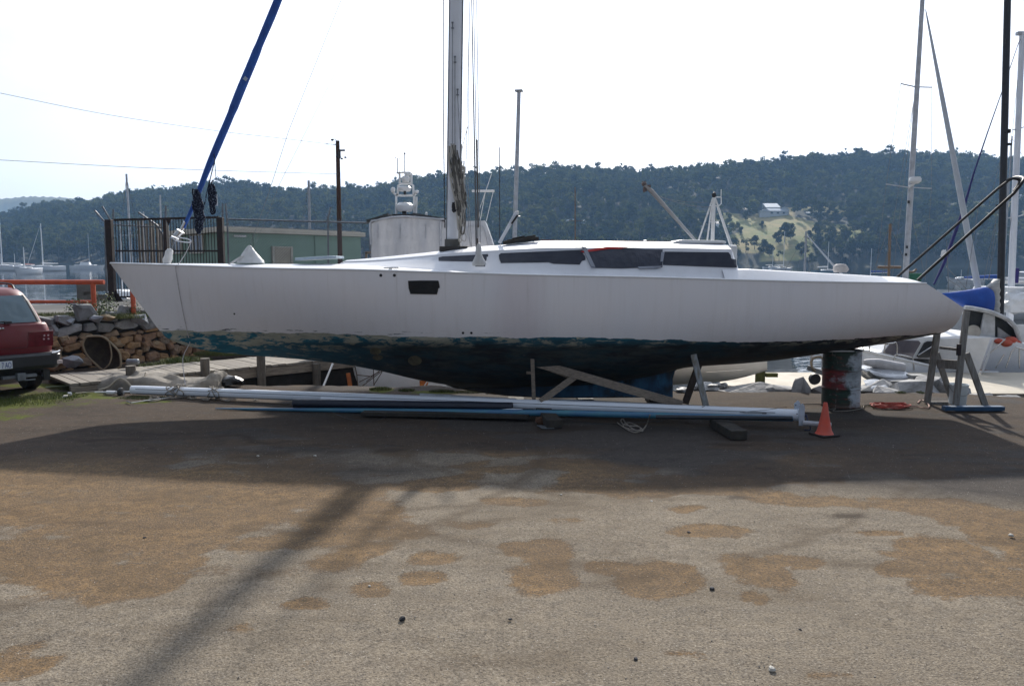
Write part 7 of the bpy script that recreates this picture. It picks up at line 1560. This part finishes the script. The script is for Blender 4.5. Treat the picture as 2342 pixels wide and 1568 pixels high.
q = MB(); q.prism([P(x, y, Y2 - .95) for x, y in ((2252, 716), (2276, 722), (2276, 770), (2240, 770))], (0, .06, 0)); q.build('shelter_panel', M_arch, b2, bevel=.01)
q = MB(); q.prism([P(x, y, Y2 - .93) for x, y in ((2283, 748), (2320, 775), (2326, 800), (2283, 782))], (0, .05, 0)); q.build('shelter_curtain', mat('curtain_grey', (.33, .33, .34), .6, stretch=(8, 8, .5)), b2)
q = MB(); q.tube([P(2226, 758, Y2 - 1.0), P(2226, 758, Y2 - .85)], .17, 18); q.build('round_cushion', mat('cushion_cream', (.42, .39, .34), .7), b2, auto=50)
for i, (x, y, s) in enumerate(((2284, 780, .09), (2300, 784, .13), (2312, 778, .13), (2325, 783, .10), (2293, 779, .08))):
    q = MB(); q.ell(P(x, y, Y2 - 1.15 + .05 * i), (s * 1.3, s, s * .8), 10, 7); tag(q.build('buoy', mat('buoy_red', (.55, .06, .03), .5, col2=(.45, .12, .06)), None, smooth=True), ('small ' if s < .1 else 'larger ') + ['orange float at the pointed end of the buoy pile', 'orange float in the front of the pile on the white deck', 'red float on top of the pile on the white deck', 'orange float at the right end of the pile', 'red float tucked at the back left of the pile'][i], 'buoy', 'floats on the white deck')
for L in ([(2300, 842), (2313, 805), (2322, 793), (2335, 797), (2342, 800)], [(2225, 842), (2300, 775)], [(2276, 843), (2296, 810)], [(2331, 797), (2331, 842)]): q = MB(); q.tube([P(x, y, Y2 - 1.3) for x, y in L], .016, 6); q.build('guard_rail', M_steel, b2)
for (xa, ya, xb_, yb_) in ((2170, 640, 2196, 656), (2165, 610, 2236, 690), (2204, 690, 2238, 470), (2165, 550, 2171, 690), (2284, 470, 2250, 640), (2278, 510, 2262, 640)):
    q = MB(); q.tube([P(xa, ya, Y2 + .8), P(xb_, yb_, Y2 + .8)], .008, 4); q.build('shroud', M_wire, b2)
# yacht with white mast at the right edge
Y3 = 26.0
b3 = thing('moored_yacht', 'yacht with a white mast and rolled blue headsail beyond the black mast', 'yacht', (P(2312, 700, Y3).x, Y3, WZ), 'yachts in the marina')
r_ = hull_rows(9, 2.8, .95, .5, .9); hd = R(205); cs_, sn_ = math.cos(hd), math.sin(hd); bx = P(2330, 700, Y3).x + 1.6; q = MB()
q.loft([[Vector((bx + v.x * cs_ - v.y * sn_, Y3 + v.x * sn_ + v.y * cs_, WZ + v.z)) for v in r2] for r2 in r_], cap0=True); q.build('hull', M_white, b3, auto=40)
q = MB(); q.tube([Vector((bx - 4.4 * 1.0, Y3 - 1.4, WZ + .75)), Vector((bx + 4, Y3 - .9, WZ + .62))], .03, 5); q.build('stripe', M_stripe, b3)
q = MB(); a, b_ = P(2309, 740, Y3), P(2338, 76, Y3); q.tube([a, b_], [.105, .085], 12); q.build('mast', M_mastwhite, b3, smooth=True); q = MB(); q.box(P(2338, 77, Y3), (.35, .15, .1)); q.build('mast_cap', M_mastgrey, b3)
for (x0, y0), (x1, y1) in (((2316, 297), (2330, 295)), ((2330, 295), (2360, 284)), ((2290, 500), (2318, 498)), ((2318, 498), (2380, 480))): q = MB(); q.bar(P(x0, y0, Y3), P(x1, y1, Y3), .03, .03); q.build('spreader', M_mastgrey, b3)
L = [(2334, 88), (2329, 100), (2295, 200), (2258, 305), (2226, 400), (2203, 480), (2180, 545), (2160, 600), (2136, 650)]
q = MB(); q.tube([P(x, y, Y3 - 1.5 * i / 8) for i, (x, y) in enumerate(L)], [.01, .012, .014, .02, .028, .045, .055, .05, .03], 8); q.build('furled_headsail', mat('navy_canvas', (.02, .02, .14), .7), b3, smooth=True)
q = MB(); q.ell(P(2158, 580, Y3 - 1.2), (.1, .06, .12), 8, 6, .3, 2); q.build('headsail_knot', M_whitepaint, b3)
for (xa, ya, xb_, yb_) in ((2290, 500, 2260, 640), (2338, 78, 2316, 297), (2316, 297, 2290, 500), (2330, 300, 2300, 640), (2290, 360, 2262, 470)): q = MB(); q.tube([P(xa, ya, Y3), P(xb_, yb_, Y3)], .007, 4); q.build('shroud', M_wire, b3)
q = MB(); q.box(P(2335, 668, Y3 - 2), (1.0, .5, .3)); q.box(P(2340, 700, Y3 - 2), (1.3, .8, .35)); q.ell(P(2338, 690, Y3 - 2.2), (.6, .4, .4), 10, 7, .3, 3); q.build('deck_gear', M_whitepaint, b3, bevel=.04)
q = MB(); q.box(P(2320, 630, Y3), (.25, .12, .5)); q.build('blue_bundle', mat('navy_canvas2', (.03, .02, .16), .7), b3, bevel=.03)
# power cruiser facing left behind the plastic covered tender
Y4 = 20.6
pc_ = thing('power_cruiser', 'white cabin cruiser with a raked windscreen lying bow first beyond the oil drum', 'motor boat', (P(2050, 830, Y4).x, Y4, WZ))
q = MB(); rows_ = []
for i, (x, yt, hb) in enumerate(((1938, 793, .03), (1950, 797, .3), (1975, 803, .65), (2010, 811, .95), (2060, 822, 1.1), (2130, 838, 1.15), (2200, 846, 1.1), (2260, 848, 1.0))):
    X, zt = P(x, yt, Y4 - .6).x, P(x, yt, Y4 - .6 + (0 if x > 1960 else .6)).z; rows_.append([Vector((X + (0 if hb > .4 else .5 * math.sin(a)), Y4 - hb * (math.copysign(abs(math.cos(a)) ** .6, math.cos(a))), zt - (zt + 1.2) * math.sin(a) ** .8)) for a in np.linspace(0, math.pi, 13)])
q.loft(refine(rows_, 3), cap1=True); q.build('hull', M_topw, pc_, auto=40); rr3 = refine(rows_, 3)
q = MB(); q.loft([[r2[0].lerp(r2[-1], k / 4) + Vector((0, 0, .04 * math.sin(math.pi * k / 4))) for k in range(5)] for r2 in rr3]); q.build('deck', mat('teak_pink', (.42, .30, .25), .7, col2=(.5, .45, .4)), pc_, smooth=True)
for s in (0, -1): q = MB(); q.tube([r2[s] + Vector((0, 0, .02)) for r2 in rr3], .035, 6); q.build('gunwale', M_white, pc_, smooth=True)
q = MB(); L = [(1998, 818), (2003, 808), (2018, 803), (2040, 776), (2048, 771), (2140, 769), (2140, 822)]; q.prism([P(x, y, Y4 - .75) for x, y in L], (0, 1.5, 0)); q.build('cabin', M_white, pc_, bevel=.04)
q = MB(); q.prism([P(x, y, Y4 - .77) for x, y in ((2019, 806), (2041, 777), (2101, 779), (2105, 784), (2086, 817), (2078, 819), (2040, 811))], (0, -.02, 0)); q.build('windscreen', mat('screen_glass', (.10, .10, .13), .1, metal=.4, col2=(.22, .21, .24), scale=1.2, stretch=(1, 1, .3)), pc_, bevel=.004)
q = MB(); q.prism([P(x, y, Y4 - .77) for x, y in ((2096, 814), (2113, 784), (2120, 780), (2133, 780), (2133, 817), (2100, 818))], (0, -.02, 0)); q.build('side_window', M_glass, pc_, bevel=.004)
q = MB(); q.box(P(1985, 808, Y4 - .1), (.7, .9, .16)); q.build('fore_hatch', mat('tan_hatch', (.40, .30, .24), .6), pc_, bevel=.03)
for L in ([(1975, 803), (1975, 788), (1992, 787), (2040, 785), (2049, 783), (2052, 795), (2051, 812)], [(1988, 803), (1989, 788)], [(2022, 806), (2024, 790), (2030, 786)], [(2045, 823), (2046, 815), (2052, 811), (2080, 816), (2088, 821), (2090, 846)]): q = MB(); q.tube(curve3([P(x, y, Y4 - 1.1) for x, y in L], 3), .018, 6); q.build('guard_rail', M_steel, pc_, smooth=True)
q = MB(); q.tube([P(2100, 812, Y4 - .85), P(2132, 792, Y4 - .85)], .014, 6); q.build('boat_hook', M_alu, pc_)
# plastic covered tender on the bank and trolley
td = thing('covered_tender', 'small inflatable tender wrapped in clear silvery plastic between drum and trestle', 'tender', (P(2030, 880, 15.0).x, 15.0, -.1))
M_plas = mat('silver_plastic', (.48, .50, .53), .22, col2=(.30, .31, .33), scale=3, bump=1.0, bscale=5, stretch=(1, 1, 3))
q = MB(); q.tube(curve3([P(x, y, 15.2) for x, y in ((1975, 828), (2000, 830), (2040, 837), (2066, 842))], 4), [.05 + .05 * min(1, i / 5) for i in range(13)], 10); q.build('tube', mat('tender_tube', (.44, .43, .43), .5), td, smooth=True)
rws = []
for x, yt, yb_ in ((1976, 842, 850), (1990, 838, 868), (2015, 838, 880), (2045, 841, 882), (2068, 845, 876), (2078, 852, 872), (2090, 862, 866)):
    a, b_ = P(x, yt, 15.1), P(x, yb_, 15.0); rws.append([Vector((a.x + .02 * nz(x, k), 15.1 + .3 - .65 * math.sin(math.pi * k / 12) * .9, a.z + (b_.z - a.z) * (k / 12) ** 1.0 + .03 * nz(x * .05, k * .6))) for k in range(13)])
q = MB(); q.loft(refine(rws, 3)); q.build('plastic_wrap', M_plas, td, smooth=True)
rws = []
for x, yt, yb_ in ((1974, 870, 905), (1990, 866, 903), (2008, 868, 898), (2020, 872, 896), (2027, 882, 893)):
    a, b_ = P(x, yt, 14.3), P(x, yb_, 13.9); rws.append([a.lerp(b_, k / 8) + Vector((0, -.12 * math.sin(math.pi * k / 8), .05 * nz(x * .07, k * .7))) for k in range(9)])
q = MB(); q.loft(refine(rws, 3)); tag(q.build('plastic_sheet', M_plas, None, smooth=True), 'crumpled sheet of clear plastic at the right foot of the oil drum', 'plastic sheet')
q = MB(); q.box(P(2072, 886, 14.6), (.3, .3, .25)); q.box(P(2095, 880, 14.8), (.28, .25, .4)); q.box(P(2060, 872, 14.7), (.5, .3, .06)); tag(q.build('cradle_blocks', mat('concrete_block', (.26, .26, .26), .85), td, bevel=.01)); 
tl3 = thing('boat_trolley', 'small metal boat trolley with a rope hoop and dark wheel left of the oil drum', 'trolley', (P(1865, 865, 14.8).x, 14.8, -.1))
q = MB(); q.bar(P(1846, 840, 14.8), P(1895, 857, 14.6), .05, .09); q.build('frame', M_galv, tl3, bevel=.005)
for x in (1856, 1882): q = MB(); q.bar(P(x, 843, 14.8), P(x, 802, 14.8), .05, .04, up=(0, 1, 0)); q.build('upright', M_alu, tl3)
q = MB(); c = P(1863, 866, 14.8); q.lathe([(.03, -.04), (.10, -.05), (.115, 0), (.10, .05), (.03, .04)], c, 16, axis='y'); q.build('wheel', M_black, tl3, auto=50)
q = MB(); c = P(1871, 832, 14.7); q.tube([c + Vector((.13 * math.cos(a), .02 * math.sin(3 * a), .14 * math.sin(a))) for a in np.linspace(0, 12.5, 40)], .022, 6); q.build('hose_hoop', mat('tan_hose', (.26, .21, .15), .8), tl3, smooth=True)
sailboat('white sloop moored behind the white mast at the far right', 2328, 640, 44, 160, 9, 3, 1.0, 9, mr=.05, group='yachts in the marina', boomcol=M_white)
sailboat('low white sloop moored beyond the blue boom cover', 2275, 640, 60, 20, 9, 3, .9, 8.5, mr=.05, group='yachts in the marina', boomcol=M_blue)
# houses on the hill
M_hw = mat('house_white', (.66, .68, .70), .6); M_hr = mat('roof_pale', (.52, .56, .60), .45)
def house(lab, x, a, w_, d_, h_, rot, roof='gable', mt=M_hw, rm=M_hr, wins=3):
    l = hloc(x, a); o = thing('farm_house', lab, 'house', (0, 0, 0), 'houses on the hill'); q = MB(); q.box((0, 0, h_ / 2 - 1), (w_, d_, h_ + 2)); q.build('wall', mt, o)
    q = MB(); e = .6
    if roof == 'gable': q.prism([(-w_ / 2 - e, -d_ / 2 - e, h_ + .02), (-w_ / 2 - e, 0, h_ + d_ * .28), (-w_ / 2 - e, d_ / 2 + e, h_ + .02)], (w_ + 2 * e, 0, 0))
    else: q.prism([(-w_ / 2 - e, -d_ / 2 - e, h_ + .02), (-w_ / 2 - e, -d_ / 2 - e, h_ + .3), (-w_ / 2 - e, d_ / 2 + e, h_ + 4.4), (-w_ / 2 - e, d_ / 2 + e, h_ + .02)], (w_ + 2 * e, 0, 0))
    q.build('roof', rm, o)
    for k in range(wins): q = MB(); q.box((-w_ / 2 + w_ * (k + .5) / wins, -d_ / 2 - .03, h_ * .5), (w_ / wins * .4, .1, h_ * .4)); q.build('window', M_glass, o)
    o.location = l; o.rotation_euler = (0, 0, R(rot)); return o
house('long white farmhouse on the green hill paddock below the big shed', 1768, .365, 16, 8, 3.5, 4)
house('gabled white wing at the left end of the farmhouse', 1742, .36, 7, 9, 4, 80, wins=2)
house('white wing at the right end of the farmhouse', 1786, .37, 6, 8, 4, 75, wins=2)
house('tall pale roofed shed above the white farmhouse', 1757, .41, 12, 9, 3.5, 0, 'skillion')
house('white house behind the tripod mast lower on the slope', 1630, .245, 12, 8, 4, -10); house('pale blue walled house behind the tripod mast', 1648, .215, 12, 8, 4.5, 6, mt=mat('house_blue', (.30, .46, .52), .6))
house('long low white outbuilding right of the farmhouse', 1855, .38, 14, 4, 1.6, -6, wins=0); house('small dark house among trees left of the farmhouse', 1700, .42, 8, 7, 3, 10, mt=mat('house_grey', (.28, .28, .27), .6), rm=mat('roof_tan', (.40, .36, .28), .6))
house('pale house at the top of the grassy slope at the right edge', 2336, .50, 16, 9, 4, 0); house('small white house above the clearing beside the black mast', 2236, .46, 6, 5, 2.6, 0, wins=1); house('low pale house half hidden in trees behind the wooden mast', 1316, .30, 18, 6, 2.2, 0, wins=4)
house('small pale house above the shed roof', 655, .37, 5, 5, 3, 0, wins=1)
house('boxy lookout house among the skyline trees behind the black mast', 2315, .99, 7, 7, 9, 0, wins=2)
